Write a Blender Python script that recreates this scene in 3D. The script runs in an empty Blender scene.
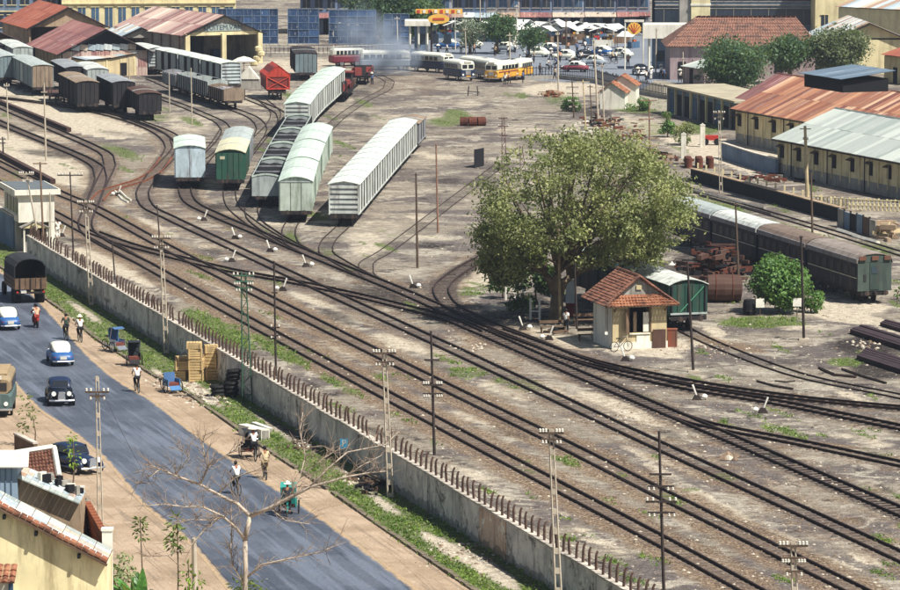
import bpy, bmesh, math, random
import numpy as np
from mathutils import Vector, Matrix
random.seed(7); np.random.seed(7)
R = math.radians
# ---------------------------------------------------------------- camera, light, sky
sc = bpy.context.scene
HAZE = 0.00012
HC = 37.0; FPX = 4200.0; PITCH = math.atan((295+215)/FPX)
cam_d = bpy.data.cameras.new('camera'); cam = bpy.data.objects.new('camera', cam_d)
sc.collection.objects.link(cam); sc.camera = cam
cam.location = (0, 0, HC); cam.rotation_euler = (math.pi/2-PITCH, 0, 0)
cam_d.sensor_width = 36; cam_d.lens = FPX/900*36; cam_d.clip_start = 1; cam_d.clip_end = 6000
SUN_EL, SUN_AZ = R(55), R(128)      # azimuth clockwise from +Y
w = bpy.data.worlds.new('World'); sc.world = w; w.use_nodes = True
nt = w.node_tree; nt.nodes.clear()
sky = nt.nodes.new('ShaderNodeTexSky'); sky.sky_type = 'NISHITA'; sky.sun_disc = False
sky.sun_elevation = SUN_EL; sky.sun_rotation = SUN_AZ; sky.air_density = 1.3; sky.dust_density = 1.5
bg = nt.nodes.new('ShaderNodeBackground'); bg.inputs[1].default_value = 0.05
ow = nt.nodes.new('ShaderNodeOutputWorld')
nt.links.new(sky.outputs[0], bg.inputs[0]); nt.links.new(bg.outputs[0], ow.inputs[0])
sd = bpy.data.lights.new('sun', 'SUN'); sd.energy = 4.8; sd.angle = R(0.5); sd.color = (1.0, 0.955, 0.87)
so = bpy.data.objects.new('sun', sd); sc.collection.objects.link(so)
sv = Vector((math.cos(SUN_EL)*math.sin(SUN_AZ), math.cos(SUN_EL)*math.cos(SUN_AZ), math.sin(SUN_EL)))
so.rotation_euler = sv.to_track_quat('Z', 'Y').to_euler(); so.location = (200, 100, 300)
sc.view_settings.view_transform = 'Standard'; sc.view_settings.look = 'None'
sc.view_settings.gamma = 1; sc.view_settings.exposure = 0.72
sc.cycles.max_bounces = 6; sc.cycles.transparent_max_bounces = 12
# ---------------------------------------------------------------- picture <-> ground
SP, CP = math.sin(PITCH), math.cos(PITCH)
def G(x, y, z=0.0):
    """point of the plane at height z seen at photo pixel x, y"""
    t = (HC-z)/(SP + (y-295)/FPX*CP)
    return Vector(((x-450)/FPX*t, t*(CP-(y-295)/FPX*SP), z))
def V(x, y, Y):
    """point at ground distance Y seen at photo pixel x, y"""
    t = Y/(CP-(y-295)/FPX*SP)
    return Vector(((x-450)/FPX*t, Y, HC - t*(SP + (y-295)/FPX*CP)))
def S(y): return (FPX*SP+(y-295)*CP)/HC          # pixels per metre at ground row y
def up(xb, yb, yt): return V(xb, yt, G(xb, yb).y).z
# ---------------------------------------------------------------- mesh builder
def link(o): sc.collection.objects.link(o); return o
kids = {}
def par(o, p):
    if p is not None: o.parent = p; kids.setdefault(p.name, []).append(o)
    return o
class MB:
    def __init__(s): s.v = []; s.f = []; s.m = []; s.cur = 0
    def add(s, vs, fs):
        b = len(s.v); s.v += [tuple(v) for v in vs]
        s.f += [tuple(b+i for i in f) for f in fs]; s.m += [s.cur]*len(fs); return s
    def box(s, x0, x1, y0, y1, z0, z1, M=None):
        vs = [Vector(p) for p in ((x0,y0,z0),(x1,y0,z0),(x1,y1,z0),(x0,y1,z0),(x0,y0,z1),(x1,y0,z1),(x1,y1,z1),(x0,y1,z1))]
        if M: vs = [M @ v for v in vs]
        return s.add(vs, [(0,3,2,1),(4,5,6,7),(0,1,5,4),(1,2,6,5),(2,3,7,6),(3,0,4,7)])
    def cbox(s, c, d, rz=0, M=None):
        T = Matrix.Translation(Vector(c)) @ Matrix.Rotation(rz, 4, 'Z')
        if M: T = M @ T
        return s.box(-d[0]/2, d[0]/2, -d[1]/2, d[1]/2, -d[2]/2, d[2]/2, T)
    def quad(s, a, b, c, d): return s.add([a,b,c,d], [(0,1,2,3)])
    def poly(s, pts): return s.add(pts, [tuple(range(len(pts)))])
    def slab(s, a, b, c, d, t):
        """four corners and a thickness along the normal"""
        a,b,c,d = map(Vector,(a,b,c,d)); n = (b-a).cross(d-a).normalized()*t
        return s.add([a,b,c,d,a+n,b+n,c+n,d+n], [(3,2,1,0),(4,5,6,7),(0,1,5,4),(1,2,6,5),(2,3,7,6),(3,0,4,7)])
    def prism(s, pts, ax, l0, l1, M=None):
        """closed outline pts (2D) pushed along axis ax ('x' or 'y')"""
        n = len(pts)
        mk = (lambda p,l: Vector((l,p[0],p[1]))) if ax == 'x' else ((lambda p,l: Vector((p[0],l,p[1]))) if ax == 'y' else (lambda p,l: Vector((p[0],p[1],l))))
        vs = [mk(p,l0) for p in pts]+[mk(p,l1) for p in pts]
        if M: vs = [M @ v for v in vs]
        fs = [tuple(range(n-1,-1,-1)), tuple(range(n,2*n))]+[(i,(i+1)%n,n+(i+1)%n,n+i) for i in range(n)]
        return s.add(vs, fs)
    def tube(s, pts, rs, n=6, cap=True):
        pts = [Vector(p) for p in pts]
        if not isinstance(rs, (list,tuple)): rs = [rs]*len(pts)
        vs = []; ref = None
        for i,p in enumerate(pts):
            d = (pts[min(i+1,len(pts)-1)]-pts[max(i-1,0)]).normalized()
            if ref is None: ref = Vector((0,0,1)) if abs(d.z) < 0.9 else Vector((1,0,0))
            a = d.cross(ref).normalized(); b = a.cross(d).normalized(); ref = b if abs(b.dot(d)) < .9 else ref
            for k in range(n):
                t = 2*math.pi*k/n; vs.append(p+(a*math.cos(t)+b*math.sin(t))*rs[i])
        fs = [(i*n+k, i*n+(k+1)%n, (i+1)*n+(k+1)%n, (i+1)*n+k) for i in range(len(pts)-1) for k in range(n)]
        if cap: fs += [tuple(range(n-1,-1,-1)), tuple((len(pts)-1)*n+k for k in range(n))]
        return s.add(vs, fs)
    def lathe(s, prof, c=(0,0,0), n=10, sx=1, sy=1):
        vs = [Vector((c[0]+r*math.cos(2*math.pi*k/n)*sx, c[1]+r*math.sin(2*math.pi*k/n)*sy, c[2]+z)) for r,z in prof for k in range(n)]
        fs = [(i*n+k, i*n+(k+1)%n, (i+1)*n+(k+1)%n, (i+1)*n+k) for i in range(len(prof)-1) for k in range(n)]
        fs += [tuple(range(n-1,-1,-1)), tuple((len(prof)-1)*n+k for k in range(n))]
        return s.add(vs, fs)
    def wheel(s, c, r, wd, ax='x', n=14):
        c = Vector(c); e = Vector((wd/2,0,0)) if ax == 'x' else Vector((0,wd/2,0))
        return s.tube([c-e, c+e], r, n)
    def ring(s, c, r, rr, ax='x', n=16, k=5):
        vs = []
        for i in range(n):
            t = 2*math.pi*i/n
            for j in range(k):
                u = 2*math.pi*j/k; q = r+rr*math.cos(u)
                p = (rr*math.sin(u), q*math.cos(t), q*math.sin(t))
                if ax == 'y': p = (p[1], p[0], p[2])
                if ax == 'z': p = (p[1], p[2], p[0])
                vs.append(Vector(c)+Vector(p))
        return s.add(vs, [(i*k+j, ((i+1)%n)*k+j, ((i+1)%n)*k+(j+1)%k, i*k+(j+1)%k) for i in range(n) for j in range(k)])
    def mesh(s, name, mats, smooth=False):
        me = bpy.data.meshes.new(name); me.from_pydata(s.v, [], s.f)
        for m in (mats if isinstance(mats,(list,tuple)) else [mats]): me.materials.append(m)
        if any(s.m): me.polygons.foreach_set('material_index', s.m)
        if smooth: me.polygons.foreach_set('use_smooth', [True]*len(me.polygons))
        me.update(); return me
    def build(s, name, mats, parent=None, loc=None, rz=0, smooth=False, fix=True):
        me = s.mesh(name, mats, smooth)
        if fix and len(s.f) < 40000:
            b = bmesh.new(); b.from_mesh(me); bmesh.ops.recalc_face_normals(b, faces=b.faces); b.to_mesh(me); b.free()
        o = par(link(bpy.data.objects.new(name, me)), parent)
        if loc is not None: o.location = loc
        o.rotation_euler.z = rz
        return o
def inst(name, me, parent=None, loc=(0,0,0), rz=0, sc_=None, rot=None):
    o = par(link(bpy.data.objects.new(name, me)), parent); o.location = loc
    o.rotation_euler = rot if rot else (0,0,rz)
    if sc_: o.scale = sc_ if isinstance(sc_,(list,tuple)) else (sc_,)*3
    return o
def tag(o, label=None, cat=None, group=None, kind=None):
    if label: o['label'] = label
    if cat: o['category'] = cat
    if group: o['group'] = group
    if kind: o['kind'] = kind
    return o
def thing(name, label, cat, loc=(0,0,0), rz=0, group=None):
    o = link(bpy.data.objects.new(name, None)); o.location = loc; o.rotation_euler = (0,0,rz)
    o.empty_display_size = 0.3
    return tag(o, label, cat, group)
def copy_tree(o, loc=None, rz=None, label=None, parent=None):
    c = o.copy(); link(c)
    if parent is not None: par(c, parent)
    if loc is not None: c.location = loc
    if rz is not None: c.rotation_euler = (0,0,rz)
    if label: c['label'] = label
    for ch in list(kids.get(o.name, [])): copy_tree(ch, parent=c)
    return c
def heading(a, b): d = b-a; return math.atan2(-d.x, d.y)   # rz that turns +Y towards b
# ---------------------------------------------------------------- materials
def srgb(h):
    h = h.lstrip('#'); c = [int(h[i:i+2],16)/255 for i in (0,2,4)]
    return tuple(((x+.055)/1.055)**2.4 if x > .04045 else x/12.92 for x in c)
def text(name, body, size, mat, parent, loc, rot=(math.pi/2,0,0), ext=.004, align='CENTER'):
    cu = bpy.data.curves.new(name,'FONT'); cu.body = body; cu.size = size; cu.align_x = align; cu.align_y = 'CENTER'; cu.extrude = ext; cu.resolution_u = 2
    tmp = bpy.data.objects.new('tmp', cu); sc.collection.objects.link(tmp); me = tmp.to_mesh().copy(); me.name = name; tmp.to_mesh_clear(); bpy.data.objects.remove(tmp); bpy.data.curves.remove(cu)
    me.materials.clear(); me.materials.append(mat); return inst(name, me, parent, loc, rot=rot)
class N:
    def __init__(s, name):
        s.m = bpy.data.materials.new(name); s.m.use_nodes = True; s.t = s.m.node_tree; s.b = s.t.nodes['Principled BSDF']
        s._tc = None
    def n(s, ty, **k):
        x = s.t.nodes.new(ty)
        for a,v in k.items(): setattr(x, a, v)
        return x
    def put(s, sock, v):
        if hasattr(v, 'is_output') or isinstance(v, bpy.types.NodeSocket): s.t.links.new(v, sock)
        elif isinstance(v, (tuple,list)) and len(v) == 3 and sock.type == 'RGBA': sock.default_value = (*v,1)
        else: sock.default_value = v
    def co(s, kind='Object', scale=None):
        tc = s.n('ShaderNodeTexCoord'); o = tc.outputs[kind]
        if scale:
            mp = s.n('ShaderNodeMapping'); mp.inputs['Scale'].default_value = scale; s.t.links.new(o, mp.inputs[0]); o = mp.outputs[0]
        return o
    def pos(s): return s.n('ShaderNodeNewGeometry').outputs['Position']
    def noise(s, vec, scale, det=4, rough=.6, dist=0):
        x = s.n('ShaderNodeTexNoise'); s.put(x.inputs['Vector'], vec); x.inputs['Scale'].default_value = scale
        x.inputs['Detail'].default_value = det; x.inputs['Roughness'].default_value = rough; x.inputs['Distortion'].default_value = dist
        return x.outputs[0]
    def vor(s, vec, scale, out='Distance'):
        x = s.n('ShaderNodeTexVoronoi'); s.put(x.inputs['Vector'], vec); x.inputs['Scale'].default_value = scale; return x.outputs[out]
    def ramp(s, v, a, b):
        x = s.n('ShaderNodeMapRange'); x.interpolation_type = 'SMOOTHSTEP'; s.put(x.inputs[0], v); x.inputs[1].default_value = a; x.inputs[2].default_value = b; return x.outputs[0]
    def math(s, op, a, b=0):
        x = s.n('ShaderNodeMath', operation=op); s.put(x.inputs[0], a); s.put(x.inputs[1], b); return x.outputs[0]
    def mix(s, f, a, b, mode='MIX'):
        x = s.n('ShaderNodeMix', data_type='RGBA', blend_type=mode); s.put(x.inputs[0], f); s.put(x.inputs[6], a); s.put(x.inputs[7], b); return x.outputs[2]
    def bump(s, h, st=.4, d=.02):
        x = s.n('ShaderNodeBump'); s.put(x.inputs['Height'], h); x.inputs['Strength'].default_value = st; x.inputs['Distance'].default_value = d
        s.t.links.new(x.outputs[0], s.b.inputs['Normal'])
    def out(s, col, rough=.85, metal=0, spec=.3):
        s.put(s.b.inputs['Base Color'], col); s.put(s.b.inputs['Roughness'], rough); s.b.inputs['Metallic'].default_value = metal
        s.b.inputs['Specular IOR Level'].default_value = spec; return s.m
MC = {}
def simple(name, c, rough=.8, var=.25, scale=1.5, metal=0, spec=.3, dirt=None, rnd=0.0, bump=.0):
    if name in MC: return MC[name]
    c = srgb(c) if isinstance(c,str) else c
    q = N(name); v = q.co('Object'); n1 = q.noise(v, scale, 5)
    col = q.mix(q.ramp(n1,.3,.72), tuple(x*(1-var) for x in c), tuple(min(1,x*(1+var*.6)) for x in c))
    if dirt:
        d = srgb(dirt) if isinstance(dirt,str) else dirt
        col = q.mix(q.math('MULTIPLY', q.ramp(q.noise(q.co('Object',(1,1,.14)), scale*2.2, 6, .75),.47,.68), .75), col, d)
    if rnd:
        oi = q.n('ShaderNodeObjectInfo'); k = q.math('ADD', q.math('MULTIPLY', oi.outputs['Random'], 2*rnd), 1-rnd)
        hs = q.n('ShaderNodeHueSaturation'); q.put(hs.inputs['Value'], k); q.put(hs.inputs['Color'], col); col = hs.outputs[0]
    if bump: q.bump(q.noise(v, scale*8, 4), bump, .02)
    MC[name] = q.out(col, rough, metal, spec); return MC[name]
# ---------------------------------------------------------------- tracks (centre lines in photo pixels)
TR = {
 'nearest':   ('track next to the boundary wall, straight down to the bottom of the frame', [(-60,152),(60,218),(150,267.5),(225,309),(450,430),(675,549.5),(745,588),(960,707)], 'brown'),
 'second':    ('second straight track from the boundary wall', [(-60,134.5),(60,194),(93,208),(160,244.5),(261,296),(449,389.5),(559,443),(675,501.5),(853,590),(1000,663)], 'brown'),
 'third':     ('short half buried track piece joining the S bend above the lone white wagon', [(226,128),(219,140),(206,155),(188,166)], 'none'),
 'bend':      ('S bent track left of the lone white wagon, third track from the wall', [(-60,92),(60,106),(118,118),(150,129),(166,139),(171,148),(164,160),(151,178),(142.5,193),(147,206),(170,218.5),(225,244.5),(335,296),(449,348.5),(649,442),(675,454),(900,557.5),(1000,604)], 'grey'),
 'main':      ('heavily oiled track crossing the yard diagonally to the right edge', [(93,233),(127,245),(162,254.5),(225,270),(300,284),(358,296.5),(405,308),(450,320),(483,333.5),(540,358.5),(674,415.5),(741,444),(900,512.5),(1000,555.5)], 'dark'),
 'ladder':    ('ladder track fanning the sidings off under the lone white wagon', [(189,172),(186,182),(185,191),(190,202),(215,215.5),(260,234.5),(330,263),(410,295.5),(449,313),(490,332)], 'dark'),
 'siding a':  ('siding under the green van wagon', [(262,100),(276,113),(272,124),(255,142),(238,165),(230,185),(232,205),(250,222),(275,238),(300,251)], 'none'),
 'siding b':  ('siding under the row of open dark gondola wagons', [(292,131),(284,145),(268,185),(252,205),(253,218),(270,232),(300,249),(330,263)], 'none'),
 'siding c':  ('siding under the pale arched wagons with green sides', [(322,128),(313,160),(297,215),(289,230),(291,242),(310,254),(345,269)], 'none'),
 'siding d':  ('siding under the long row of white slatted wagons', [(420,138),(408,150),(344,226),(328,242),(326,252),(338,261),(375,281)], 'none'),
 'siding e':  ('half buried siding right of the white wagons', [(500,165),(450,203),(385,252),(366,264),(366,273),(385,284.5),(415,297)], 'none'),
 'curve':     ('track curving out from under the big tree into the yard throat', [(640,178),(560,219),(500,250),(455,275),(441,289),(447,303),(475,319),(530,341),(577,359),(675,380.5),(785,397.5),(900,409),(1000,417)], 'dark'),
 'inner':     ('track just below the hut, between two converging lines', [(495,330),(540,346),(585,363),(675,386),(787,405.5),(900,428.5),(1000,449)], 'dark'),
 'branch':    ('thin track leaving the oiled main line towards the right edge', [(670,414),(700,424),(735,431.5),(790,442),(900,465),(1000,486)], 'grey'),
 'goods line': ('track at the foot of the dark loading platform on the right', [(640,176),(690,190),(735,204),(783,218),(830,232),(900,254),(960,273)], 'none'),
 'hut track': ('siding ending under the green van behind the hut', [(655,312),(690,333),(735,353),(800,376),(900,397),(1000,419)], 'none'),
 'left bend': ('track curving down from the sand platform across two lines', [(-60,79),(0,107),(60,133),(91,146.5),(108,156.5),(110,165),(104,178),(97,193),(91,208),(85.5,221),(87,231),(98,240.5),(115,250),(150,267)], 'grey'),
 'left second':('dark track between the two sand platforms joining the S bend', [(-60,96),(0,123.5),(60,148.5),(86,160),(99,169),(101,178),(96,194),(90,209)], 'dark'),
 'link':      ('rusty connecting curve between the two S bends', [(97,201),(103,194),(118,188),(143,180),(157,171),(166,158)], 'rust'),
 'wagon lead':('track from under the black wagons into the S bend', [(-60,66),(30,88),(75,101.5),(110,112),(140,122.5),(163,131),(175,138),(178,147),(168,160),(156,172)], 'none'),
 'upper bend':('track curving away from the open wagons towards the shed', [(60,75),(120,87),(168,101),(206,116),(222,124),(227,131),(222,141),(210,154),(200,166)], 'none'),
 'open lead': ('track under the open wagons with rubble loads', [(150,79),(190,96),(235,110.5),(256,120),(262,129),(255,142),(243,158)], 'none'),
 'white lead':('track curving down from the white shed-side wagons', [(120,62),(180,78),(235,94.5),(268,107),(281,114),(283,124),(272,138),(258,156)], 'none'),
 'upper row': ('curved siding under the four white wagons and flat wagons', [(372,72),(352,86),(333,98),(318,112),(305,125),(297,137),(290,150)], 'none'),
 'far loop':  ('half buried loop curving right of the curved white wagons', [(300,158),(318,140),(340,118),(366,100),(388,88),(390,82),(378,76)], 'none'),
}
def cr(pts, step=5.0):
    P = [Vector((x,y,0)) for x,y in pts]; P = [2*P[0]-P[1]]+P+[2*P[-1]-P[-2]]; out = []
    for i in range(1, len(P)-2):
        a,b,c,d = P[i-1:i+3]; L = (c-b).length; n = max(1, int(L/step))
        t0=0; t1=t0+max(1e-3,(b-a).length)**.5; t2=t1+max(1e-3,L)**.5; t3=t2+max(1e-3,(d-c).length)**.5
        for k in range(n):
            t = t1+(t2-t1)*k/n
            A1=a*((t1-t)/(t1-t0))+b*((t-t0)/(t1-t0)); A2=b*((t2-t)/(t2-t1))+c*((t-t1)/(t2-t1)); A3=c*((t3-t)/(t3-t2))+d*((t-t2)/(t3-t2))
            B1=A1*((t2-t)/(t2-t0))+A2*((t-t0)/(t2-t0)); B2=A2*((t3-t)/(t3-t1))+A3*((t-t1)/(t3-t1))
            out.append(B1*((t2-t)/(t2-t1))+B2*((t-t1)/(t2-t1)))
    out.append(P[-2]); return out
TRW = {k: [G(p.x,p.y) for p in cr(v[1])] for k,v in TR.items()}
def offset(line, d):
    out = []
    for i,p in enumerate(line):
        t = (line[min(i+1,len(line)-1)]-line[max(i-1,0)]); t.z = 0; t.normalize()
        out.append(p+Vector((-t.y,t.x,0))*d)
    return out
WALLB = [(-60,206.5),(14,251),(27,261),(91,301),(450,526),(600,620),(700,683)]     # wall foot, street side
KERB = [(-40,246),(20,279),(50,302),(75,320),(95,338),(120,354),(156,377),(185,392),(212,411),(240,431),(275,455),(330,491),(380,526),(450,574),(520,622),(600,680)]
ASR = [(-60,250),(0,270),(30,290),(60,322),(90,356),(120,381),(151,399),(191,430),(230,457),(270,483),(311,509),(365,549),(420,590),(480,636),(560,700)]
ASL = [(-120,300),(-60,336),(0,371),(37,409),(75,435),(108,464),(140,503),(190,545),(228,592),(270,650),(300,700)]
# ---------------------------------------------------------------- ground materials
def ground_mat():
    q = N('yard_dirt'); P = q.pos()
    at = q.n('ShaderNodeAttribute', attribute_name='mask'); sp = q.n('ShaderNodeSeparateColor'); q.t.links.new(at.outputs[0], sp.inputs[0])
    a2 = q.n('ShaderNodeAttribute', attribute_name='mask2'); s2 = q.n('ShaderNodeSeparateColor'); q.t.links.new(a2.outputs[0], s2.inputs[0])
    big = q.noise(P,.09,5,.62); mid = q.noise(P,.45,6,.7,.6); fine = q.noise(P,3.2,5,.75); grit = q.noise(P,11,3,.8)
    col = q.mix(q.ramp(big,.44,.56), srgb('#7b736f'), srgb('#a9a090'))
    col = q.mix(q.ramp(q.math('ADD',q.noise(P,.22,6,.7,1.0),q.math('MULTIPLY',q.math('SUBTRACT',s2.outputs[1],.0),.35)),.52,.60), col, srgb('#c6bfae'))
    col = q.mix(q.ramp(q.math('ADD',mid,s2.outputs[2]),.57,.64), col, srgb('#4c4443'))
    m = q.math('ADD', q.math('MULTIPLY', sp.outputs[2], 1.0), q.math('MULTIPLY', q.math('SUBTRACT', mid, .5), 1.3))
    col = q.mix(q.math('MULTIPLY',q.ramp(m,.25,.6),.95), col, q.mix(q.ramp(fine,.3,.7), srgb('#d3c6ad'), srgb('#f0e7d2')))
    m = q.math('ADD', s2.outputs[0], q.math('MULTIPLY', q.math('SUBTRACT', mid, .5), 1.2))
    col = q.mix(q.math('MULTIPLY',q.ramp(m,.2,.65),.9), col, q.mix(q.ramp(q.noise(P,6,4,.8),.42,.58), srgb('#624a3e'), srgb('#bba587')))
    m = q.math('ADD', sp.outputs[1], q.math('MULTIPLY', q.math('SUBTRACT', q.noise(P,.7,5,.7), .5), .9))
    col = q.mix(q.math('MULTIPLY',q.ramp(m,.15,.85),.92), col, q.mix(q.ramp(fine,.4,.7), srgb('#241f21'), srgb('#483f3d')))
    m = q.math('ADD', sp.outputs[0], q.math('MULTIPLY', q.math('SUBTRACT', mid, .5), 1.4))
    col = q.mix(q.math('MULTIPLY',q.ramp(m,.3,.7),.85), col, q.mix(q.ramp(fine,.3,.7), srgb('#475c2a'), srgb('#86994e')))
    col = q.mix(.9, col, q.mix(q.ramp(grit,.32,.68), (.40,.37,.36), (1.0,1.0,1.0)), 'MULTIPLY')
    col = q.mix(.85, col, q.mix(q.ramp(q.noise(P,1.7,5,.8),.36,.62), (.50,.47,.46), (1,1,1)), 'MULTIPLY')
    col = q.mix(q.math('MULTIPLY',q.ramp(q.noise(P,2.3,6,.85),.56,.66),.6), col, srgb('#d8cfbf'))
    col = q.mix(q.ramp(q.noise(P,5,2,.5),.66,.76), col, srgb('#c9c0ac'))
    q.bump(q.math('ADD', fine, q.math('MULTIPLY', grit, .6)), .9, .12)
    return q.out(col, .95, 0, .15)
M_GROUND = ground_mat()
def seg_dist(X, Y, line):
    best = np.full(X.shape, 1e9)
    for a,b in zip(line[:-1], line[1:]):
        dx,dy = b.x-a.x, b.y-a.y; L = dx*dx+dy*dy+1e-9
        t = np.clip(((X-a.x)*dx+(Y-a.y)*dy)/L, 0, 1); best = np.minimum(best, np.hypot(X-a.x-t*dx, Y-a.y-t*dy))
    return best
def inpoly(px, py, poly):
    r = np.zeros(px.shape, bool); n = len(poly); j = n-1
    for i in range(n):
        xi,yi = poly[i]; xj,yj = poly[j]
        c = ((yi > py) != (yj > py)) & (px < (xj-xi)*(py-yi)/((yj-yi) or 1e-9)+xi); r ^= c; j = i
    return r
def build_ground():
    xs = np.arange(-160, 1064, 4.0); ys = np.concatenate([np.arange(-70, 60, 1.5), np.arange(60, 320, 2.0), np.arange(320, 760, 3.0)])
    PX, PY = np.meshgrid(xs, ys); t = HC/(SP+(PY-295)/FPX*CP); X = (PX-450)/FPX*t; Y = t*(CP-(PY-295)/FPX*SP)
    m = np.zeros(X.shape+(4,)); m2 = np.zeros(X.shape+(4,)); m[...,3] = 1; m2[...,3] = 1
    def blob(a, ch, x, y, rx, ry, v=1.0, sl=0.0):
        d = ((PX-x)/rx)**2+((PY-y-sl*(PX-x))/ry)**2; a[...,ch] = np.maximum(a[...,ch], v*np.clip(1.25-d,0,1))
    dk = {'brown':.42,'grey':.5,'dark':1.0,'none':.45,'rust':.3}
    for k,(lab,pts,st) in TR.items():
        d = seg_dist(X, Y, TRW[k][::2]+[TRW[k][-1]])
        m[...,1] = np.maximum(m[...,1], dk[st]*np.exp(-(d/(.95 if st != 'dark' else 1.15))**4))
        if st == 'brown': m2[...,0] = np.maximum(m2[...,0], .68*np.exp(-((d-1.15)/1.0)**2)); m2[...,0] = np.where(d<.5, np.maximum(m2[...,0],.55), m2[...,0])
        if st in ('rust',): m2[...,0] = np.maximum(m2[...,0], .8*np.exp(-(d/1.3)**2))
        if st in ('grey','dark'): m2[...,0] = np.maximum(m2[...,0], .42*np.exp(-((d-1.4)/.95)**2))
    for b in [(220,330,42,12,1,.5),(280,350,34,10,.95,.5),(340,385,30,7,.6,.5),(470,292,18,6,.6),(490,262,12,5,.8),(760,322,50,7,.95),(845,362,22,5,1),(870,352,20,4,.6),(790,232,55,9,.8,.25),(720,205,40,6,.7,.2),(860,262,22,6,.8,.2),
              (455,115,14,7,1),(445,122,22,6,.8),(640,106,40,8,1),(700,128,30,8,.8),(640,130,40,12,.5),(292,238,12,8,.7,.3),(560,100,24,10,.5),(120,152,30,8,.6,.3),(150,158,30,8,.3),(210,105,20,8,.35),(520,384,40,9,.6,.2),(470,372,30,9,.55),(690,490,14,4,.6),
              (325,252,22,6,.45),(350,268,18,5,.5),(150,118,30,5,.6),(700,352,8,3,.7),(600,200,160,20,.35),(860,295,26,5,.5),(640,70,60,10,.3),(390,230,30,14,.2),(880,250,30,10,.5),(170,195,18,9,.3,.2),(230,228,16,5,.3)]:
        blob(m,0,*b)
    for b in [(700,150,50,10,.5,.15),(740,155,60,12,.75,.05),(112,263,40,7,1,.35),(130,276,30,5,.8,.4),(40,235,40,8,.5),(560,339,62,10,.85,.12),(640,352,60,6,.6,.1),(710,342,24,5,.9),(660,345,40,8,.7),(835,308,60,9,1.0),(850,318,40,6,1,.1),(800,302,40,3,.8),(800,328,30,4,.6),(485,275,16,12,.8),(470,283,20,5,.7),
              (400,343,36,7,.8,.3),(350,352,26,5,.7,.3),(440,352,20,5,.5),(615,405,42,7,.95,.35),(640,418,30,5,.8,.3),(500,388,40,7,.5,.35),(600,365,20,4,.4),(730,512,30,8,.7,.45),(700,495,25,7,.7,.4),(690,455,14,4,.8),(520,468,40,8,.65,.4),(480,478,30,6,.5,.4),(600,540,40,8,.5,.5),(725,568,40,8,.6,.5),(880,520,30,10,.3,.4),(790,540,40,6,.5,.45),
              (860,440,40,8,.5,.15),(760,450,40,6,.35,.2),(155,226,30,6,.55,.45),(190,235,30,6,.4,.4),(130,238,24,5,.6,.4),(380,230,50,22,.35),(365,240,25,12,.5),(370,250,26,8,.6),(120,200,14,8,.5),(90,185,20,6,.7),(240,200,30,8,.35,.3),(190,122,36,14,.45),(250,100,34,12,.45),(200,90,30,8,.3),(560,90,46,8,.85),(600,84,30,5,.7),(300,66,70,10,.55),(390,120,60,14,.3),(470,105,20,6,.4),(520,130,40,7,.45),(620,128,60,14,.6),(430,300,26,8,.35),(240,295,30,7,.25,.5)]:
        blob(m,2,*b)
    rr = random.Random(5)
    for _ in range(260):
        x_ = rr.uniform(-20,920); y_ = rr.uniform(90,590)
        blob(m,0,x_,y_,rr.uniform(5,22),rr.uniform(1.5,5),rr.uniform(.35,.85),.35)
    for _ in range(150):
        x_ = rr.uniform(-20,920); y_ = rr.uniform(80,590); blob(m,2,x_,y_,rr.uniform(10,45),rr.uniform(2,6),rr.uniform(.3,.75),.35 if y_>260 else .1)
    for _ in range(140):
        x_ = rr.uniform(-20,920); y_ = rr.uniform(80,590); blob(m,1,x_,y_,rr.uniform(10,40),rr.uniform(2,6),rr.uniform(.3,.7),.35 if y_>260 else .1)
    for poly in ([(-80,60),(0,86),(60,101),(150,132),(120,140),(69,132),(0,104.5),(-80,70)], [(-80,90),(0,127),(20,134),(90,166),(97,178),(90,186),(55,184),(0,156),(-80,120)], [(660,138),(700,135),(780,150),(880,170),(760,178),(690,150)]):
        m[...,2] = np.where(inpoly(PX,PY,poly), np.maximum(m[...,2],.98), m[...,2])
        m2[...,1] = np.where(inpoly(PX,PY,poly), .6, m2[...,1])
    for b in [(400,300,70,10,.7,.25),(340,285,60,6,.4,.2),(720,390,80,12,.45,.1),(870,345,50,14,.8),(880,370,40,12,.8),(800,360,50,10,.35),(700,370,40,10,.35),(560,425,40,8,.3,.3),(620,460,60,8,.3,.4),(690,540,50,8,.35,.45),(660,280,50,20,.6),(560,300,60,25,.55),(520,315,50,8,.6),(460,130,60,10,.35),(360,92,50,5,.5,-.4),(450,90,60,10,.25),(820,280,60,20,.3),(540,70,20,4,.3),(330,300,60,8,.3,.4),(700,265,40,18,.7),(430,185,50,26,.2),(230,150,40,26,.15),(150,215,10,5,.6,.3)]:
        blob(m,1,*b); 
    for b in [(100,160,22,22,.5,.5),(125,190,30,6,.6,-.5),(500,345,60,5,.6,.3),(480,342,30,5,.6),(720,480,90,8,.6,.42),(640,440,70,7,.5,.44),(860,540,70,9,.4,.42),(730,345,50,6,.6,.2),(780,345,50,6,.35),(400,85,70,16,.35),(470,75,70,12,.3),(840,200,70,12,.3,.2),(440,130,90,24,.25)]:
        blob(m2,0,*b)
    # street side: sandy shoulders, verge of grass between kerb and wall
    def polyline(line, x): return np.interp(x, [p[0] for p in line], [p[1] for p in line])
    wy, ky, ry, ly = (polyline(l, PX) for l in (WALLB, KERB, ASR, ASL))
    street = PY > wy-2
    m[...,0][street] = 0; m[...,1][street] = 0; m[...,2][street] = 0; m2[...,0][street] = 0; m2[...,1][street] = .8
    verge = street & (PY < ky); m[...,0][verge] = .9
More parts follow.
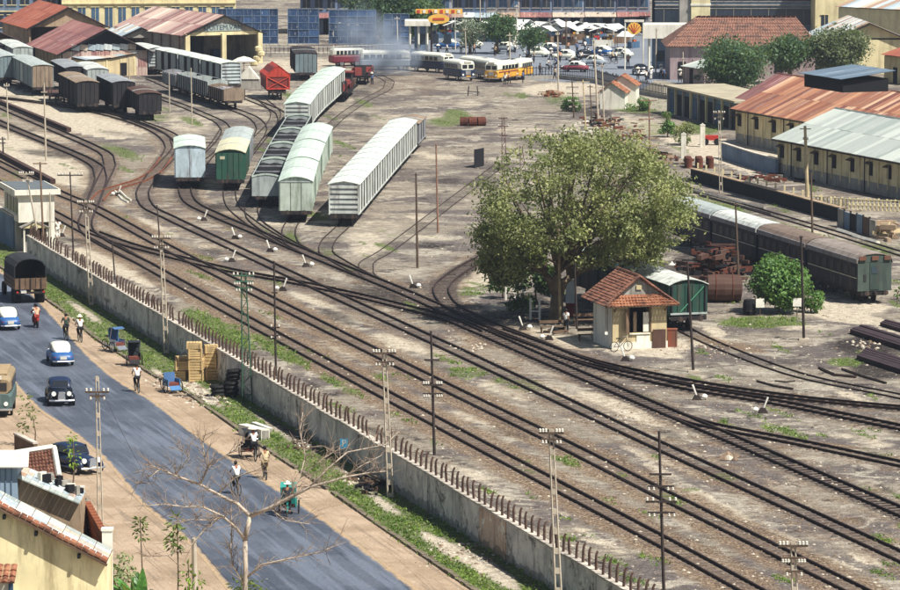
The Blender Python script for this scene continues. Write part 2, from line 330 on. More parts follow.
    def vb(a,ch,x,y,rx,ry,v,sl=.62):
        d = ((PX-x)/rx)**2+((PY-y-sl*(PX-x))/ry)**2; k = v*np.clip(1.25-d,0,1)
        a[...,ch] = np.where(verge, np.maximum(a[...,ch],k), a[...,ch])
    for b in [(165,378,18,6),(200,392,26,8),(120,305,20,6),(85,312,20,5),(300,440,24,7),(355,480,26,6),(385,505,20,6),(440,545,26,8),(470,560,36,10),(280,430,30,6),(500,575,25,12)]:
        x,y,rx,ry = b; d = ((PX-x)/rx)**2+((PY-y-.62*(PX-x))/ry)**2
        m[...,0][verge] *= (1-.9*np.clip(1.2-d,0,1))[verge]; vb(m,2,x,y,rx,ry,.6)
    dw = PY-wy
    m[...,1][verge] = np.maximum(m[...,1], .8*np.exp(-((dw-6)/7)**2))[verge]  # wall's shadow painted into the ground colour as a dark band along its foot
    sh = street & (PY >= ky)
    m2[...,0][sh] = .35; m[...,2][sh] = .42
    verts = np.stack([X.ravel(), Y.ravel(), np.zeros(X.size)], 1)
    nx, ny = len(xs), len(ys); I = np.arange(nx*ny).reshape(ny, nx)
    F = np.stack([I[1:,:-1], I[1:,1:], I[:-1,1:], I[:-1,:-1]], -1).reshape(-1,4)
    me = bpy.data.meshes.new('ground'); me.vertices.add(len(verts)); me.vertices.foreach_set('co', verts.ravel())
    me.loops.add(F.size); me.loops.foreach_set('vertex_index', F.ravel()); me.polygons.add(len(F)); me.polygons.foreach_set('loop_start', np.arange(0,F.size,4)); me.polygons.foreach_set('loop_total', np.full(len(F),4))
    me.update(calc_edges=True)
    for nm,a in (('mask',m),('mask2',m2)):
        at = me.attributes.new(nm,'FLOAT_COLOR','POINT'); at.data.foreach_set('color', np.clip(a,0,1).reshape(-1,4).astype(np.float32).ravel())
    me.materials.append(M_GROUND); tag(link(bpy.data.objects.new('rail_yard_ground', me)), 'dusty rail yard ground of dirt, ash and weeds', kind='structure')
    return PX, PY, X, Y, m, m2, verge
GR = build_ground()
fb = MB(); fb.quad((-3000,-300,-.06),(3000,-300,-.06),(3000,4500,-.06),(-3000,4500,-.06))
tag(fb.build('ground', M_GROUND), kind='structure')
# ---------------------------------------------------------------- road, shoulders, kerb
def ribbon(la, lb, z, k=2):
    mb = MB(); A = [G(p.x,p.y,0) for p in cr(la,14)]; B = [G(p.x,p.y,0) for p in cr(lb,14)]
    def rs(L,n):
        d=[0]; 
        for a,b in zip(L[:-1],L[1:]): d.append(d[-1]+(b-a).length)
        return [Vector((np.interp(u,d,[p.x for p in L]),np.interp(u,d,[p.y for p in L]),z)) for u in np.linspace(0,d[-1],n)]
    A,B = rs(A,80),rs(B,80)
    W = [A[i].lerp(B[i], j/(k-1)) for j in range(k) for i in range(80)]
    mb.add(W, [(j*80+i,j*80+i+1,(j+1)*80+i+1,(j+1)*80+i) for j in range(k-1) for i in range(79)]); return mb
def road_mat():
    q = N('asphalt'); P = q.pos()
    b = q.noise(P,.16,5,.6,.5); f = q.noise(P,6,4,.7)
    col = q.mix(q.ramp(b,.4,.62), srgb('#484e5a'), srgb('#5b616c'))
    col = q.mix(q.ramp(q.noise(P,.5,6,.75),.55,.75), col, srgb('#3a414f'))
    st = q.n('ShaderNodeMapping'); st.vector_type = 'TEXTURE'; q.put(st.inputs[0], P); st.inputs['Rotation'].default_value = (0,0,R(15.5)); st.inputs['Scale'].default_value = (.8,20,1)
    col = q.mix(q.math('MULTIPLY',q.ramp(q.noise(st.outputs[0],1.0,4,.6),.48,.62),.6), col, srgb('#747c8a'))
    col = q.mix(q.math('MULTIPLY',q.ramp(q.noise(st.outputs[0],2.6,5,.75),.55,.66),.5), col, srgb('#2e3340'))
    col = q.mix(q.math('MULTIPLY',q.ramp(q.noise(P,.9,6,.8),.58,.7),.4), col, srgb('#8d8577'))
    col = q.mix(.75, col, q.mix(q.ramp(f,.3,.7),(.55,.55,.57),(1,1,1)), 'MULTIPLY')
    col = q.mix(q.ramp(q.noise(P,2.5,3,.5),.70,.78), col, srgb('#a59f90'))
    ea = q.n('ShaderNodeAttribute', attribute_name='edge'); col = q.mix(q.ramp(q.math('ADD', ea.outputs['Fac'], q.math('MULTIPLY', q.math('SUBTRACT', q.noise(P,.8,6,.7), .5), .35)),.78,.92), col, q.mix(q.ramp(f,.3,.7), srgb('#8f7a60'), srgb('#b59c7a')))
    q.bump(f,.25,.01); return q.out(col,.62,0,.45)
def sand_mat():
    q = N('sandy_shoulder'); P = q.pos()
    col = q.mix(q.ramp(q.noise(P,.3,6,.65,.6),.35,.65), srgb('#9c8872'), srgb('#b5a08a'))
    col = q.mix(q.ramp(q.noise(P,1.3,6,.75),.56,.72), col, srgb('#7d6a56'))
    st = q.n('ShaderNodeMapping'); st.vector_type = 'TEXTURE'; q.put(st.inputs[0], P); st.inputs['Rotation'].default_value = (0,0,R(15.5)); st.inputs['Scale'].default_value = (.55,20,1)
    col = q.mix(q.math('MULTIPLY',q.ramp(q.noise(st.outputs[0],1.6,4,.7),.52,.64),.55), col, srgb('#74685c'))
    col = q.mix(q.ramp(q.noise(P,.7,6,.8),.58,.7), col, srgb('#c9b99f'))
    col = q.mix(.8, col, q.mix(q.ramp(q.noise(P,9,4,.8),.3,.7),(.6,.57,.53),(1,1,1)), 'MULTIPLY')
    col = q.mix(q.ramp(q.noise(P,4,2,.5),.70,.76), col, srgb('#d8cdb4'))
    q.bump(q.noise(P,7,5,.7),.6,.06); return q.out(col,.95,0,.15)
ML = [((a[0]+b[0])/2,(a[1]+b[1])/2) for a,b in zip(ASL,ASL)]
ro = ribbon(ASL, ASR, .012, 13).build('road', road_mat(), fix=False); tag(ro, 'asphalt street running along the wall', kind='structure')
ea = ro.data.attributes.new('edge','FLOAT','POINT'); ea.data.foreach_set('value', [[1,.62,.3,0,0,0,0,0,0,0,.3,.62,1][j] for j in range(13) for i in range(80)])
tag(ribbon(ASR, [(x,y+1.0) for x,y in KERB], .004).build('road_shoulder', sand_mat()), 'sandy shoulder between asphalt and kerb', kind='structure')
LSH = [(-420,330),(-300,380),(-200,440),(-120,500),(-60,560),(0,620),(60,680),(100,760)]
tag(ribbon(LSH, ASL, .004).build('sidewalk', sand_mat()), 'sandy sidewalk in front of the houses', kind='structure')
M_KERB = simple('kerb_stone','#6f6555',.9,.35,2.5,rnd=.15,bump=.5)
kl = [G(p.x,p.y) for p in cr(KERB,3)]
kroot = thing('kerb','low stone kerb between sandy shoulder and grass verge','kerb'); kroot['kind']='structure'; del kroot['category']
ksm = MB().box(-.13,.13,-.48,.48,0,.14).mesh('kerb_stone', M_KERB)
d=[0]
for a,b in zip(kl[:-1],kl[1:]): d.append(d[-1]+(b-a).length)
def atlen(L,d,u):
    return Vector((np.interp(u,d,[p.x for p in L]),np.interp(u,d,[p.y for p in L]),0))
u = 0; nk = 0
while u < d[-1]-1:
    p,q_ = atlen(kl,d,u), atlen(kl,d,u+1); mid=(p+q_)/2
    ry = S(0); 
    if random.random() > .07 and not (140 < 0):
        o = inst('kerb_stone', ksm, kroot, mid+Vector((0,0,random.uniform(-.05,0.02))), heading(p,q_)+random.uniform(-.03,.03)); nk += 1
    u += 1.0 if nk < 280 else 1.5
# ---------------------------------------------------------------- railway tracks
M_RAIL = simple('rail_steel','#382c28',.7,.35,2,spec=.25)
M_RAILR = simple('rail_rust','#7a4a34',.8,.3,2)
M_SLEEP = simple('sleeper_wood','#6b5d54',.95,.35,1.5,bump=.5)
GA = .56
rprof = [(-.07,0),(-.07,.02),(-.02,.04),(-.04,.10),(-.04,.145),(.04,.145),(.04,.10),(.02,.04),(.07,.02),(.07,0)]
def rail_mesh(line, off, z0):
    L = offset(line, off); mb = MB(); n = len(rprof); vs = []
    for i,p in enumerate(L):
        t = L[min(i+1,len(L)-1)]-L[max(i-1,0)]; t.normalize(); s = Vector((t.y,-t.x,0))
        vs += [p+s*a+Vector((0,0,z0+b)) for a,b in rprof]
    fs = [(i*n+k,i*n+k+1,(i+1)*n+k+1,(i+1)*n+k) for i in range(len(L)-1) for k in range(n-1)]
    fs += [tuple(range(n)), tuple((len(L)-1)*n+k for k in range(n-1,-1,-1))]
    mb.add(vs, fs); return mb
def sleepers(line, z1=.012, pitch=.75):
    mb = MB(); d=[0]
    for a,b in zip(line[:-1],line[1:]): d.append(d[-1]+(b-a).length)
    u = .3
    while u < d[-1]-.5:
        p,q_ = atlen(line,d,u), atlen(line,d,u+.3)
        if random.random() > .04:
            mb.cbox((p.x,p.y,z1/2-.05+random.uniform(-.01,.012)),(2.0+random.uniform(-.1,.1),.22,.12), heading(p,q_)+random.uniform(-.03,.03))
        u += pitch*random.uniform(.92,1.08)
    return mb
ti = 0
for k,(lab,pts,st) in TR.items():
    t = thing('railway_track', lab, 'railway track', group='railway tracks of the yard'); ti += 1
    zz = -.085 if st == 'none' else -.02
    if st == 'none' and k not in ('hut track','curve','siding d','siding a'): zz = -.07
    if k in ('siding e','far loop'): zz = -.135
    zz += .0007*ti
    m_ = M_RAILR if st == 'rust' else M_RAIL
    for s in (-1,1): rail_mesh(TRW[k], s*GA, zz+.03).build('rail', m_, t, smooth=False)
    if st != 'none': tag(sleepers(TRW[k]).build('sleepers', M_SLEEP, t), kind='stuff')
# oil-dark platform edges
M_EDGE = simple('platform_edge_stone','#4a3732',.9,.3,1)
for pts,lab in (([(-60,81),(0,104),(35,118),(69,132)],'long dark platform edge ending left of the S bend'), ([(-60,122),(0,156),(53,184)],'dark platform edge behind the signal cabin roof')):
    L = [G(p.x,p.y) for p in cr(pts,10)]; mb = MB(); o1 = offset(L,.25); o2 = offset(L,-.25)
    for i in range(len(L)-1):
        mb.add([o1[i],o2[i],o2[i+1],o1[i+1]]+[v+Vector((0,0,.45)) for v in (o1[i],o2[i],o2[i+1],o1[i+1])], [(4,5,6,7),(0,1,5,4),(1,2,6,5),(2,3,7,6),(3,0,4,7)])
    tag(mb.build('platform_edge', M_EDGE), lab, 'platform edge', 'sand platform edges')
# ---------------------------------------------------------------- foliage
def leaf_mat(name, c1, c2, c3, sc_=.6, rough=.55):
    if name in MC: return MC[name]
    q = N(name); P = q.pos(); n1 = q.noise(P, sc_, 3, .6); n2 = q.noise(P, 9, 2)
    col = q.mix(q.ramp(n1,.38,.62), srgb(c1), srgb(c2)); col = q.mix(q.ramp(n2,.55,.75), col, srgb(c3))
    q.put(q.b.inputs['Base Color'], col); q.b.inputs['Roughness'].default_value = rough; q.b.inputs['Specular IOR Level'].default_value = .35
    tr = q.n('ShaderNodeBsdfTranslucent'); q.put(tr.inputs[0], q.mix(.5, col, (.35,.45,.05), 'MIX')); mx = q.n('ShaderNodeMixShader'); mx.inputs[0].default_value = .3
    out = q.t.nodes['Material Output']; q.t.links.new(q.b.outputs[0], mx.inputs[1]); q.t.links.new(tr.outputs[0], mx.inputs[2]); q.t.links.new(mx.outputs[0], out.inputs[0])
    MC[name] = q.m; return q.m
def quads_mesh(name, C, Nn, size, mat, aspect=.6, bend=0.0):
    n = len(C); r = np.random.normal(size=(n,3)); A = np.cross(Nn, r); A /= np.linalg.norm(A,axis=1)[:,None]+1e-9
    B = np.cross(Nn, A); B /= np.linalg.norm(B,axis=1)[:,None]+1e-9; s = size[:,None]
    v = np.stack([C-A*s, C-B*s*aspect, C+A*s, C+B*s*aspect], 1).reshape(-1,3)
    me = bpy.data.meshes.new(name); me.vertices.add(4*n); me.vertices.foreach_set('co', v.ravel())
    me.loops.add(4*n); me.loops.foreach_set('vertex_index', np.arange(4*n)); me.polygons.add(n)
    me.polygons.foreach_set('loop_start', np.arange(0,4*n,4)); me.polygons.foreach_set('loop_total', np.full(n,4)); me.update(calc_edges=True)
    me.materials.append(mat); return me
def clump_leaves(cl, per, lsize, updir=.5, shell=.55, gauss=0):
    """cl: list of (center, rx, rz)"""
    Cs, Ns = [], []
    for c,r,rz in cl:
        n = int(per*random.uniform(.7,1.3)*(r*r)); u = np.random.normal(size=(n,3)); u /= np.linalg.norm(u,axis=1)[:,None]
        d = shell+(1-shell)*np.random.rand(n,1)**.7*1.15
        Cs.append(np.array(c)+u*d*np.array([r,r,rz])+np.random.normal(0,.08*r,(n,3)) if not gauss else np.array(c)+np.random.normal(0,gauss,(n,3))*np.array([r,r,rz])); nn = u+np.random.normal(0,.7,(n,3))+np.array([0,0,updir]); Ns.append(nn/np.linalg.norm(nn,axis=1)[:,None])
    C = np.concatenate(Cs); Nn = np.concatenate(Ns); return C, Nn, lsize*np.random.uniform(.6,1.35,len(C))
def limb(mb, a, b, r0, r1, sag=.2, n=5, k=6):
    a,b = Vector(a),Vector(b); L = (b-a).length; pts = []
    off = Vector((random.uniform(-1,1),random.uniform(-1,1),random.uniform(-.3,1)))*L*sag*.5
    for i in range(n+1):
        t = i/n; pts.append(a.lerp(b,t)+off*math.sin(math.pi*t)+Vector((random.uniform(-1,1),random.uniform(-1,1),random.uniform(-1,1)))*L*.02*(0<i<n))
    mb.tube(pts, [r0+(r1-r0)*i/n for i in range(n+1)], k); return pts
M_BARK = simple('tree_bark','#6b5d4c',.95,.4,2,bump=.6)
M_LEAF = leaf_mat('leaf_olive','#5f683f','#989c66','#c0bf90',.45)
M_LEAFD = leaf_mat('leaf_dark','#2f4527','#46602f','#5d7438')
M_LEAFB = leaf_mat('leaf_bright','#3c5f2c','#5f8440','#8aa65c',1.2)
def crown_clumps(c, rx, ry, rz, n, cr_, zmin=-1.0, flat=1.0):
    out = []
    while len(out) < n:
        u = Vector((random.gauss(0,1),random.gauss(0,1),random.gauss(0,1))).normalized()
        if u.z < zmin: continue
        d = random.uniform(.45,1.0)**.6; r = cr_*random.uniform(.6,1.25)
        out.append(((c[0]+u.x*rx*d, c[1]+u.y*ry*d, c[2]+u.z*rz*d), r, r*.7*flat))
    return out
def tree(name, label, base, h_trunk, cl, per, lsize, mat, cat='tree', r0=.3, group=None, nl=9, lean=(0,0), gauss=0, shell=.55):
    t = thing(name, label, cat, base, 0, group); mb = MB()
    top = Vector((lean[0],lean[1],h_trunk)); mb.tube([(0,0,-.1),(lean[0]*.3,lean[1]*.3,h_trunk*.5),top],[r0*1.25,r0,r0*.85],8)
    rel = [(Vector(c)-Vector(base),r,rz) for c,r,rz in cl]
    for c,r,rz in random.sample(rel, min(nl,len(rel))): limb(mb, top, c, r0*.5, r0*.12)
    mb.build('trunk', M_BARK, t, smooth=True)
    C,Nn,s = clump_leaves([(tuple(c),r,rz) for c,r,rz in rel], per, lsize, shell=shell, gauss=gauss)
    me = quads_mesh('crown', C, Nn, s, mat); o = par(link(bpy.data.objects.new('crown', me)), t)
    return t
# the big spreading tree behind the hut
bt = G(556,322); cl = []
def pc(x,y,dy=0): return V(x,y,bt.y+dy)
for (x,y,rx,ry,n) in [(575,190,95,48,60),(520,215,48,40,26),(640,200,46,36,24),(590,165,60,34,26),(500,240,26,28,10),(655,235,34,32,14),(570,240,80,24,22),(560,150,40,18,12),(610,150,34,16,12),(500,262,22,18,14),(530,270,26,20,16),(672,205,22,22,9),(480,215,14,22,6),(640,160,26,14,8),(620,255,34,18,12),(655,268,24,14,8),(545,136,18,8,5),(500,240,28,16,10),(664,215,30,26,20),(640,240,34,16,12),(490,225,16,26,10)]:
    for i in range(n):
        a = random.uniform(0,2*math.pi); q_ = random.random()**.5; s_ = S(322)
        X_,Y_ = x+math.cos(a)*rx*q_, y+math.sin(a)*ry*q_
        dist = min(1,math.hypot((X_-575)/112,(Y_-205)/82)); dep = math.sqrt(max(0,1-dist*dist))*7.0
        p = pc(X_,Y_, random.uniform(-dep,dep)+ .5)
        if p.z < 1.7 or (Y_ > 264 and X_ > 515) or (X_ > 655 and Y_ > 256) or X_ < 477 or X_ > 687 or Y_ < 135: continue
        r = random.uniform(.4,1.15); cl.append((tuple(p), r, r*.75))
def big_tree():
    t = thing('spreading_tree','large spreading olive green shade tree behind the tiled hut','tree',bt); mb = MB()
    f1,f2,f3 = Vector((-.7,.2,3.2)),Vector((.9,.5,3.0)),Vector((.1,-.3,3.4))
    mb.tube([(0,0,-.1),(.05,0,1.0),(.1,.1,1.9)],[.62,.46,.42],9)
    for f in (f1,f2,f3): mb.tube([(.1,.1,1.7),(f*.6)+Vector((0,0,1.0)),f],[.36,.3,.26],7)
    for c,r,rz in random.sample(cl, 70):
        cc = Vector(c)-bt; s = min((f1,f2,f3), key=lambda f:(f-cc).length); m_ = s.lerp(cc,.5)+Vector((0,0,.5))
        mb.tube([s, s.lerp(m_,.5)+Vector((random.uniform(-.3,.3),random.uniform(-.3,.3),.2)), m_, m_.lerp(cc,.6), cc],[.15,.12,.09,.06,.03],5)
    mb.build('trunk', M_BARK, t, smooth=True)
    rel = [(tuple(Vector(c)-bt),r,rz) for c,r,rz in cl]; C,Nn,s = clump_leaves(rel, 215, .12, .7, .25, .52)
    lo = [(c,r,rz) for c,r,rz in rel if c[2] < 7.2 and math.hypot(c[0]-1.2,c[1]) < 6.2]; C2,N2,s2 = clump_leaves(lo, 230, .14, .5, .2, .5); C = np.concatenate([C,C2]); Nn = np.concatenate([Nn,N2]); s = np.concatenate([s,s2])
    par(link(bpy.data.objects.new('crown', quads_mesh('crown', C, Nn, s, M_LEAF))), t)
big_tree()
def bush(label, x, y, wpx, hpx, mat, per=500, ls=.13, name='bush', group=None, n=14, dy=0):
    b = G(x,y); s = S(y); w_ = wpx/s/2; h_ = hpx/s; c = (b.x,b.y+w_*.8,h_*.5)
    cl = crown_clumps(c, w_*.75, w_*.75, h_*.42, n, w_*.42, -.8)
    return tree(name, label, b+Vector((0,w_*.8,0)), h_*.4, cl, per, ls, mat, 'bush', .06, group, 6)
bush('round bright green bush in front of the dark carriages',781,316,60,58,M_LEAFB,420,.13,n=34)
bush('low green bush tail right of the round bush',812,314,34,26,M_LEAFB,420,.12,n=8)
bush('bright green bush left of the white gate posts',503,300,30,38,M_LEAFB,500,.13,n=12)
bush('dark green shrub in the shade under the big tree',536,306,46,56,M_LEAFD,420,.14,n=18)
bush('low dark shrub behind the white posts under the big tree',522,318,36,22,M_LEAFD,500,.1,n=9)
bush('small green bush among scrap beside the far fence',668,138,20,18,M_LEAFB,500,.12)
bush('sparse brown green bush behind the white gate pillars',685,146,26,24,M_LEAF,300,.12)
bush('green bush against the white signboard hut',572,112,22,14,M_LEAFB,400,.12)
bush('tiny bright bush cut by the right edge',898,300,12,14,M_LEAFB,400,.1,n=5)
bush('small leafy bush beside the pale fence hut',640,112,26,12,M_LEAFB,400,.11,n=8)
# grass tufts and weeds
def scatter_grass():
    PX,PY,X,Y,m,m2,verge = GR
    a = m[...,0]-m[...,1]*.9-m[...,2]*.5; ok = (a > .35)&(PX > -30)&(PX < 930)&(PY > 60)&(PY < 620)
    idx = np.argwhere(ok); Cs = []
    for i,j in idx:
        n = 3 if PY[i,j] > 250 else 1
        for k in range(n):
            if random.random() > .62*a[i,j]: continue
            fx,fy = random.random(),random.random()
            if i+1 >= X.shape[0] or j+1 >= X.shape[1]: continue
            x = X[i,j]+(X[i,j+1]-X[i,j])*fx; y = Y[i,j]+(Y[i+1,j]-Y[i,j])*fy
            for b in range(7): Cs.append((x+random.gauss(0,.12), y+random.gauss(0,.25), random.uniform(.02,.14)))
    C = np.array(Cs); Nn = np.random.normal(size=C.shape); Nn[:,2] = np.abs(Nn[:,2])*.6; Nn /= np.linalg.norm(Nn,axis=1)[:,None]
    me = quads_mesh('grass', C, Nn, np.random.uniform(.05,.11,len(C)), leaf_mat('grass_blades','#4c6a28','#779040','#a2a85c',.5), .45)
    tag(link(bpy.data.objects.new('grass', me)), 'low grass and weeds on the verge and in the yard', 'grass', kind='stuff')
scatter_grass()
def scatter_stones():
    mbs = [MB(), MB()]; PX,PY,X,Y,m,m2,verge = GR
    def stone(mb,p,r):
        vs = [Vector(p)+Vector((a*r*random.uniform(.7,1.3),b*r*random.uniform(.7,1.3),c*r*random.uniform(.6,1.1))) for a,b,c in ((1,0,.1),(0,1,.1),(-1,0,.1),(0,-1,.1),(0,0,.8))]
        mb.add(vs, [(0,1,4),(1,2,4),(2,3,4),(3,0,4)])
    for i in range(4200):
        x,y = random.uniform(0,900), 240+350*random.random()**.8
        p = G(x,y); wy = np.interp(x,[q[0] for q in WALLB],[q[1] for q in WALLB])
        if y > wy-4 and not (y < np.interp(x,[q[0] for q in KERB],[q[1] for q in KERB]) and random.random() < .5): continue
        stone(mbs[0] if random.random() < .5 else mbs[1], p, random.choice((.04,.05,.07,.11)))
    for cx,cy,rx,ry,n,r in [(690,347,40,8,60,.1),(175,385,18,8,90,.16),(205,398,26,9,90,.15),(350,480,24,8,60,.15),(455,552,40,14,120,.1),(730,457,12,4,16,.3),(590,420,30,6,20,.1),(475,347,20,4,30,.14),(870,345,20,8,40,.14),(640,420,40,8,40,.1),(720,352,26,10,40,.1)]:
        for i in range(n):
            stone(random.choice(mbs), G(cx+random.gauss(0,rx*.5),cy+random.gauss(0,ry*.5)), r*random.uniform(.6,1.4))
    tag(mbs[0].build('gravel', simple('pale_stone','#b5ab9a',.9,.3,1)), 'loose pale stones and litter', 'gravel', kind='stuff')
    tag(mbs[1].build('rubble', simple('brown_stone','#7d6a58',.9,.4,1)), 'loose brown stones and coal crumbs', 'rubble', kind='stuff')
scatter_stones()
# ---------------------------------------------------------------- boundary wall with bent concrete pickets
def wall_mat():
    q = N('stained_wall_plaster'); P = q.pos(); oi = q.n('ShaderNodeObjectInfo').outputs['Random']
    st = q.n('ShaderNodeMapping'); q.put(st.inputs[0], P); st.inputs['Scale'].default_value = (1.6,1.6,.22)
    col = q.mix(q.ramp(q.noise(P,.7,5,.65),.35,.65), srgb('#aba6a0'), srgb('#d2cbc2'))
    col = q.mix(q.math('MULTIPLY',q.math('GREATER_THAN',oi,.96),.6), col, srgb('#b48a63'))
    col = q.mix(q.math('MULTIPLY',q.ramp(q.noise(st.outputs[0],1,6,.75),.52,.64),.6), col, srgb('#6a6560'))
    col = q.mix(q.ramp(q.noise(P,1.0,6,.8),.56,.62), col, srgb('#d9d3c6'))
    col = q.mix(q.math('MULTIPLY',q.ramp(q.noise(P,.55,7,.8,.8),.55,.60),.8), col, srgb('#5a5550'))
    sx = q.n('ShaderNodeSeparateXYZ'); q.put(sx.inputs[0],P)
    col = q.mix(q.math('MULTIPLY',q.math('LESS_THAN', q.math('ADD',sx.outputs[2],q.math('MULTIPLY',q.noise(P,1.2,4),1.2)),1.0),.55), col, srgb('#4e4a44'))
    q.bump(q.noise(P,4,5,.7),.5,.03); return q.out(col,.95,0,.15)
M_WALL = wall_mat(); M_COPE = simple('pale_coping','#b9b0a3',.9,.3,1.2,rnd=.2,bump=.4); M_PICK = simple('rusty_concrete_picket','#5f4a40',.9,.35,3,rnd=.2)
wl = [G(27,262),G(600,634)]; wl = [G(27,261), G(91,301), G(450,526), G(700,683)]
wroot = thing('boundary_wall','long stained grey boundary wall topped with bent pickets between yard and street','wall', wl[0])
WD=[0]
for a,b in zip(wl[:-1],wl[1:]): WD.append(WD[-1]+(b-a).length)
WH = 1.95
def wallpt(u): return atlen(wl,WD,u)
nP = 34; pitch = WD[-1]/nP
for i in range(nP):
    a,b = wallpt(i*pitch), wallpt((i+1)*pitch); h = heading(a,b); L = (b-a).length; dz = random.uniform(-.03,.03)
    mb = MB().box(-.28,0,.0,L-.05,-.2,WH+dz); mb.box(-.34,.05,L-.22,L-.02,-.2,WH+dz-.02) if i%3 == 0 else None
    o = mb.build('wall_panel', M_WALL, wroot, a-wl[0], h)
    # thing-local frame: +x of the panel is the yard side
    mb = MB().box(-.36,.07,0,L/2-.02,WH+dz+.002,WH+dz+.09+random.uniform(0,.03)); mb.build('coping', M_COPE, wroot, a-wl[0], h)
    mb = MB().box(-.36,.07,L/2,L-.01,WH+dz+.002,WH+dz+.09+random.uniform(0,.03)); mb.build('coping', M_COPE, wroot, a-wl[0], h)
pk = MB().tube([(0,0,0),(0,0,.6),(-.02,0,.78),(-.08,.01,.92)],[.07,.066,.06,.052],4).mesh('picket', M_PICK)
u = .9; k = 0
while u < WD[-1]-.3:
    a,b = wallpt(u), wallpt(u+.5); h = heading(a,b)
    if random.random() > .08: inst('picket', pk, wroot, (a-wl[0])+Vector((-.14*math.cos(h),-.14*math.sin(h),WH+.08)), rot=(random.gauss(0,.04),random.gauss(0,.05),h), sc_=(1,1,random.uniform(.92,1.05)))
    u += 1.0; k += 1
for z in (.35,.62):
    mb = MB(); pts = [wallpt(v)-wl[0]+Vector((-.14,0,WH+.08+z)) for v in np.linspace(.5,WD[-1]-.5,60)]; mb.tube(pts,.012,3); mb.build('wire', M_RAIL, wroot)
# graffiti strokes low on the wall face and the small blue P sign
def on_wall(x, z):
    u = np.interp(x,[27,91,450,700],WD); return wallpt(u)+Vector((0,0,z)), heading(wallpt(u-.3),wallpt(u+.3))
gm = simple('blue_grey_paint','#55647a',.8,.1)
for i,(x,z) in enumerate([(452,1.55),(456,1.5),(460,1.5),(464,1.5),(468,1.45),(474,1.4)]):
    p,h = on_wall(x,z); mb = MB()
    for k_ in range(3): mb.cbox((-.283,random.uniform(-.12,.12)*2,random.uniform(-.15,.15)),(.004,.07 if k_ else .3,.42 if k_ else .07))
    tag(mb.build('graffiti', gm, wroot, p-wl[0], h))
heap = G(233,397)+Vector((-.2,.3,0)); t = thing('tyre_stack','dark stack of old tyres leaning on the wall beside the green lattice pole','tyre stack', heap)
tm = MB().ring((0,0,0),.34,.13,'z',14,6).mesh('tyre', simple('tyre_rubber','#151515',.8,.3))
for i in range(7): inst('tyre', tm, t, (random.uniform(-.08,.08)+.05*i,random.uniform(-.08,.08),.13+.24*i), rot=(random.uniform(-.1,.1),random.uniform(-.1,.1),0))
for i in range(3): inst('tyre', tm, t, (-.75+random.uniform(-.05,.05),-.1,.13+.24*i))
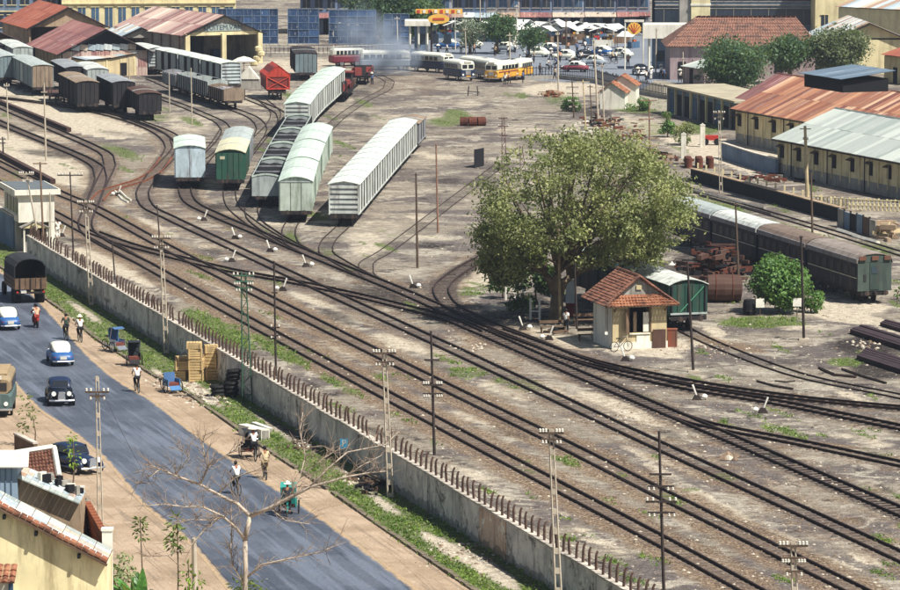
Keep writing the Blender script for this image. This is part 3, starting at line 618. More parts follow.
# ---------------------------------------------------------------- poles
M_CONC = simple('pole_concrete','#b5aa98',.9,.25,1.5,bump=.3); M_WOOD = simple('pole_timber','#594a3e',.9,.3,2); M_IRON = simple('pole_iron','#3a312e',.7,.3,2)
M_PORC = simple('insulator_porcelain','#c9c4b8',.35,.08,3,spec=.5); M_GREEN = simple('green_lattice_steel','#3c5a48',.7,.3,2); M_CREAM = simple('cream_pole_paint','#b9a885',.8,.25,1)
insm = MB().lathe([(.02,-.14),(.03,-.1),(.075,-.07),(.085,-.02),(.05,0),(.075,.04),(.07,.09),(.03,.12)],n=8).mesh('insulator', M_PORC, True)
insm2 = MB().lathe([(.02,-.1),(.05,-.06),(.06,0),(.03,.08)],n=6).mesh('insulator', M_PORC, True)
polen = 0
def pole(label, xb, yb, xt, yt, kind='concrete', arms=(), w=.14, mat=None, name=None, foot=False, lean=True, group=None, azim=0.0):
    """arms: (height fraction from top in m, half length m, insulators per side, below?)"""
    b = G(xb,yb); top = V(xt,yt,b.y)-b; H = top.z
    nm = name or {'concrete':'telegraph_pole','wood':'telegraph_pole','rail':'telegraph_pole','iron':'yard_post','lattice':'lattice_pole','lamp':'yard_lamp'}[kind]
    t = thing(nm, label, 'pole' if kind != 'lamp' else 'lamp post', b, azim, group); mb = MB(); tx = top.x
    P_ = lambda z: Vector((tx*z/H, 0, z))
    if kind == 'concrete':
        for s in (-1,1): mb.tube([P_(0)+Vector((s*w*.95,0,-.1)),P_(H)+Vector((s*w*.55,0,0))],[w*.34,w*.26],4)
        n = int(H/.85)
        for i in range(n+1):
            z = H*i/n; mb.cbox(P_(z)-Vector((0,0,.08 if i else -.08)),(w*1.9*(1-.4*z/H),w*.42,.26))
    elif kind == 'lattice':
        for sx in (-1,1):
            for sy in (-1,1): mb.tube([Vector((sx*w,sy*w,-.1)),P_(H)+Vector((sx*w*.45,sy*w*.45,0))],.032,4)
        n = int(H/.55)
        for i in range(n):
            z0,z1 = H*i/n, H*(i+1)/n; r0,r1 = w*(1-.55*i/n), w*(1-.55*(i+1)/n); s = 1 if i%2 else -1
            for sy in (-1,1): mb.tube([P_(z0)+Vector((s*r0,sy*r0,0)),P_(z1)+Vector((-s*r1,sy*r1,0))],.02,3)
            for sx in (-1,1): mb.tube([P_(z0)+Vector((sx*r0,s*r0,0)),P_(z1)+Vector((sx*r1,-s*r1,0))],.02,3)
            mb.tube([P_(z0)+Vector((-r0,-r0,0)),P_(z0)+Vector((r0,-r0,0))],.018,3)
    else:
        k = 4 if kind in ('rail','iron') else 8
        mb.tube([P_(0)-Vector((0,0,.1)),P_(H*.5),P_(H)],[w*.62,w*.52,w*.42],k)
    mt = mat or {'concrete':M_CONC,'wood':M_WOOD,'rail':M_IRON,'iron':M_IRON,'lattice':M_GREEN,'lamp':M_IRON}[kind]
    mb.build('shaft', mt, t)
    if foot: MB().cbox((0,0,.06),(.7,.5,.14)).build('footing', M_CONC, t)
    for dz,hl,ni,sg in arms:
        z = H-dz; c = P_(z); MB().cbox(c+Vector((0,-w*.5-.03,0)),(hl*2,.07,.09)).build('crossarm', mt if kind != 'concrete' else M_WOOD, t)
        for s in (-1,1):
            for i in range(ni):
                x = s*(hl-.06-(hl-.12)*.9*i/max(1,ni)); inst('insulator', insm, t, c+Vector((x,-w*.5-.03,.11*sg)), sc_=.8)
    if kind == 'lamp':
        c = P_(H); MB().tube([c,c+Vector((-.1,-.1,.25)),c+Vector((-.7,-.1,.3)),c+Vector((-1.0,-.1,.05))],.035,5).build('lamp_arm', mt, t)
        MB().lathe([(.05,.12),(.09,.02),(.24,-.1),(.2,-.12)],c=c+Vector((-1.0,-.1,0)),n=10).build('lamp_shade', M_PORC, t)
    return t
A3 = ((.15,.62,3,1),(.62,.5,2,-1)); A2 = ((.2,.6,2,1),(.7,.45,2,-1)); gp='concrete poles beside the wall'
pole('ladder shaped concrete pole at the wall behind the covered truck',91.5,305,85.6,201,'concrete',A3,.15,group=gp)
pole('ladder shaped concrete pole at the wall left of the wooden crates',166.5,353,161,236,'concrete',A3,.15,group=gp)
pole('ladder shaped concrete pole at the wall in the middle of the photo',390.5,497,384,350,'concrete',A3,.15,group=gp)
pole('tall ladder concrete pole in front of the wall near bottom centre',560,628,551,430,'concrete',((.12,.55,3,1),(.4,.45,2,-1)),.15,group=gp)
pole('insulator topped pole rising from the bottom edge at lower right',798,700,793,543,'concrete',((.1,.6,3,1),(.6,.5,3,-1),(1.15,.35,1,-1)),.15,group=gp)
pole('ladder shaped concrete pole on the left sidewalk by the parked car',100.5,523,97,377,'concrete',((.75,.6,2,1),(.95,.4,1,-1)),.12,group='poles on the sidewalk')
pole('pale round cement post in the sidewalk at the bottom edge',196,640,194,538,'wood',(),.24,M_CONC,name='cement_post')
pole('green steel lattice pole standing before the wall',247.5,403,243.5,272,'lattice',((.2,.65,2,1),(.55,.6,3,-1),(.95,.5,2,-1)),.3)
pole('thin insulator pole inside the wall left of the green lattice pole',276,376,274,261,'iron',((.3,.1,0,1),(2.0,.2,0,1),(4.2,.3,1,1),(4.7,.3,1,-1)),.12)
pole('iron pole with two crossarms among the middle tracks',434.5,455,431,331,'rail',((1.6,.42,0,1),(3.0,.55,3,1),(3.5,.55,3,-1)),.14)
pole('dark iron pole with three crossarms near the bottom right tracks',664.5,610,659,431,'rail',((1.95,.5,0,1),(2.5,.6,2,-1),(3.2,.7,2,1),(3.7,.62,2,-1)),.13)
pole('bare timber post in open ground between white wagons and tree',417.5,268,416,173,'wood',(),.16)
pole('slender rusty post right of the white slatted wagons',438,233,436,144,'wood',((.1,.12,0,1),),.15,simple('rust_pole','#8a6a58',.9,.3,2))
pole('slim timber pole with two insulator pairs through the cabin front',170/5.9*1+14,262,26,172,'wood',((.15,.6,3,1),(.6,.4,2,-1)),.14,M_CONC)
pole('timber pole rising before the white signal cabin',44.5,266,40,162,'wood',((.12,.55,0,1),),.15,simple('brown_pole','#7d6553',.9,.3,2))
pole('thin cement post at the cabin right corner',51,262,50,193,'wood',(),.12,M_CONC)
pole('iron pole with wide crossarm right of the cabin',73.5,255,70,172,'iron',((.25,1.0,3,1),),.12)
pole('short iron post inside the wall beside the nearest track',115,280,112,240,'iron',(),.1)
pole('thin dark pole behind the second wall pole',160,244,157,205,'iron',(),.1)
pole('cement pole of the left sand platform near the frame edge',8.5,140,6.5,83,'wood',((.3,.3,1,1),),.14,M_CONC)
pole('tall cement pole standing on the sand platform with a small board',46,161,44,83,'wood',((.9,.3,0,1),),.16,M_CONC)
pole('short dark signal post with lamps at the left edge',3.5,158,2.5,137,'iron',((.2,.35,1,1),(.6,.3,1,1)),.15)
pole('thin timber pole between the black wagons and the open wagons',169.5,112,169,73,'wood',(),.12,M_CONC)
pole('slim pole in front of the open rubble wagons',192,124,191,68,'wood',(),.12,M_CONC)
pole('thin pole before the yellow shed front',129.5,86,129,57,'wood',(),.12,M_CREAM)
pole('thin pole at the patched shed corner',92.5,75,92,38,'wood',(),.12,M_CREAM)
pole('rusty lattice column behind the big tree',504.5,170,503,117,'lattice',((.1,.45,0,1),(.9,.5,1,1),(1.8,.4,0,1)),.24,simple('rust_lattice','#5f4640',.8,.3,2))
pole('short lattice column with a bent bracket behind the tree crown',523,170,521,146,'lattice',(),.24,simple('rust_lattice','#5f4640',.8,.3,2))
pole('timber pole with yellow top standing inside the tree shade',560,325,558.5,219,'wood',((.4,.25,1,1),(1.5,.14,0,1)),.17,simple('mossy_pole','#8a7c60',.9,.4,2))
pole('black iron pole right of the white and red gate pillars',577,329,574.5,262,'iron',((.2,.1,0,1),),.13)
pole('black lamp pole at the right corner of the hut',693.5,372,687.5,263,'lamp',(),.15,foot=True)
pole('timber post between the dark carriages and the scrap pile',739,286,735.5,203,'wood',((.1,.12,0,1),),.15)
pole('iron post in front of the last carriage with concrete foot',804,340,801,236,'iron',((.05,.12,0,1),),.16,foot=True)
pole('tall cream pole before the cement roofed warehouse',807.5,197,805,126,'wood',((.25,.5,0,1),(1.2,.25,1,1),(2.6,.4,0,1)),.3,M_CREAM)
pole('timber post beside the cream warehouse pole',812.5,235,811,173,'wood',(),.16)
pole('insulator pole on the picket platform wall',721,193,719,111,'concrete',((.2,.55,2,1),(.6,.45,1,-1)),.13)
pole('rusty pole with two crossarms left of the white gate pillars',650,160,649,99,'iron',((.15,.8,1,1),(2.0,.5,0,1)),.14,simple('rust_pole','#8a6a58',.9,.3,2))
pole('many armed telegraph pole left of the pale fence hut',574,118,572,80,'wood',((.2,.75,3,-1),(.8,.7,3,-1),(1.5,.65,3,-1),(2.2,.6,3,-1),(2.9,.5,2,-1)),.14)
pole('pole right of the many armed telegraph pole',586,133,583,80,'wood',((.2,.7,0,1),),.14,M_CREAM)
pole('mossy pole next to the pale fence hut',592,128,590,85,'wood',((.2,.3,0,1),),.12)
pole('tall slanting cement pole left of the pale fence hut',598.5,124,593.5,38,'wood',((.3,.2,0,1),),.2,M_CONC)
pole('thin pale pole in front of the pale fence hut door',604,122,602,63,'wood',((.3,.35,0,1),),.14,M_CONC)
pole('tall cement lamp pole beside the sand heap',558.5,94,557.5,32,'wood',((.3,.25,1,1),),.17,M_CONC)
pole('cement pole standing between the yellow buses',510.5,66+12,509.5,33,'wood',((.3,.4,0,1),),.16,M_CONC)
pole('cement street pole left of the buses',466.5,62,465,28,'wood',((.2,.3,0,1),),.14,M_CONC)
pole('white post behind the green bus roofs',455.5,50,455,17,'wood',(),.14,M_PORC)
pole('leaning white pole in the drifting smoke',398,52,397,17,'wood',((.2,.4,0,1),),.16,M_PORC)
pole('white cement pole right of the fuel station canopy',655.5,76,656.5,28,'wood',((.2,.25,0,1),),.17,M_CONC)
pole('thin cement pole by the pink walled house',683.5,84,683,52,'wood',((.8,.15,0,1),),.14,M_CONC)
pole('dark slanting pole before the blue shopfronts',566.5,60,566,20,'wood',((.2,.2,0,1),),.2)
pole('thin street pole before the left shophouses',480.5,40,480,-8,'wood',(),.14,M_CONC)
pole('white street pole left of the small round tree',517,48,516.5,5,'wood',((.2,.3,0,1),),.18,M_PORC)
def flood(x0,y0,x1,y1,label):
    b = G(x0,y0); t = thing('street_lamp',label,'street lamp',b,group='bent white street lamps'); H = (V(x1,y1,b.y)-b).z
    MB().tube([(0,0,0),(0,0,H*.72)],.06,5).build('post', M_PORC, t); MB().tube([(0,0,H*.72),(.25,0,H*.85),(.75,0,H)],.05,5).build('lamp_arm', M_PORC, t); MB().cbox((.85,0,H+.02),(.4,.2,.1)).build('lamp_head', M_PORC, t)
flood(333.5,47,336,23,'bent white street lamp first right of the blue billboard gap')
flood(342.5,47,345,25,'bent white street lamp second before the dark billboard')
flood(351.5,47,354,25,'bent white street lamp third before the dark billboard')
flood(361.5,46,364,25,'bent white street lamp next to the drifting smoke')
def sign_post():
    b = G(344,467); t = thing('parking_sign','small square blue sign with a white letter P before the wall','sign',b)
    MB().tube([(0,0,0),(0,0,1.1)],.025,5).build('post', M_CONC, t); MB().cbox((0,0,1.3),(.42,.03,.52)).build('sign_plate', simple('sign_blue','#3f86a8',.5,.1), t)
    text('lettering','P',.5,M_PORC,t,(0,-.022,1.3))
sign_post()
# point levers of the switches
M_WHITE = simple('white_enamel','#e4e0d5',.6,.12,2)
lev = []
def lever(label, x, y, flip=1, px=9):
    b = G(x,y); t = thing('switch_lever', label, 'switch lever', b, random.uniform(-.3,.3), 'white painted switch levers')
    MB().prism([(-.3,0),(.3,0),(.12,.32),(-.12,.32)],'y',-.14,.14).build('stand', M_IRON, t)
    MB().tube([(0,-.02,.2),(-.28*flip,-.02,.95)],[.045,.07],5).build('handle', M_WHITE, t)
    MB().lathe([(.04,-.16),(.15,-.1),(.2,0),(.15,.1),(.04,.16)],c=(.45*flip,-.05,.22),n=10).build('weight', M_WHITE, t)
    MB().tube([(0,-.05,.2),(.4*flip,-.05,.2)],.04,4).build('weight_arm', M_IRON, t)
for a in [('switch lever in front of the lone white wagon',204,221,-1),('switch lever beside the ladder track below the gondolas',235,239,1),('switch lever below the arched pale wagons',270,252,1),('switch lever in front of the slatted white wagons',306,267,1),('switch lever left of the slim iron pole near the junction',283,291,-1),('switch lever on bare ground right of the junction',413,288,1),
          ('switch lever behind the wall pole near the cabin',232,262,-1),('slanting white lever on the hut platform edge',523,330,1),('dark switch stand before the hut bench',549,340,-1),('switch lever before the hut corner',625,361,1),('leaning white lever in the lower right fork',697,400,1),('white switch lever between the two lower right tracks',763,413,-1),('white lever by the timber scraps near the first S bend',118,196,-1),('small white lever at the foot of the cabin',62,237,-1)]:
    lever(*a)
# ---------------------------------------------------------------- rolling stock
D0 = (G(91,304)-G(450,537)).normalized()       # direction of the main lines, away from the camera
def mt(h, rough=.75, dirt='#5b4a40', var=.2, rnd=.06, sc_=.8): return simple('paint_'+h.strip('#')+'_'+str(rnd), h, rough, var, sc_, dirt=dirt, rnd=rnd)
W_WHITE = mt('#c3c8c2'); W_ROOF = mt('#cdd3cb',dirt='#a3a898'); W_AQUA = mt('#bccbbf',dirt='#8f9a8a'); W_DARK = mt('#232227',.75,'#38312f'); W_IRON = mt('#242022'); W_GREEN = mt('#2b5546'); W_GREY = mt('#8d9296')
W_BLUEG = mt('#6f7f84'); W_CREAM = mt('#c8c3a6',dirt='#9a9476'); W_TAN = mt('#8b7a68'); W_BLACK = mt('#0b0b0e',.9,'#141317'); W_RUST = mt('#50382f'); W_NAVY = mt('#20222c'); W_LG = mt('#a5adaa',dirt='#6d7472')
def bogies(t, L, W, four=False, zc=.42, r=.42, wide=.5):
    wm = MC.setdefault('wheelmesh', MB().wheel((0,0,0), r, .13).mesh('wheel', W_IRON))
    ys = [-L*.3, L*.3] if four else [-L*.36,-L*.36+1.5,L*.36-1.5,L*.36]
    for y in ys:
        for s in (-1,1): inst('wheel', wm, t, (s*wide, y, zc))
        MB().cbox((0,y,zc),(.9,.12,.12)).build('axle', W_IRON, t)
def buffers(t, L, W, z=.95):
    bm = MC.setdefault('buffermesh', MB().wheel((0,0,0),.07,.5,'y',8).wheel((0,-.26,0),.19,.06,'y',10).mesh('buffer', W_IRON))
    for s in (-1,1):
        inst('buffer', bm, t, (s*.72,-L/2-.2,z)); inst('buffer', bm, t, (s*.72,L/2+.2,z), math.pi)
    MB().cbox((0,-L/2-.2,z-.05),(.22,.5,.25)).build('coupler', W_IRON, t)
def roof_arch(W, L, z, rise, over=.12, th=.06, kind='arch', n=7):
    hw = W/2+over
    if kind == 'arch': top = [(hw*math.cos(math.pi*i/(n-1)) if 0 else hw-2*hw*i/(n-1), z+rise*(1-((hw-2*hw*i/(n-1))/hw)**2)) for i in range(n)]
    else: top = [(hw,z),(hw*.5,z+rise*.62),(0,z+rise),(-hw*.5,z+rise*.62),(-hw,z)]
    bot = [(x*.985,y-th) for x,y in reversed(top)]
    return MB().prism(top+bot,'y',-L/2-over,L/2+over)
def van(label, L=9.0, W=2.45, H=2.35, z0=1.05, end=W_WHITE, side=W_WHITE, roof=W_ROOF, rk='gable', rise=.28, ends='slats', sides='bays', sback=None, under=W_IRON, name='box_wagon', group=None, seam=True, zr=None, doorc=None, labelc=None):
    t = thing(name, label, 'wagon', (0,0,0), 0, group)
    back = sback or W_BLACK; hw = W/2
    rf = roof_arch(W-.04,L,z0+H,rise,0,.03,rk); 
    MB().box(-hw,hw,-L/2+.03,L/2-.03,z0,z0+H).build('body', back if sides=='bays' else side, t)  # with bays, black body colour stands for shade in recesses between side panels
    # gable infill + roof skin
    g = roof_arch(W,L-.06,z0+H+.02,rise,0,.02,rk); MB().prism([(x,y) for x,y in ([(hw,z0+H)]+[(hw-2*hw*i/6, z0+H+rise*(1-(abs(1-2*i/6))**(2 if rk=='arch' else 1))) for i in range(7)]+[(-hw,z0+H)])],'y',-L/2+.04,L/2-.04).build('gable', end, t)
    nr = 2 if L > 7 else 1
    for i in range(nr):
        l = (L+.24)/nr; r_ = roof_arch(W,l-.27,z0+H+.03,rise,.13,.05,rk)
        o = r_.build('roof_sheet' if nr > 1 else 'roof', roof, t, (0,-(L+.24)/2+l*(i+.5),0), smooth=False)
        if seam: 
            s_ = roof_arch(W,.06,z0+H+.06,rise,.14,.05,rk); s_.build('roof_seam', W_LG, t, (0,-(L+.24)/2+l*(i+1)-.05,0)) if i < nr-1 or rk=='gable' else None
    for e in (-1,1):
        y = e*(L/2)
        if ends == 'slats':
            n = 6
            MB().box(-hw+.01,hw-.01,min(y,y-e*.03),max(y,y-e*.03),z0,z0+H).build('end_wall', W_GREY, t)
            for i in range(n):
                z = z0+H*(i+.5)/n; MB().cbox((0,y+e*.05,z),(W-.1,.1,H/n*.55)).build('end_slat', end, t)
            for s in (-1,1): MB().cbox((s*(hw-.05),y+e*.06,z0+H/2),(.1,.13,H)).build('corner_post', end, t)
        elif ends == 'panels':
            for i in range(3): MB().cbox((-W/3+i*W/3,y+e*.02,z0+H*.47),(W/3-.07,.06,H*.94)).build('end_panel', end, t)
            MB().cbox((0,y+e*.03,z0+H-.02),(W,.08,.1)).build('end_rail', W_LG if end is not W_GREEN else W_GREEN, t)
        elif ends == 'doors':
            for s in (-1,1): MB().cbox((s*W/4,y+e*.02,z0+H*.5),(W/2-.06,.06,H*.98)).build('end_door', end, t)
            MB().cbox((0,y+e*.06,z0+H*.52),(.05,.04,H*.8)).build('latch_bar', W_GREY, t)
        elif ends == 'planks':
            for i in range(5): MB().cbox((-W*.4+i*W*.2,y+e*.02,z0+H*.5),(W*.2-.05,.06,H)).build('end_panel', end, t)
    if sides == 'bays':
        n = max(2,int(L/2.4))
        for s in (-1,1):
            for i in range(n):
                wd = (L/n)*(.48 if i%2 else .62); MB().cbox((s*(hw+.01),-L/2+L*(i+.5)/n,z0+H/2+.02),(.02,wd,H-.04)).build('side_panel', side, t)
            MB().cbox((s*(hw+.02),0,z0+.07),(.05,L,.14)).build('side_sill', side, t); MB().cbox((s*(hw+.02),0,z0+H-.06),(.05,L,.12)).build('side_rail', side, t)
    else:
        for s in (-1,1):
            MB().cbox((s*(hw+.03),0,z0+H*.48),(.07,1.7,H*.9)).build('side_door', doorc or side, t)
            for i in range(6): 
                y = -L/2+.08+(L-.16)*i/5
                MB().cbox((s*(hw+.035),y,z0+H/2),(.07,.1,H)).build('side_post', side if sides=='plain' else (sback or W_DARK), t)
    MB().box(-.9,.9,-L/2-.02,L/2+.02,z0-.28,z0-.02).build('underframe', under, t)
    for e in (-1,1): MB().cbox((0,e*(L/2+.02),z0-.18),(W*.98,.16,.3)).build('headstock', under, t)
    if labelc: MB().cbox((-W*.28,-L/2-.06,z0+H*.82),(.45,.02,.28)).build('number_plate', labelc, t)
    bogies(t, L, W, L < 7.5); buffers(t, L, W); return t
def gondola(label, L=9.5, W=2.3, H=1.5, z0=1.05, side=W_GREY, inner=W_BLACK, load=None, name='open_wagon', group=None, white_end=True, cross=2):
    t = thing(name, label, 'wagon', (0,0,0), 0, group); hw = W/2
    MB().box(-hw+.05,hw-.05,-L/2+.05,L/2-.05,z0,z0+.1).build('floor', inner, t)
    for s in (-1,1):
        mb = MB().box(s*hw-.04 if s>0 else -hw-.04+.0,s*hw+.04,-L/2,L/2,z0,z0+H); mb.build('side_wall', side, t)
        MB().cbox((s*(hw-.055),0,z0+H*.5),(.02,L-.12,H-.06)).build('inner_side', inner, t)
        for i in range(8): MB().cbox((s*(hw+.09),-L/2+.1+(L-.2)*i/7,z0+H/2),(.1,.12,H)).build('side_post', W_DARK if side is not W_GREY else side, t)
    for e in (-1,1):
        pts = [(-hw,z0),(hw,z0),(hw,z0+H)]+[(hw-2*hw*i/6,z0+H+.22*(1-(1-2*i/6)**2)) for i in range(1,6)]+[(-hw,z0+H)]
        MB().prism(pts,'y',e*L/2-.05,e*L/2+.05).build('end_board', side, t)
        if white_end: 
            top = [(hw-2*hw*i/6,z0+H+.03+.22*(1-(1-2*i/6)**2)) for i in range(7)]; MB().prism(top+[(x,z-.13) for x,z in reversed(top)],'y',e*L/2-.09,e*L/2+.09).build('end_cap', W_AQUA, t)
    for i in range(cross): MB().cbox((0,-L/2+L*(i+1)/(cross+1),z0+H-.08),(W,.1,.1)).build('cross_bar', W_GREY, t)
    if load:
        mb = MB(); n=14; m=6; vs=[]; 
        for i in range(n+1):
            for j in range(m+1):
                a=i/n; b=j/m; edge=min(1,4*min(a,1-a))*min(1,3*min(b,1-b)); vs.append((-hw+.12+(W-.24)*b,-L/2+.15+(L-.3)*a,z0+H*(.82 if load.name.startswith('coal') else .55)+edge*(.05 if load.name.startswith('coal') else .55)+random.uniform(-.1,.1)))
        mb.add(vs,[(i*(m+1)+j,i*(m+1)+j+1,(i+1)*(m+1)+j+1,(i+1)*(m+1)+j) for i in range(n) for j in range(m)]); tag(mb.build('load', load, t), kind='stuff')
    MB().box(-.9,.9,-L/2-.02,L/2+.02,z0-.28,z0-.02).build('underframe', W_IRON, t)
    bogies(t, L, W, L < 7.5); buffers(t, L, W); return t
def train(proto_fns, pts, labels, gap=.7, Ls=None):
    """copies or fresh wagons set nose to tail along a polyline of photo pixels starting at the near end"""
    P = [G(p.x,p.y) for p in cr(pts,4)]; d=[0]
    for a,b in zip(P[:-1],P[1:]): d.append(d[-1]+(b-a).length)
    n = len(labels); Ltot = d[-1]; u = 0
    for i,lab in enumerate(labels):
        L = Ls[i] if Ls else (Ltot-gap*(n-1))/n
        f = proto_fns[i] if isinstance(proto_fns,(list,tuple)) else proto_fns
        a,b = atlen(P,d,u), atlen(P,d,u+L)
        o = f(lab, L) if callable(f) else copy_tree(f, label=lab)
        o.location = (a+b)/2; o.rotation_euler = (0,0,heading(a,b)); u += L+gap
        if callable(f) and not isinstance(proto_fns,(list,tuple)): proto_fns = o
# long white slatted row
ords = ['nearest','second','third','fourth','fifth','farthest']
train(lambda lab,L: van(lab,L,2.55,2.55,group='white slatted wagons in the long straight row'), [(344,227),(380,184),(404,156.5)], [f'{o} white slatted wagon of the long straight row' for o in ords])
train(lambda lab,L: van(lab,L,2.45,2.0,end=W_GREY,side=W_GREY,roof=W_TAN,sback=W_DARK,ends='planks',name='box_wagon'), [(406.5,154),(414,146)], ['grey brown wagon with rusty roof ending the white slatted row'])
# curved white row
train(lambda lab,L: van(lab,L,2.6,2.5,roof=W_AQUA,group='white wagons on the curve'), [(297,138),(308,123),(321,111),(334,99)], [f'{o} white wagon of the curved row by the red wagon' for o in ('nearest','second','third','farthest')])
# arched pale wagons with green sides
_ac=iter((W_LG,W_LG,W_LG))
W_PG = mt('#b3beb2',dirt='#77806f')
def arched(lab,L):
    c=W_PG; return van(lab,L,2.75,2.5,rk='arch',rise=.42,end=W_PG,side=c,roof=W_AQUA,ends='panels',sides='plain',sback=W_GREEN,doorc=W_GREEN,group='pale arched wagons with green sides')
train([arched,arched,arched], [(296,223),(306,190),(318,163)], [f'{o} pale arched roof wagon with green sides' for o in ('nearest','middle','farthest')],gap=1.3)
# gondolas
M_COALD = simple('coal_load','#101014',.95,.3,1.5,bump=.5)
train(lambda lab,L: gondola(lab,L,2.45,1.75,side=W_LG,inner=W_BLACK,load=M_COALD,group='open dark wagons in a row'), [(266,208),(284,170),(299,143)], [f'{o} open wagon with black interior beside the arched wagons' for o in ('nearest','second','third','farthest')])
train(lambda lab,L: van(lab,L,2.7,2.7,rk='arch',rise=.3,end=mt('#b5c6ce'),side=mt('#b5c6ce'),roof=W_AQUA,ends='doors',sides='plain',sback=W_WHITE), [(190,189),(189.5,177)], ['lone pale blue white van wagon left of the green wagon'])
t = [o for o in bpy.data.objects if o.get('label')=='lone pale blue white van wagon left of the green wagon'][0]
MB().cbox((0,-5.6,1.0),(1.75,.5,.85)).build('buffer_box', W_BLACK, t)
train([lambda lab,L: van(lab,L,2.6,2.45,rk='arch',rise=.35,end=W_GREEN,side=W_GREEN,roof=W_CREAM,ends='planks',sides='plain',sback=W_GREEN,labelc=W_CREAM,name='box_wagon'),
       lambda lab,L: van(lab,L,2.55,2.4,rk='arch',rise=.35,end=W_GREY,side=W_GREY,roof=W_LG,ends='planks',sides='plain',sback=W_GREY)], [(230.5,191),(236,176),(240,165)], ['dark green van wagon with cream roof edge','grey van wagon with grey arched roof behind the green one'])
# left yard wagons
Gb='dark goods wagons in the left yard'
def dk(lab, L, H=2.5, end=W_DARK, side=W_BLACK, roof=W_TAN, **k): return van(lab, L, 2.5, H, rk='arch', rise=.22, end=end, side=side, roof=roof, ends='planks', sides='plain', sback=side, group=Gb, **k)
def one(f, lab, near, far, **k): train([lambda l,L: f(l,L,**k)], [near,((near[0]+far[0])/2,(near[1]+far[1])/2),far], [lab])
one(dk,'low black wagon with rust roof leading at the S bend track',(150,121),(139,114),H=1.9,roof=W_RUST)
one(dk,'black wagon with grey roof behind the low rust roofed one',(124,114),(108,106),roof=W_GREY)
one(dk,'black wagon with tan roof and red buffers',(88,113),(70,103),H=2.4,roof=W_TAN)
one(dk,'grey white wagon with bright arched roof in the black group',(98,97),(86,90),H=2.2,end=W_LG,side=W_GREY,roof=W_WHITE)
one(dk,'dark wagon with grey roof behind the tan roofed one',(76,95),(62,87),H=2.2,roof=W_GREY)
one(dk,'grey green wagon with pale door and brown end',(43,96),(22,85),H=2.5,end=W_TAN,side=W_BLUEG,roof=W_LG,doorc=W_LG)
one(dk,'grey wagon at the left frame edge behind the sand platform',(10,86),(-12,76),H=2.5,end=W_BLUEG,side=W_BLUEG,roof=W_LG)
one(dk,'pale white roofed wagon before the warehouse at far left',(23,76),(8,68),H=2.5,end=W_LG,side=W_GREY,roof=W_WHITE)
one(dk,'dark wagon cut by the left edge under the red roof',(2,72),(-20,64),H=2.2,roof=W_DARK)
def flat(lab, L=8, load=None, group=None):
    t = thing('flat_wagon', lab, 'wagon', (0,0,0), 0, group); MB().box(-1.2,1.2,-L/2,L/2,.85,1.1).build('deck', W_RUST, t); bogies(t,L,2.4,True); buffers(t,L,2.4)
    for s in (-1,1):
        for i in range(4): MB().cbox((s*1.15,-L/2+.5+i*(L-1)/3,1.35),(.08,.08,.6)).build('stake', W_IRON, t)
    return t
train([flat], [(62,104),(52,99)], ['empty flat wagon between black and green grey wagons'])
# white wagons before the shed and open wagons with rubble
train(lambda lab,L: van(lab,L,2.5,2.5,rk='arch',rise=.2,end=mt('#b9c4c4'),side=W_LG,roof=W_ROOF,group='white wagons in front of the shed'), [(231,93),(200,85),(165,77)], [f'{o} white roofed wagon in front of the open shed' for o in ('nearest','middle','farthest')])
train(lambda lab,L: van(lab,L,2.5,2.3,rk='arch',rise=.2,end=W_LG,side=W_BLUEG,roof=W_WHITE,sides='plain'), [(158,75),(140,70)], ['grey blue wagon left of the white row before the shed'])
M_COAL = simple('rubble_load','#8c8486',.95,.4,1.5,bump=.6)
train([lambda l,L: gondola(l,L,2.4,1.3,side=W_TAN,load=M_COAL,white_end=False), lambda l,L: gondola(l,L,2.4,1.7,side=W_LG,white_end=False,cross=0), lambda l,L: gondola(l,L,2.4,1.6,side=W_LG,white_end=False,cross=1),lambda l,L: gondola(l,L,2.4,1.4,side=W_GREY,load=M_COAL,white_end=False)],
      [(234,110),(205,101),(173,91)], ['open brown wagon heaped with grey rubble nearest the shed track','pale sided open wagon with black interior','pale open wagon with one cross bar','open grey wagon with round rubble heap farthest left'])
# red covered hopper
def red_wagon():
    t = thing('hopper_wagon','bright red hopper wagon with peaked top and crossed braces','wagon',G(275,98),R(8)); RD = mt('#b93f30',.7,'#7a2c24'); RB = mt('#7c2a26')
    L=7.5; W=2.7
    MB().prism([(-1.35,1.3),(1.35,1.3),(1.35,3.0),(.5,3.85),(0,4.0),(-.5,3.85),(-1.35,3.0)],'y',-L/2,L/2).build('body', RB, t)
    for s in (-1,1): MB().slab((s*1.5,-L/2-.1,2.95),(s*1.5,L/2+.1,2.95),(0,L/2+.1,4.1),(0,-L/2-.1,4.1),.06).build('roof', RD, t)
    MB().prism([(-1.4,2.75),(1.4,2.75),(1.4,3.0),(0,4.02),(-1.4,3.0)],'y',-L/2-.06,-L/2).build('gable', RD, t)
    for s in (-1,1):
        MB().tube([(s*1.25,-L/2-.05,1.4),(-s*1.25,-L/2-.05,2.7)],.06,4).build('brace', RD, t); MB().cbox((s*1.33,-L/2-.05,2.1),(.14,.12,1.7)).build('corner_post', RD, t)
        MB().cbox((s*1.42,0,2.7),(.1,L,.5)).build('side_rail', RD, t)
    MB().cbox((0,-L/2-.05,1.35),(2.7,.14,.16)).build('sill', RD, t)
    MB().box(-.95,.95,-L/2,L/2,.85,1.2).build('underframe', W_IRON, t); bogies(t,L,2.6,True); buffers(t,L,2.6)
red_wagon()
train([lambda l,L: van(l,L,2.7,2.4,rk='arch',rise=.1,end=W_BLUEG,side=W_DARK,roof=W_IRON,ends='planks',sides='plain',sback=W_DARK)], [(306,81),(303,77),(301,74)], ['dark slatted wagon right of the red hopper wagon'])
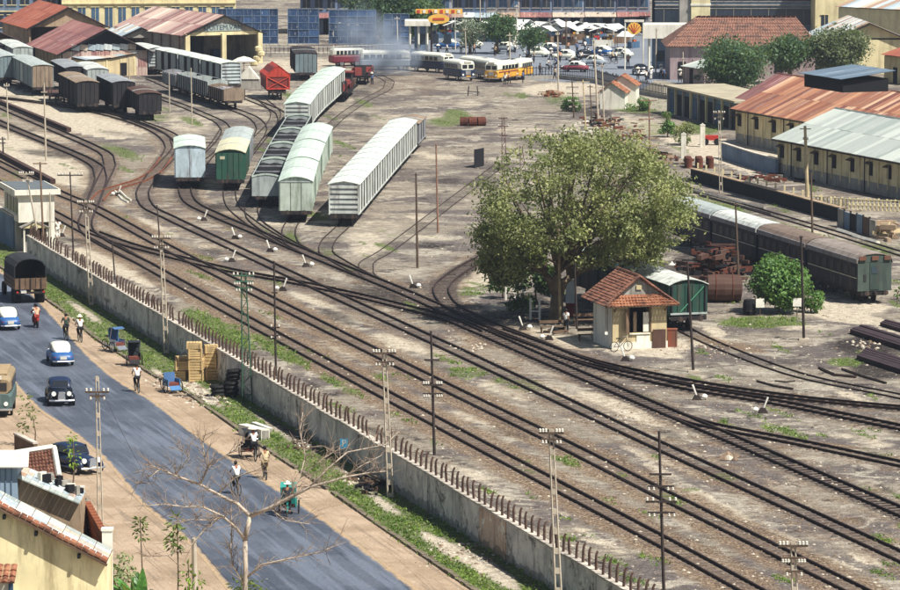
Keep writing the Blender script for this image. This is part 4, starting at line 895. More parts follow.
# flat wagons with red machinery, a small dark locomotive-like crane tender
def loco():
    t = thing('flat_wagon','flat wagon carrying red and black machinery by the smoke','wagon',G(345,96),heading(G(345,98),G(364,82))); RD = mt('#7a3430',.8,'#3a2422')
    MB().box(-1.2,1.2,-4.2,4.2,.9,1.15).build('deck', W_BLACK, t); bogies(t,8.4,2.4,True); buffers(t,8.4,2.4)
    MB().tube([(-.9,-3,1.7),(.9,-3,1.7)],.55,10).build('drum', RD, t); MB().box(-.9,.9,-1.8,.4,1.15,2.9).build('machine_house', W_DARK, t)
    MB().tube([(0,-1.2,2.9),(0,-1.2,3.6)],.18,8).build('stack', RD, t); MB().slab((-1.1,-2,2.9),(1.1,-2,2.9),(1.1,.6,2.9),(-1.1,.6,2.9),.1).build('roof', RD, t)
    MB().tube([(-.4,1,1.6),(-.4,3.8,1.9)],.4,8).build('boiler', RD, t); MB().box(.1,1.0,1.2,3.6,1.15,1.9).build('crate', W_RUST, t)
    for s in (-1,1): MB().cbox((s*1.15,-3.9,1.5),(.1,.1,.9)).build('stake', RD, t)
loco()
def loco2(lab, x, y, x2, y2, red):
    RD = mt('#7a3430',.8,'#3a2422'); t = thing('flat_wagon',lab,'wagon',(G(x,y)+G(x2,y2))/2,heading(G(x,y),G(x2,y2))); L=6.5
    MB().box(-1.2,1.2,-L/2,L/2,.9,1.15).build('deck', W_BLACK, t); bogies(t,L,2.4,True)
    for i in range(4): MB().cbox((random.uniform(-.5,.5),-L/2+1+i*1.5,1.5+random.random()*.3),(random.uniform(.8,1.4),1.0,random.uniform(.6,1.3)),random.random()).build('machine_part', RD if (i+red)%2 else W_DARK, t)
    for s in (-1,1): MB().tube([(s*1.05,-L/2+.2,1.15),(s*1.05,-L/2+.2,2.0),(s*1.05,L/2-.2,2.0),(s*1.05,L/2-.2,1.15)],.05,4).build('rail_bar', RD, t)
loco2('red railed flat wagon with machine parts behind the tender',357,88,368,79,1)
loco2('dark flat wagon with parts right beside the curved white wagons',336,104,345,97,0)
# passenger carriages
def coach(lab, L=10.2, roof=None, end=None, grp='dark passenger carriages beyond the bush', near=False, W=2.6):
    t = thing('passenger_carriage', lab, 'carriage', (0,0,0), 0, grp); hw = W/2; z0=.95; H=2.1; roof = roof or W_TAN
    MB().box(-hw,hw,-L/2,L/2,z0,z0+H).build('body', W_NAVY, t)
    top = [(hw+.08,z0+H-.05),(hw+.04,z0+H+.2),(hw-.25,z0+H+.45),(hw*.5,z0+H+.58),(0,z0+H+.63),(-hw*.5,z0+H+.58),(-hw+.25,z0+H+.45),(-hw-.04,z0+H+.2),(-hw-.08,z0+H-.05)]
    MB().prism(top+[(x*.97,z-.05) for x,z in reversed(top)],'y',-L/2-.12,L/2+.12).build('roof', roof, t)
    for s in (-1,1): MB().prism([(s*(hw+.1),z0+H-.1),(s*(hw+.1),z0+H+.22),(s*(hw+.04),z0+H+.24),(s*(hw+.04),z0+H-.1)],'y',-L/2-.1,L/2+.1).build('eave_band', mt('#7d7a7c'), t)
    MB().prism([(hw,z0+H-.02),(hw-.28,z0+H+.40),(0,z0+H+.57),(-hw+.28,z0+H+.40),(-hw,z0+H-.02)],'y',-L/2-.06,L/2+.06).build('gable', end or W_NAVY, t)
    for s in (-1,1):
        n = 7
        for i in range(n):
            y = -L/2+L*(i+.5)/n; MB().cbox((s*(hw+.012),y,z0+H*.66),(.03,.78,.62)).build('window', mt('#14161d',.5,'#101218'), t)
        MB().cbox((s*(hw+.02),0,z0+H*.44),(.04,L*.98,.05)).build('waist_line', W_CREAM, t); MB().cbox((s*(hw+.02),0,z0+.05),(.05,L,.1)).build('sill', W_IRON, t)
    e = end or W_NAVY
    for en in (-1,1):
        MB().cbox((0,en*(L/2+.02),z0+H*.5),(W-.02,.05,H)).build('end_wall', e, t)
        MB().cbox((0,en*(L/2+.06),z0+H*.52),(.72,.06,H*.94)).build('end_door', mt('#34443f') if near else W_DARK, t)
        if near and en < 0:
            MB().cbox((0,-L/2-.1,z0+H*.72),(.5,.03,.5)).build('window', mt('#33424a',.2), t)
            for s in (-1,0,1): tag(MB().cbox((s*.95,-L/2-.13,z0+H+.28),(.5,.1,.3)).build('rusty_vent', mt('#6b4636'), t))
            MB().cbox((-.75,-L/2-.06,z0+H*.45),(.2,.03,.5)).build('lamp_bracket', W_DARK, t)
    MB().box(-1,1,-L/2,L/2,.62,.93).build('underframe', W_IRON, t)
    bogies(t,L,W); buffers(t,L,W,.85); return t
L_ = 10.9; st = G(874,304)
E_GG = mt('#46524c',.85,'#2c3632')
for i,(lab,rf,en) in enumerate([('last dark passenger carriage with grey end wall and rusty roof edge',mt('#8a8078'),E_GG),('dark passenger carriage with brown roof, second from the right end',mt('#74655a'),None),('dark passenger carriage with whitish roof emerging from the big tree',W_WHITE,None),('dark passenger carriage mostly behind the big tree crown',W_LG,None)]):
    o = coach(lab,10.3,rf,en,near=(i==0)); o.location = st+D0*(L_*i+5.15); o.rotation_euler = (0,0,heading(Vector((0,0,0)),D0))
# green van and pale van behind the hut
def green_van(lab, near, far, roof, end):
    a,b = G(*near),G(*far); L=(b-a).length; t = van(lab,L,2.65,2.1,1.15,end=end,side=end,roof=roof,rk='arch',rise=.38,ends='planks',sides='plain',sback=end,seam=False)
    t.location=(a+b)/2; t.rotation_euler=(0,0,heading(a,b))
    MB().cbox((0,-L/2-.12,1.28),(2.65,.1,.12)).build('end_sill', W_LG, t)
    for s in (-1,0,1): MB().cbox((s*1.2,-L/2-.1,2.2),(.09,.1,2.0)).build('end_post', W_DARK, t)
    MB().tube([(1.1,-L/2-.1,3.1),(-.6,-L/2-.1,1.4)],.04,4).build('brace', mt('#4a8a6a'), t); return t
green_van('dark green guard van with white roof right behind the hut',(688,332),(640,314.5),W_WHITE,mt('#1f4238'))
green_van('dark van with pale blue roof under the big tree',(634,312.5),(588,297),W_AQUA,W_DARK)
# ---------------------------------------------------------------- building helpers
def sheet_mat(name, cols, streak='#8a5a3a', samt=.6, rough=.7):
    if name in MC: return MC[name]
    q = N(name); P = q.pos(); r = q.n('ShaderNodeObjectInfo').outputs['Random']; o = q.co('Object',(6,.5,1))
    cr_ = q.n('ShaderNodeValToRGB'); cr_.color_ramp.interpolation = 'CONSTANT'; q.put(cr_.inputs[0], r)
    for i,c in enumerate(cols):
        e = cr_.color_ramp.elements[i] if i < 2 else cr_.color_ramp.elements.new(i/len(cols))
        e.position = i/len(cols); e.color = (*srgb(c),1)
    off = q.n('ShaderNodeVectorMath', operation='ADD'); q.put(off.inputs[0], o); cb = q.n('ShaderNodeCombineXYZ'); q.put(cb.inputs[0], q.math('MULTIPLY',r,37.0)); q.put(off.inputs[1], cb.outputs[0])
    col = q.mix(q.math('MULTIPLY',q.ramp(q.noise(off.outputs[0],1.2,5,.75),.42,.62),samt), cr_.outputs[0], srgb(streak))
    col = q.mix(q.math('MULTIPLY',q.ramp(q.noise(off.outputs[0],.9,5,.8),.56,.66),.4), col, (.9,.85,.75))
    MC[name] = q.out(col, rough, 0, .25); return MC[name]
SH_RUST = sheet_mat('rust_sheets',['#8a5a46','#a67558','#96654e','#704840','#b5896a','#7f5344','#a87a5c','#c2a084','#8d6450'],'#5f3e34')
SH_MAROON = sheet_mat('maroon_sheets',['#7a4a48','#6d4444','#805251','#8d5e58','#734848'],'#9a8078',.4)
SH_PINK = sheet_mat('faded_sheets',['#8a5c58','#b29a8c','#7c5050','#94726a','#a58a80','#6f4a48','#c0b4a6'],'#c9c0b4',.4)
SH_CEM = sheet_mat('cement_sheets',['#989f9b','#a8aea8','#8b9490','#b0b6af','#9da49e'],'#7f8682',.4)
SH_TIN = sheet_mat('tin_sheets',['#aab6bb','#c2c9c8','#97a5ac','#b9a793','#cfd3ce','#9a7d66'],'#7b8288',.5)
SH_ORANGE = sheet_mat('orange_tiles_far',['#935442','#9b5c48','#884c3c','#965644'],'#6d4034',.5)
SH_BLUE = sheet_mat('blue_panels',['#223656','#2a4266','#1b2c48','#345078','#263c5c'],'#4a6688',.35,.5)
def unit_sheet(k=6):
    key = f'sheet{k}'
    if key in MC: return MC[key]
    vs = []; n = k*2
    for j in (0,1.02):
        for i in range(n+1): vs.append((i/n, j, .035*(1 if i%2 else 0)))
    for j in (0,1.02):
        vs.append((0,j,-.02)); vs.append((1,j,-.02))
    fs = [(i,i+1,n+2+i,n+1+i) for i in range(n)]; b = 2*(n+1)
    fs += [(b,b+2,b+3,b+1),(b,b+1)+tuple(range(n,-1,-1)),]
    me = bpy.data.meshes.new('sheet'); me.from_pydata(vs,[],fs); me.materials.append(SH_TIN); MC[key] = me; return me
def sheets(t, a, b, d, nx, ny, mat, name='roof_sheet', k=5, jit=.02):
    """parallelogram roof: a->b along the eave, a->d up the slope; positions in the parent's frame"""
    a,b,d = map(Vector,(a,b,d)); u=(b-a)/nx; v=(d-a)/ny; n=u.cross(v).normalized()
    me = unit_sheet(k).copy(); me.name = name; me.materials.clear(); me.materials.append(mat)
    for j in range(ny):
        for i in range(nx):
            p = a+u*i+v*j+n*(.03+.012*j+random.uniform(0,jit)); uu = u*1.0; vv = v+n*random.uniform(-jit,jit)
            o = par(link(bpy.data.objects.new(name, me)), t)
            o.matrix_local = Matrix(((uu.x,vv.x,n.x,p.x),(uu.y,vv.y,n.y,p.y),(uu.z,vv.z,n.z,p.z),(0,0,0,1)))
def tiles(t, a, b, c, d, nx, ny, mat, name='roof_tiles'):
    """many small tiles on quad a,b (eave) c,d (top), joined"""
    a,b,c,d = map(Vector,(a,b,c,d)); mb = MB(); n = (b-a).cross(d-a).normalized()
    for j in range(ny):
        v0,v1 = j/ny,(j+1.25)/ny
        l0,r0 = a.lerp(d,v0),b.lerp(c,v0); l1,r1 = a.lerp(d,v1),b.lerp(c,v1); w = (r0-l0).length; m = max(1,int(nx*w/((b-a).length)))
        for i in range(m):
            s0,s1 = (i+.04)/m,(i+.96)/m; h = random.uniform(.03,.065); k = random.uniform(-.012,.012)
            p = [l0.lerp(r0,s0)+n*(h+.02),l0.lerp(r0,(s0+s1)/2)+n*(h+.07+k),l0.lerp(r0,s1)+n*(h+.02),l1.lerp(r1,s0)+n*.0,l1.lerp(r1,(s0+s1)/2)+n*(.05+k),l1.lerp(r1,s1)+n*.0, l0.lerp(r0,s0),l0.lerp(r0,s1)]
            mb.add(p,[(0,1,4,3),(1,2,5,4),(6,7,2,1,0)])
    return tag(mb.build(name, mat, t, fix=False), kind='stuff')
def tile_mat(name, a, b, c):
    q = N(name); P = q.pos(); v = q.vor(P, 4.2, 'Color'); sp = q.n('ShaderNodeSeparateColor'); q.t.links.new(v, sp.inputs[0])
    col = q.mix(sp.outputs[0], srgb(a), srgb(b)); col = q.mix(q.ramp(q.noise(P,.9,5,.7),.48,.66), col, srgb(c)); return q.out(col,.85,0,.2)
TL_RED = tile_mat('terracotta_tiles','#634035','#805a49','#43322c'); TL_OR = tile_mat('orange_tiles','#82503b','#9c6d52','#563a2e'); TL_FAR = tile_mat('far_tiles','#745246','#8a6656','#54443f')
P_YEL = simple('yellow_plaster','#bfae88',.9,.2,.6,dirt='#8d8474',bump=.2); P_CREAM = simple('cream_plaster','#d3c79d',.9,.18,.5,dirt='#a89a78'); P_GREY = simple('grey_plaster','#9a958c',.9,.25,.6,dirt='#5f5b56')
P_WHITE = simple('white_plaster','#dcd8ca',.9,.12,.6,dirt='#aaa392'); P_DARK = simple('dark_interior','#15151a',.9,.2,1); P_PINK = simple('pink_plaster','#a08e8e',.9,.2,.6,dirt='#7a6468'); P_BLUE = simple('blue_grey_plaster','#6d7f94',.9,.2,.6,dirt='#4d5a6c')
P_GLASS = simple('dark_window','#26303d',.25,.3,.8,spec=.6); P_SHUT = simple('blue_shutter','#3c5670',.7,.25,1,rnd=.2); P_WOOD = simple('weathered_wood','#6b5645',.9,.3,1.2,rnd=.15,bump=.3); P_BRICK = simple('brown_brick','#8a5238',.95,.3,2.5,bump=.4)
P_BROWN = simple('old_brown_plaster','#a08a72',.9,.25,.7,dirt='#6d5d4e')
def frame_at(near, dirv):
    """thing rotation that turns local +Y along dirv"""
    return math.atan2(-dirv.x, dirv.y)
def shed(name, label, near, far, W, eave, apex, rmat, wall, L=None, over=.6, sheets_n=(14,3), front='open', side='posts', cat='shed', nback=True, rot=None):
    a,b = G(*near),G(*far); L = L or (b-a).length; t = thing(name,label,cat,a, heading(a,b) if rot is None else rot); hw = W/2
    MB().prism([(-hw,0),(-hw,eave),(-hw+.25,eave),(-hw+.25,0)],'y',0.3,L).build('side_wall', wall, t) if side != 'none' else None
    MB().prism([(hw,0),(hw,eave),(hw-.25,eave),(hw-.25,0)],'y',0.3,L).build('side_wall', wall, t)
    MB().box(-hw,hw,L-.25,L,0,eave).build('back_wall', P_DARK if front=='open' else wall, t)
    # gable triangle
    MB().prism([(-hw,eave),(hw,eave),(0,apex)],'y',.0,.22).build('gable', wall, t)
    for s in (-1,1):
        A = Vector((s*(hw+over),-over,eave-over*(apex-eave)/hw)); B = Vector((s*(hw+over),L+.3,A.z)); D = Vector((0,-over,apex)); 
        if s < 0: sheets(t, B, A, D+(B-A), sheets_n[0], sheets_n[1], rmat)
        else: sheets(t, A, B, D, max(3,sheets_n[0]//3), 2, rmat)
        MB().slab(A+Vector((0,-.03,-.12)),A+Vector((0,.12,-.12)),D+Vector((0,.12,-.12)),D+Vector((0,-.03,-.12)),.14).build('barge_board', P_DARK, t)
    return t,L,hw
# open shed with the painted sign
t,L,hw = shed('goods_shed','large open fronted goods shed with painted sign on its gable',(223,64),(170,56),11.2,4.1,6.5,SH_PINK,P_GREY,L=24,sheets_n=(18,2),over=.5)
for x in (-hw+.35,0,hw-.35): MB().cbox((x,-.25,2.05),(.62,.5,4.1)).build('pillar', P_CREAM, t)
MB().box(-hw,hw,-.05,.2,3.85,4.3).build('lintel', P_CREAM, t)
for i in range(7): MB().cbox((-hw-.05,1.5+i*3.2,2.0),(.12,.25,4)).build('side_post', P_WOOD, t)
MB().box(-2.6,2.65,-.12,-.05,4.4,5.3).build('sign_plate', simple('sign_green','#8f9a93',.8,.15,1), t)
text('lettering','QUITEM.VAM',.95,simple('sign_lettering','#2d3a50',.8,.1),t,(0,-.14,4.85))
for i,x in enumerate((-3.4,-1.6,1.6,3.2)): MB().cbox((x,6+i%2*4,.8),(1.3,1.3,1.6)).build('stored_crate', simple('blue_stores','#33456a',.8,.3,1), t)
MB().box(.6,hw-.4,7.8,8,0,4).build('inner_wall', P_GREY, t)
t,L,hw = shed('goods_shed','shed with dark maroon roof and patched rusty gable',(105,76),(75,66),11,3.3,6.0,SH_MAROON,P_DARK,L=21,sheets_n=(14,3),over=.9)
sheets(t,(-5.5,-.1,0),(5.5,-.1,0),(-5.5,-.1,3.2),9,3,SH_PINK,'patch_sheet',3)
sheets(t,(-4.4,-.12,3.4),(4.0,-.12,3.4),(-4.2,-.12,4.1),8,1,SH_TIN,'gable_sheet',2)
for i in range(8): MB().cbox((-5.6,.8+i*2.4,1.6),(.2,.22,3.2)).build('side_post', P_CREAM, t)
for i in range(7): MB().cbox((-5.56,2.0+i*2.4,1.5),(.1,1.5,2.6)).build('wall_board', P_BROWN, t)
t,L,hw = shed('goods_shed','shed with bright orange roof behind the maroon one',(68,58),(41,50),10.6,4.3,6.9,SH_ORANGE,P_BROWN,L=19,sheets_n=(14,3),over=.5,front='x')
t,L,hw = shed('goods_shed','low maroon roofed lean shed at the left edge',(-14,66),(-40,58),9,3.3,5.2,SH_MAROON,P_WOOD,L=14,sheets_n=(10,2),over=.6)
t,L,hw = shed('signal_house' if 0 else 'goods_shed','grey tin roofed shed between maroon shed and sign shed',(141,60),(118,52),6.5,3.0,4.4,SH_TIN,P_GREY,L=12,sheets_n=(9,2),over=.4)
def yellow_store():
    a = G(86,78); b = G(146,75); t = thing('store_building','low yellow plastered store with slanting tin roof before the maroon shed','building',a,math.atan2((b-a).y,(b-a).x)); L=(b-a).length
    MB().box(0,L,0,3,0,2.2).build('wall', P_YEL, t); MB().prism([(L*.35,2.2),(L,2.2),(L,2.9)],'y',.0,3).build('gable', P_YEL, t)
    for i in range(4): MB().cbox((1+i*L/4.3,-.03,1.1),(.18,.1,2.2)).build('pilaster', P_CREAM, t)
    sheets(t,(-.2,-.3,2.28),(L*.4,-.3,2.45),(-.2,3.2,2.5),4,1,SH_TIN); sheets(t,(L*.4,-.3,2.4),(L+.3,-.3,3.15),(L*.4,3.2,2.6),5,1,SH_TIN)
    MB().cbox((L*.62,-.05,.9),(1.0,.06,1.6)).build('door', P_DARK, t)
yellow_store()
# cream station building at the back left
def facade(label, x0, x1, yb, hgt, wall, nwin, rows, wmat, depth=10, name='building', win=(1.0,1.9), x_tilt=0, storey=3.6, z0=1.2, awn=None, trim=None, cat='building', balcony=False, roof=None, arches=False):
    a,b = G(x0,yb),G(x1,yb+x_tilt); L=(b-a).length; t = thing(name,label,cat,a,math.atan2((b-a).y,(b-a).x))
    MB().box(0,L,0,depth,0,hgt).build('wall', wall, t); MB().box(-.2,L+.2,-.35,depth,hgt,hgt+.35).build('roof', roof or trim or wall, t)
    wm = MB().box(-win[0]/2,win[0]/2,-.06,.0,0,win[1]).mesh('window', wmat); fm = MB().box(-win[0]/2-.12,win[0]/2+.12,-.14,-.065,-.14,-.02).box(-win[0]/2-.12,win[0]/2+.12,-.14,-.065,win[1]+.02,win[1]+.14).mesh('frame', trim or P_CREAM)
    pm = MB().box(-.03,.03,-.1,-.062,0,win[1]).mesh('mullion', trim or P_CREAM)
    for r in range(rows):
        for i in range(nwin):
            x = L*(i+.5)/nwin; o = inst('window', wm, t, (x,0,z0+r*storey)); inst('frame', fm, o); inst('mullion', pm, o)
        if r < rows-1 or balcony: MB().box(0,L,-.3 if not balcony else -1.1,-.002,z0+r*storey+win[1]+.5,z0+r*storey+win[1]+.68).build('cornice' if not balcony else 'balcony_slab', trim or P_CREAM, t)
        if balcony:
            for i in range(int(L/1.1)): MB().cbox((.5+i*1.1,-1.05,z0+r*storey+win[1]+1.1),(.07,.07,.8)).build('baluster', trim or P_CREAM, t)
            MB().box(0,L,-1.1,-1.0,z0+r*storey+win[1]+1.5,z0+r*storey+win[1]+1.6).build('rail', trim or P_CREAM, t)
    if awn:
        for i in range(max(2,int(L/2))): x_=L*(i+.5)/max(2,int(L/2)); MB().box(x_-.75,x_+.6,-.05,-.003,.05,2.3).build('shop_opening', P_DARK if i%3 else P_SHUT, t); MB().cbox((x_+.85,-1.0,1.6),(.25,.25,3.2)).build('column', trim or P_CREAM, t)
        sheets(t,(0,-2.2,2.5),(L,-2.2,2.5),(0,-.1,3.1),max(2,int(L/1.6)),1,awn,'awning_sheet',3,.05)
    return t
facade('long cream building with tall blue windows behind the left sheds',62,236,36,11,P_CREAM,13,2,P_SHUT,win=(1.1,3.0),z0=1.2,storey=4.6,x_tilt=-1)
facade('pale grey blue building at the top left corner',-60,58,34,12,P_BLUE,9,3,P_GLASS,win=(1.3,1.8),z0=1.0,storey=3.4)
# dark blue hoardings
def hoarding(label, x0, x1, yb, yt):
    a,b = G(x0,yb),G(x1,yb); L=(b-a).length; H = V(x0,yt,a.y).z; t = thing('hoarding',label,'hoarding',a,0,'dark blue hoardings')
    nx,nz = max(3,int(L/1.15)),5
    pm = MB().box(.03,L/nx-.03,-.05,.05,.03,(H-.5)/nz-.03).mesh('panel', SH_BLUE)
    for i in range(nx):
        for j in range(nz): inst('panel', pm, t, (L*i/nx,random.uniform(-.03,.03),.5+(H-.5)*j/nz))
    for i in range(nx+1): MB().cbox((L*i/nx,-.02,H/2),(.07,.16,H+.1)).build('upright', P_BLUE, t)
    for j in range(nz+1): MB().cbox((L/2,-.04,.5+(H-.5)*j/nz),(L,.14,.07)).build('crossbar', P_BLUE, t)
hoarding('wide dark blue hoarding behind the sign shed gable',218,278,47,9)
hoarding('narrow dark blue hoarding in the middle of three',288,319,47,9)
hoarding('dark blue hoarding behind the bent street lamps',329,376,47,10)
hoarding('dark hoarding half hidden by smoke and tree',384,409,46,14)
# pale station yard wall below the hoardings
def picket_fence(label, pts, H, pitch, rail, pick, name='fence', posts=True, pw=.09, base=None, z=0, cat='fence'):
    P=[G(x,y) for x,y in pts]; d=[0]
    for a,b in zip(P[:-1],P[1:]): d.append(d[-1]+(b-a).length)
    t = thing(name,label,cat,P[0]); pm = MB().box(-pw/2,pw/2,-.03,.03,0,H).mesh('picket', pick); u=0; k=0
    while u < d[-1]:
        p = atlen(P,d,u); inst('picket', pm, t, p-P[0]+Vector((0,0,z)), sc_=(1,1,random.uniform(.9,1.05)), rz=0.0) if k < 290 else None; u += pitch; k += 1
    for a,b in zip(P[:-1],P[1:]):
        a,b = a-P[0],b-P[0]; n=(b-a).normalized(); s=Vector((-n.y,n.x,0))*.06
        for zz in (H*.35,H*.85): MB().slab(a-s+Vector((0,0,z+zz)),b-s+Vector((0,0,z+zz)),b+s+Vector((0,0,z+zz)),a+s+Vector((0,0,z+zz)),.07).build('rail', rail, t)
        if base: MB().slab(a-s*2.5,b-s*2.5,b+s*2.5,a+s*2.5,base).build('plinth', P_GREY, t)
    return t
picket_fence('dark picket fence with white top rail below the hoardings',[(262,57),(330,57),(400,54)],1.6,.6,P_WHITE,W_DARK,base=.4)
picket_fence('dark iron street fence right of the buses',[(524,80),(560,79),(596,83),(634,93),(664,99),(700,103)],1.7,.42,W_DARK,W_IRON,base=.5)
# signal cabin
def cabin():
    a = G(19,252); t = thing('signal_cabin','white two storey signal cabin with flat slab roof by the wall','cabin',a,heading(Vector((0,0,0)),D0)); W=2.9; L=7
    MB().box(0,W,0,L,2.35,4.55).build('upper_wall', P_WHITE, t); MB().box(W-.45,W,0.02,L,0,2.33).build('corner_wall', P_WHITE, t); MB().box(.05,W-.5,1.3,L,0,2.33).build('lower_wall', P_GREY, t)
    MB().box(-.35,W+.45,-.35,L+.2,4.56,4.98).build('roof_slab', P_WHITE, t); MB().box(-.2,W+.3,-.2,L,4.985,5.02).build('roof_felt', simple('roof_felt','#5d6468',.9,.2,1), t)
    for i in range(4): MB().box(-.05,-.002,.5+i*1.55,1.6+i*1.55,3.0,4.2).build('window', P_GLASS, t)
    MB().box(-.09,-.004,.2,L-.2,2.8,2.9).build('sill', P_WHITE, t); MB().cbox((1.7,1.25,1.0),(.7,.08,1.9)).build('door', P_DARK, t); MB().cbox((.75,1.26,1.4),(.6,.06,.8)).build('window', P_GLASS, t)
    for x in (.35,2.2): MB().cbox((x,-.5,.95),(.13,.13,1.9)).build('porch_post', P_WHITE, t)
    for s in (-1,1): MB().slab((1.28,-.75,2.5),(1.28,.9,2.5),(1.28+s*1.2,.9,1.95),(1.28+s*1.2,-.75,1.95),.07).build('porch_roof', P_GREY, t)
    MB().prism([(.2,1.95),(2.35,1.95),(1.28,2.45)],'y',-.68,-.6).build('porch_gable', P_CREAM, t)
    MB().box(.35,2.2,-.55,-.48,0,.85).build('porch_wall', P_GREY, t)
cabin()
def left_wall():
    a,b = G(15,249),G(-60,203); t = thing('side_wall','smooth blue grey wall left of the signal cabin at the frame edge','wall',a,0); n = 6
    for i in range(n):
        p,q_ = a.lerp(b,i/n),a.lerp(b,(i+1)/n); MB().box(-.15,.15,0.02,(q_-p).length-.02,-.1,2.6).build('wall_panel', P_BLUE, t, p-a, heading(p,q_)); MB().box(-.2,.2,0,(q_-p).length,2.602,2.72).build('coping', M_COPE, t, p-a, heading(p,q_))
left_wall()
# the tiled hut
def hut():
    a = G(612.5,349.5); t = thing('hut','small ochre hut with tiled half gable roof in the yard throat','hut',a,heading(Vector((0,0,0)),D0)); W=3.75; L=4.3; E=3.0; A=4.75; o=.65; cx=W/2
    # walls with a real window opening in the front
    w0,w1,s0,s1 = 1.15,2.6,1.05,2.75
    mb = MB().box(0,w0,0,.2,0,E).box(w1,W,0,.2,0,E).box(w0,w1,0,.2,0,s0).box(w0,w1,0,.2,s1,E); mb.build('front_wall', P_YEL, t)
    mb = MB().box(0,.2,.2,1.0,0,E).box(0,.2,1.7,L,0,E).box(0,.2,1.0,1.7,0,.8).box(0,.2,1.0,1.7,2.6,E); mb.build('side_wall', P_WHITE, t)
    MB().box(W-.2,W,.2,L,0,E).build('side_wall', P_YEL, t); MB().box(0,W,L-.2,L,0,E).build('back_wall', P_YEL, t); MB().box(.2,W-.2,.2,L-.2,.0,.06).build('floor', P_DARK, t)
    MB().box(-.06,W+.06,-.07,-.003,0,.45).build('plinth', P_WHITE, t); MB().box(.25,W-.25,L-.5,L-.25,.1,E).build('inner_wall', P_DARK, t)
    for x in (w0-.06,w1+.02): MB().box(x,x+.06,-.05,.03,s0-.05,s1+.05).build('window_frame', P_WOOD, t)
    MB().box(w0,w1,-.12,.02,s0-.09,s0-.02).build('window_sill', P_WHITE, t); MB().cbox((w0-.22,-.28,1.9),(.5,.05,1.6),.9).build('shutter', P_WOOD, t); MB().cbox((w1-.28,.06,1.75),(.38,.05,1.3)).build('curtain', P_WHITE, t); MB().cbox((w0+.5,.35,1.75),(.22,.1,1.3)).build('curtain', P_BROWN, t)
    MB().cbox((2.1,-.03,.62),(.9,.05,.6)).build('white_patch', P_WHITE, t); MB().box(2.75,3.65,-.16,-.08,0,1.25).build('door_panel', W_RUST, t)
    # roof: ridge along y, side slopes, small gable with a skirt of tiles below
    r0,r1 = .35,L-.2; gz = 3.55
    EL,ER = -o,W+o; ez = E-.1; k = (A-ez)/(cx-EL); gx = (gz-ez)/k
    for (p,q_,r_,s_,n) in [((EL,L+o,ez),(EL,-o,ez),(cx,r0-.25,A),(cx,L+o,A),24),((ER,-o,ez),(ER,L+o,ez),(cx,L+o,A),(cx,r0-.25,A),24)]:
        tiles(t,p,q_,r_,s_,n,13,TL_RED); 
    tiles(t,(EL,-o,ez),(ER,-o,ez),(ER-gx,r0-.4,gz),(EL+gx,r0-.4,gz),22,4,TL_OR)
    MB().prism([(EL+gx+.1,gz),(ER-gx-.1,gz),(cx,A-.12)],'y',r0-.1,r0).build('gable', P_GREY, t)
    MB().cbox((cx,r0-.14,gz+.5),(.36,.08,.3)).build('gable_vent', P_CREAM, t)
    mb = MB(); mb.tube([(cx,r0-.3,A+.05),(cx,L+o,A+.05)],.12,6); mb.build('ridge_cap', TL_RED, t)
    for s in (-1,1):
        e = Vector((cx+s*(cx-EL),-o-.02,ez+.04)); MB().tube([(cx,r0-.28,A+.06),Vector((cx+s*(cx-EL-gx),r0-.35,gz+.06)),e],.11,6).build('hip_cap', TL_RED, t)
        MB().tube([(cx,L+o,A),(cx+s*(cx-EL),L+o,ez)],.08,4).build('barge_board', P_WOOD, t)
        MB().tube([(cx+s*(cx-.12),-.02,2.5),(cx+s*(cx-.12),-.5,2.85)],.05,4).build('bracket', P_WOOD, t)
    mb = MB(); mb.prism([(0,E),(W,E),(cx,A-.2)],'y',L-.2,L-.1); mb.build('gable', P_YEL, t)
    MB().tube([(EL,-o,ez),(ER,-o,ez)],.05,4).build('gutter', P_WOOD, t)
hut()
def rust_box(name,label,x,y,w_,d_,h_,mat,rz=0,cat='box',group=None):
    t = thing(name,label,cat,G(x,y),rz,group); MB().cbox((0,0,h_/2),(w_,d_,h_)).build('body', mat, t); MB().cbox((0,0,h_+.02),(w_+.06,d_+.06,.05)).build('lid', mat, t)
    for s in (-1,1): MB().cbox((s*w_*.4,-d_/2-.01,h_/2),(.05,.03,h_*.95)).build('batten', P_WOOD, t)
    return t
rust_box('bin','rusty brown bin standing at the right corner of the hut',671.5,346.5,.72,.6,1.15,mt('#8a4a34'))
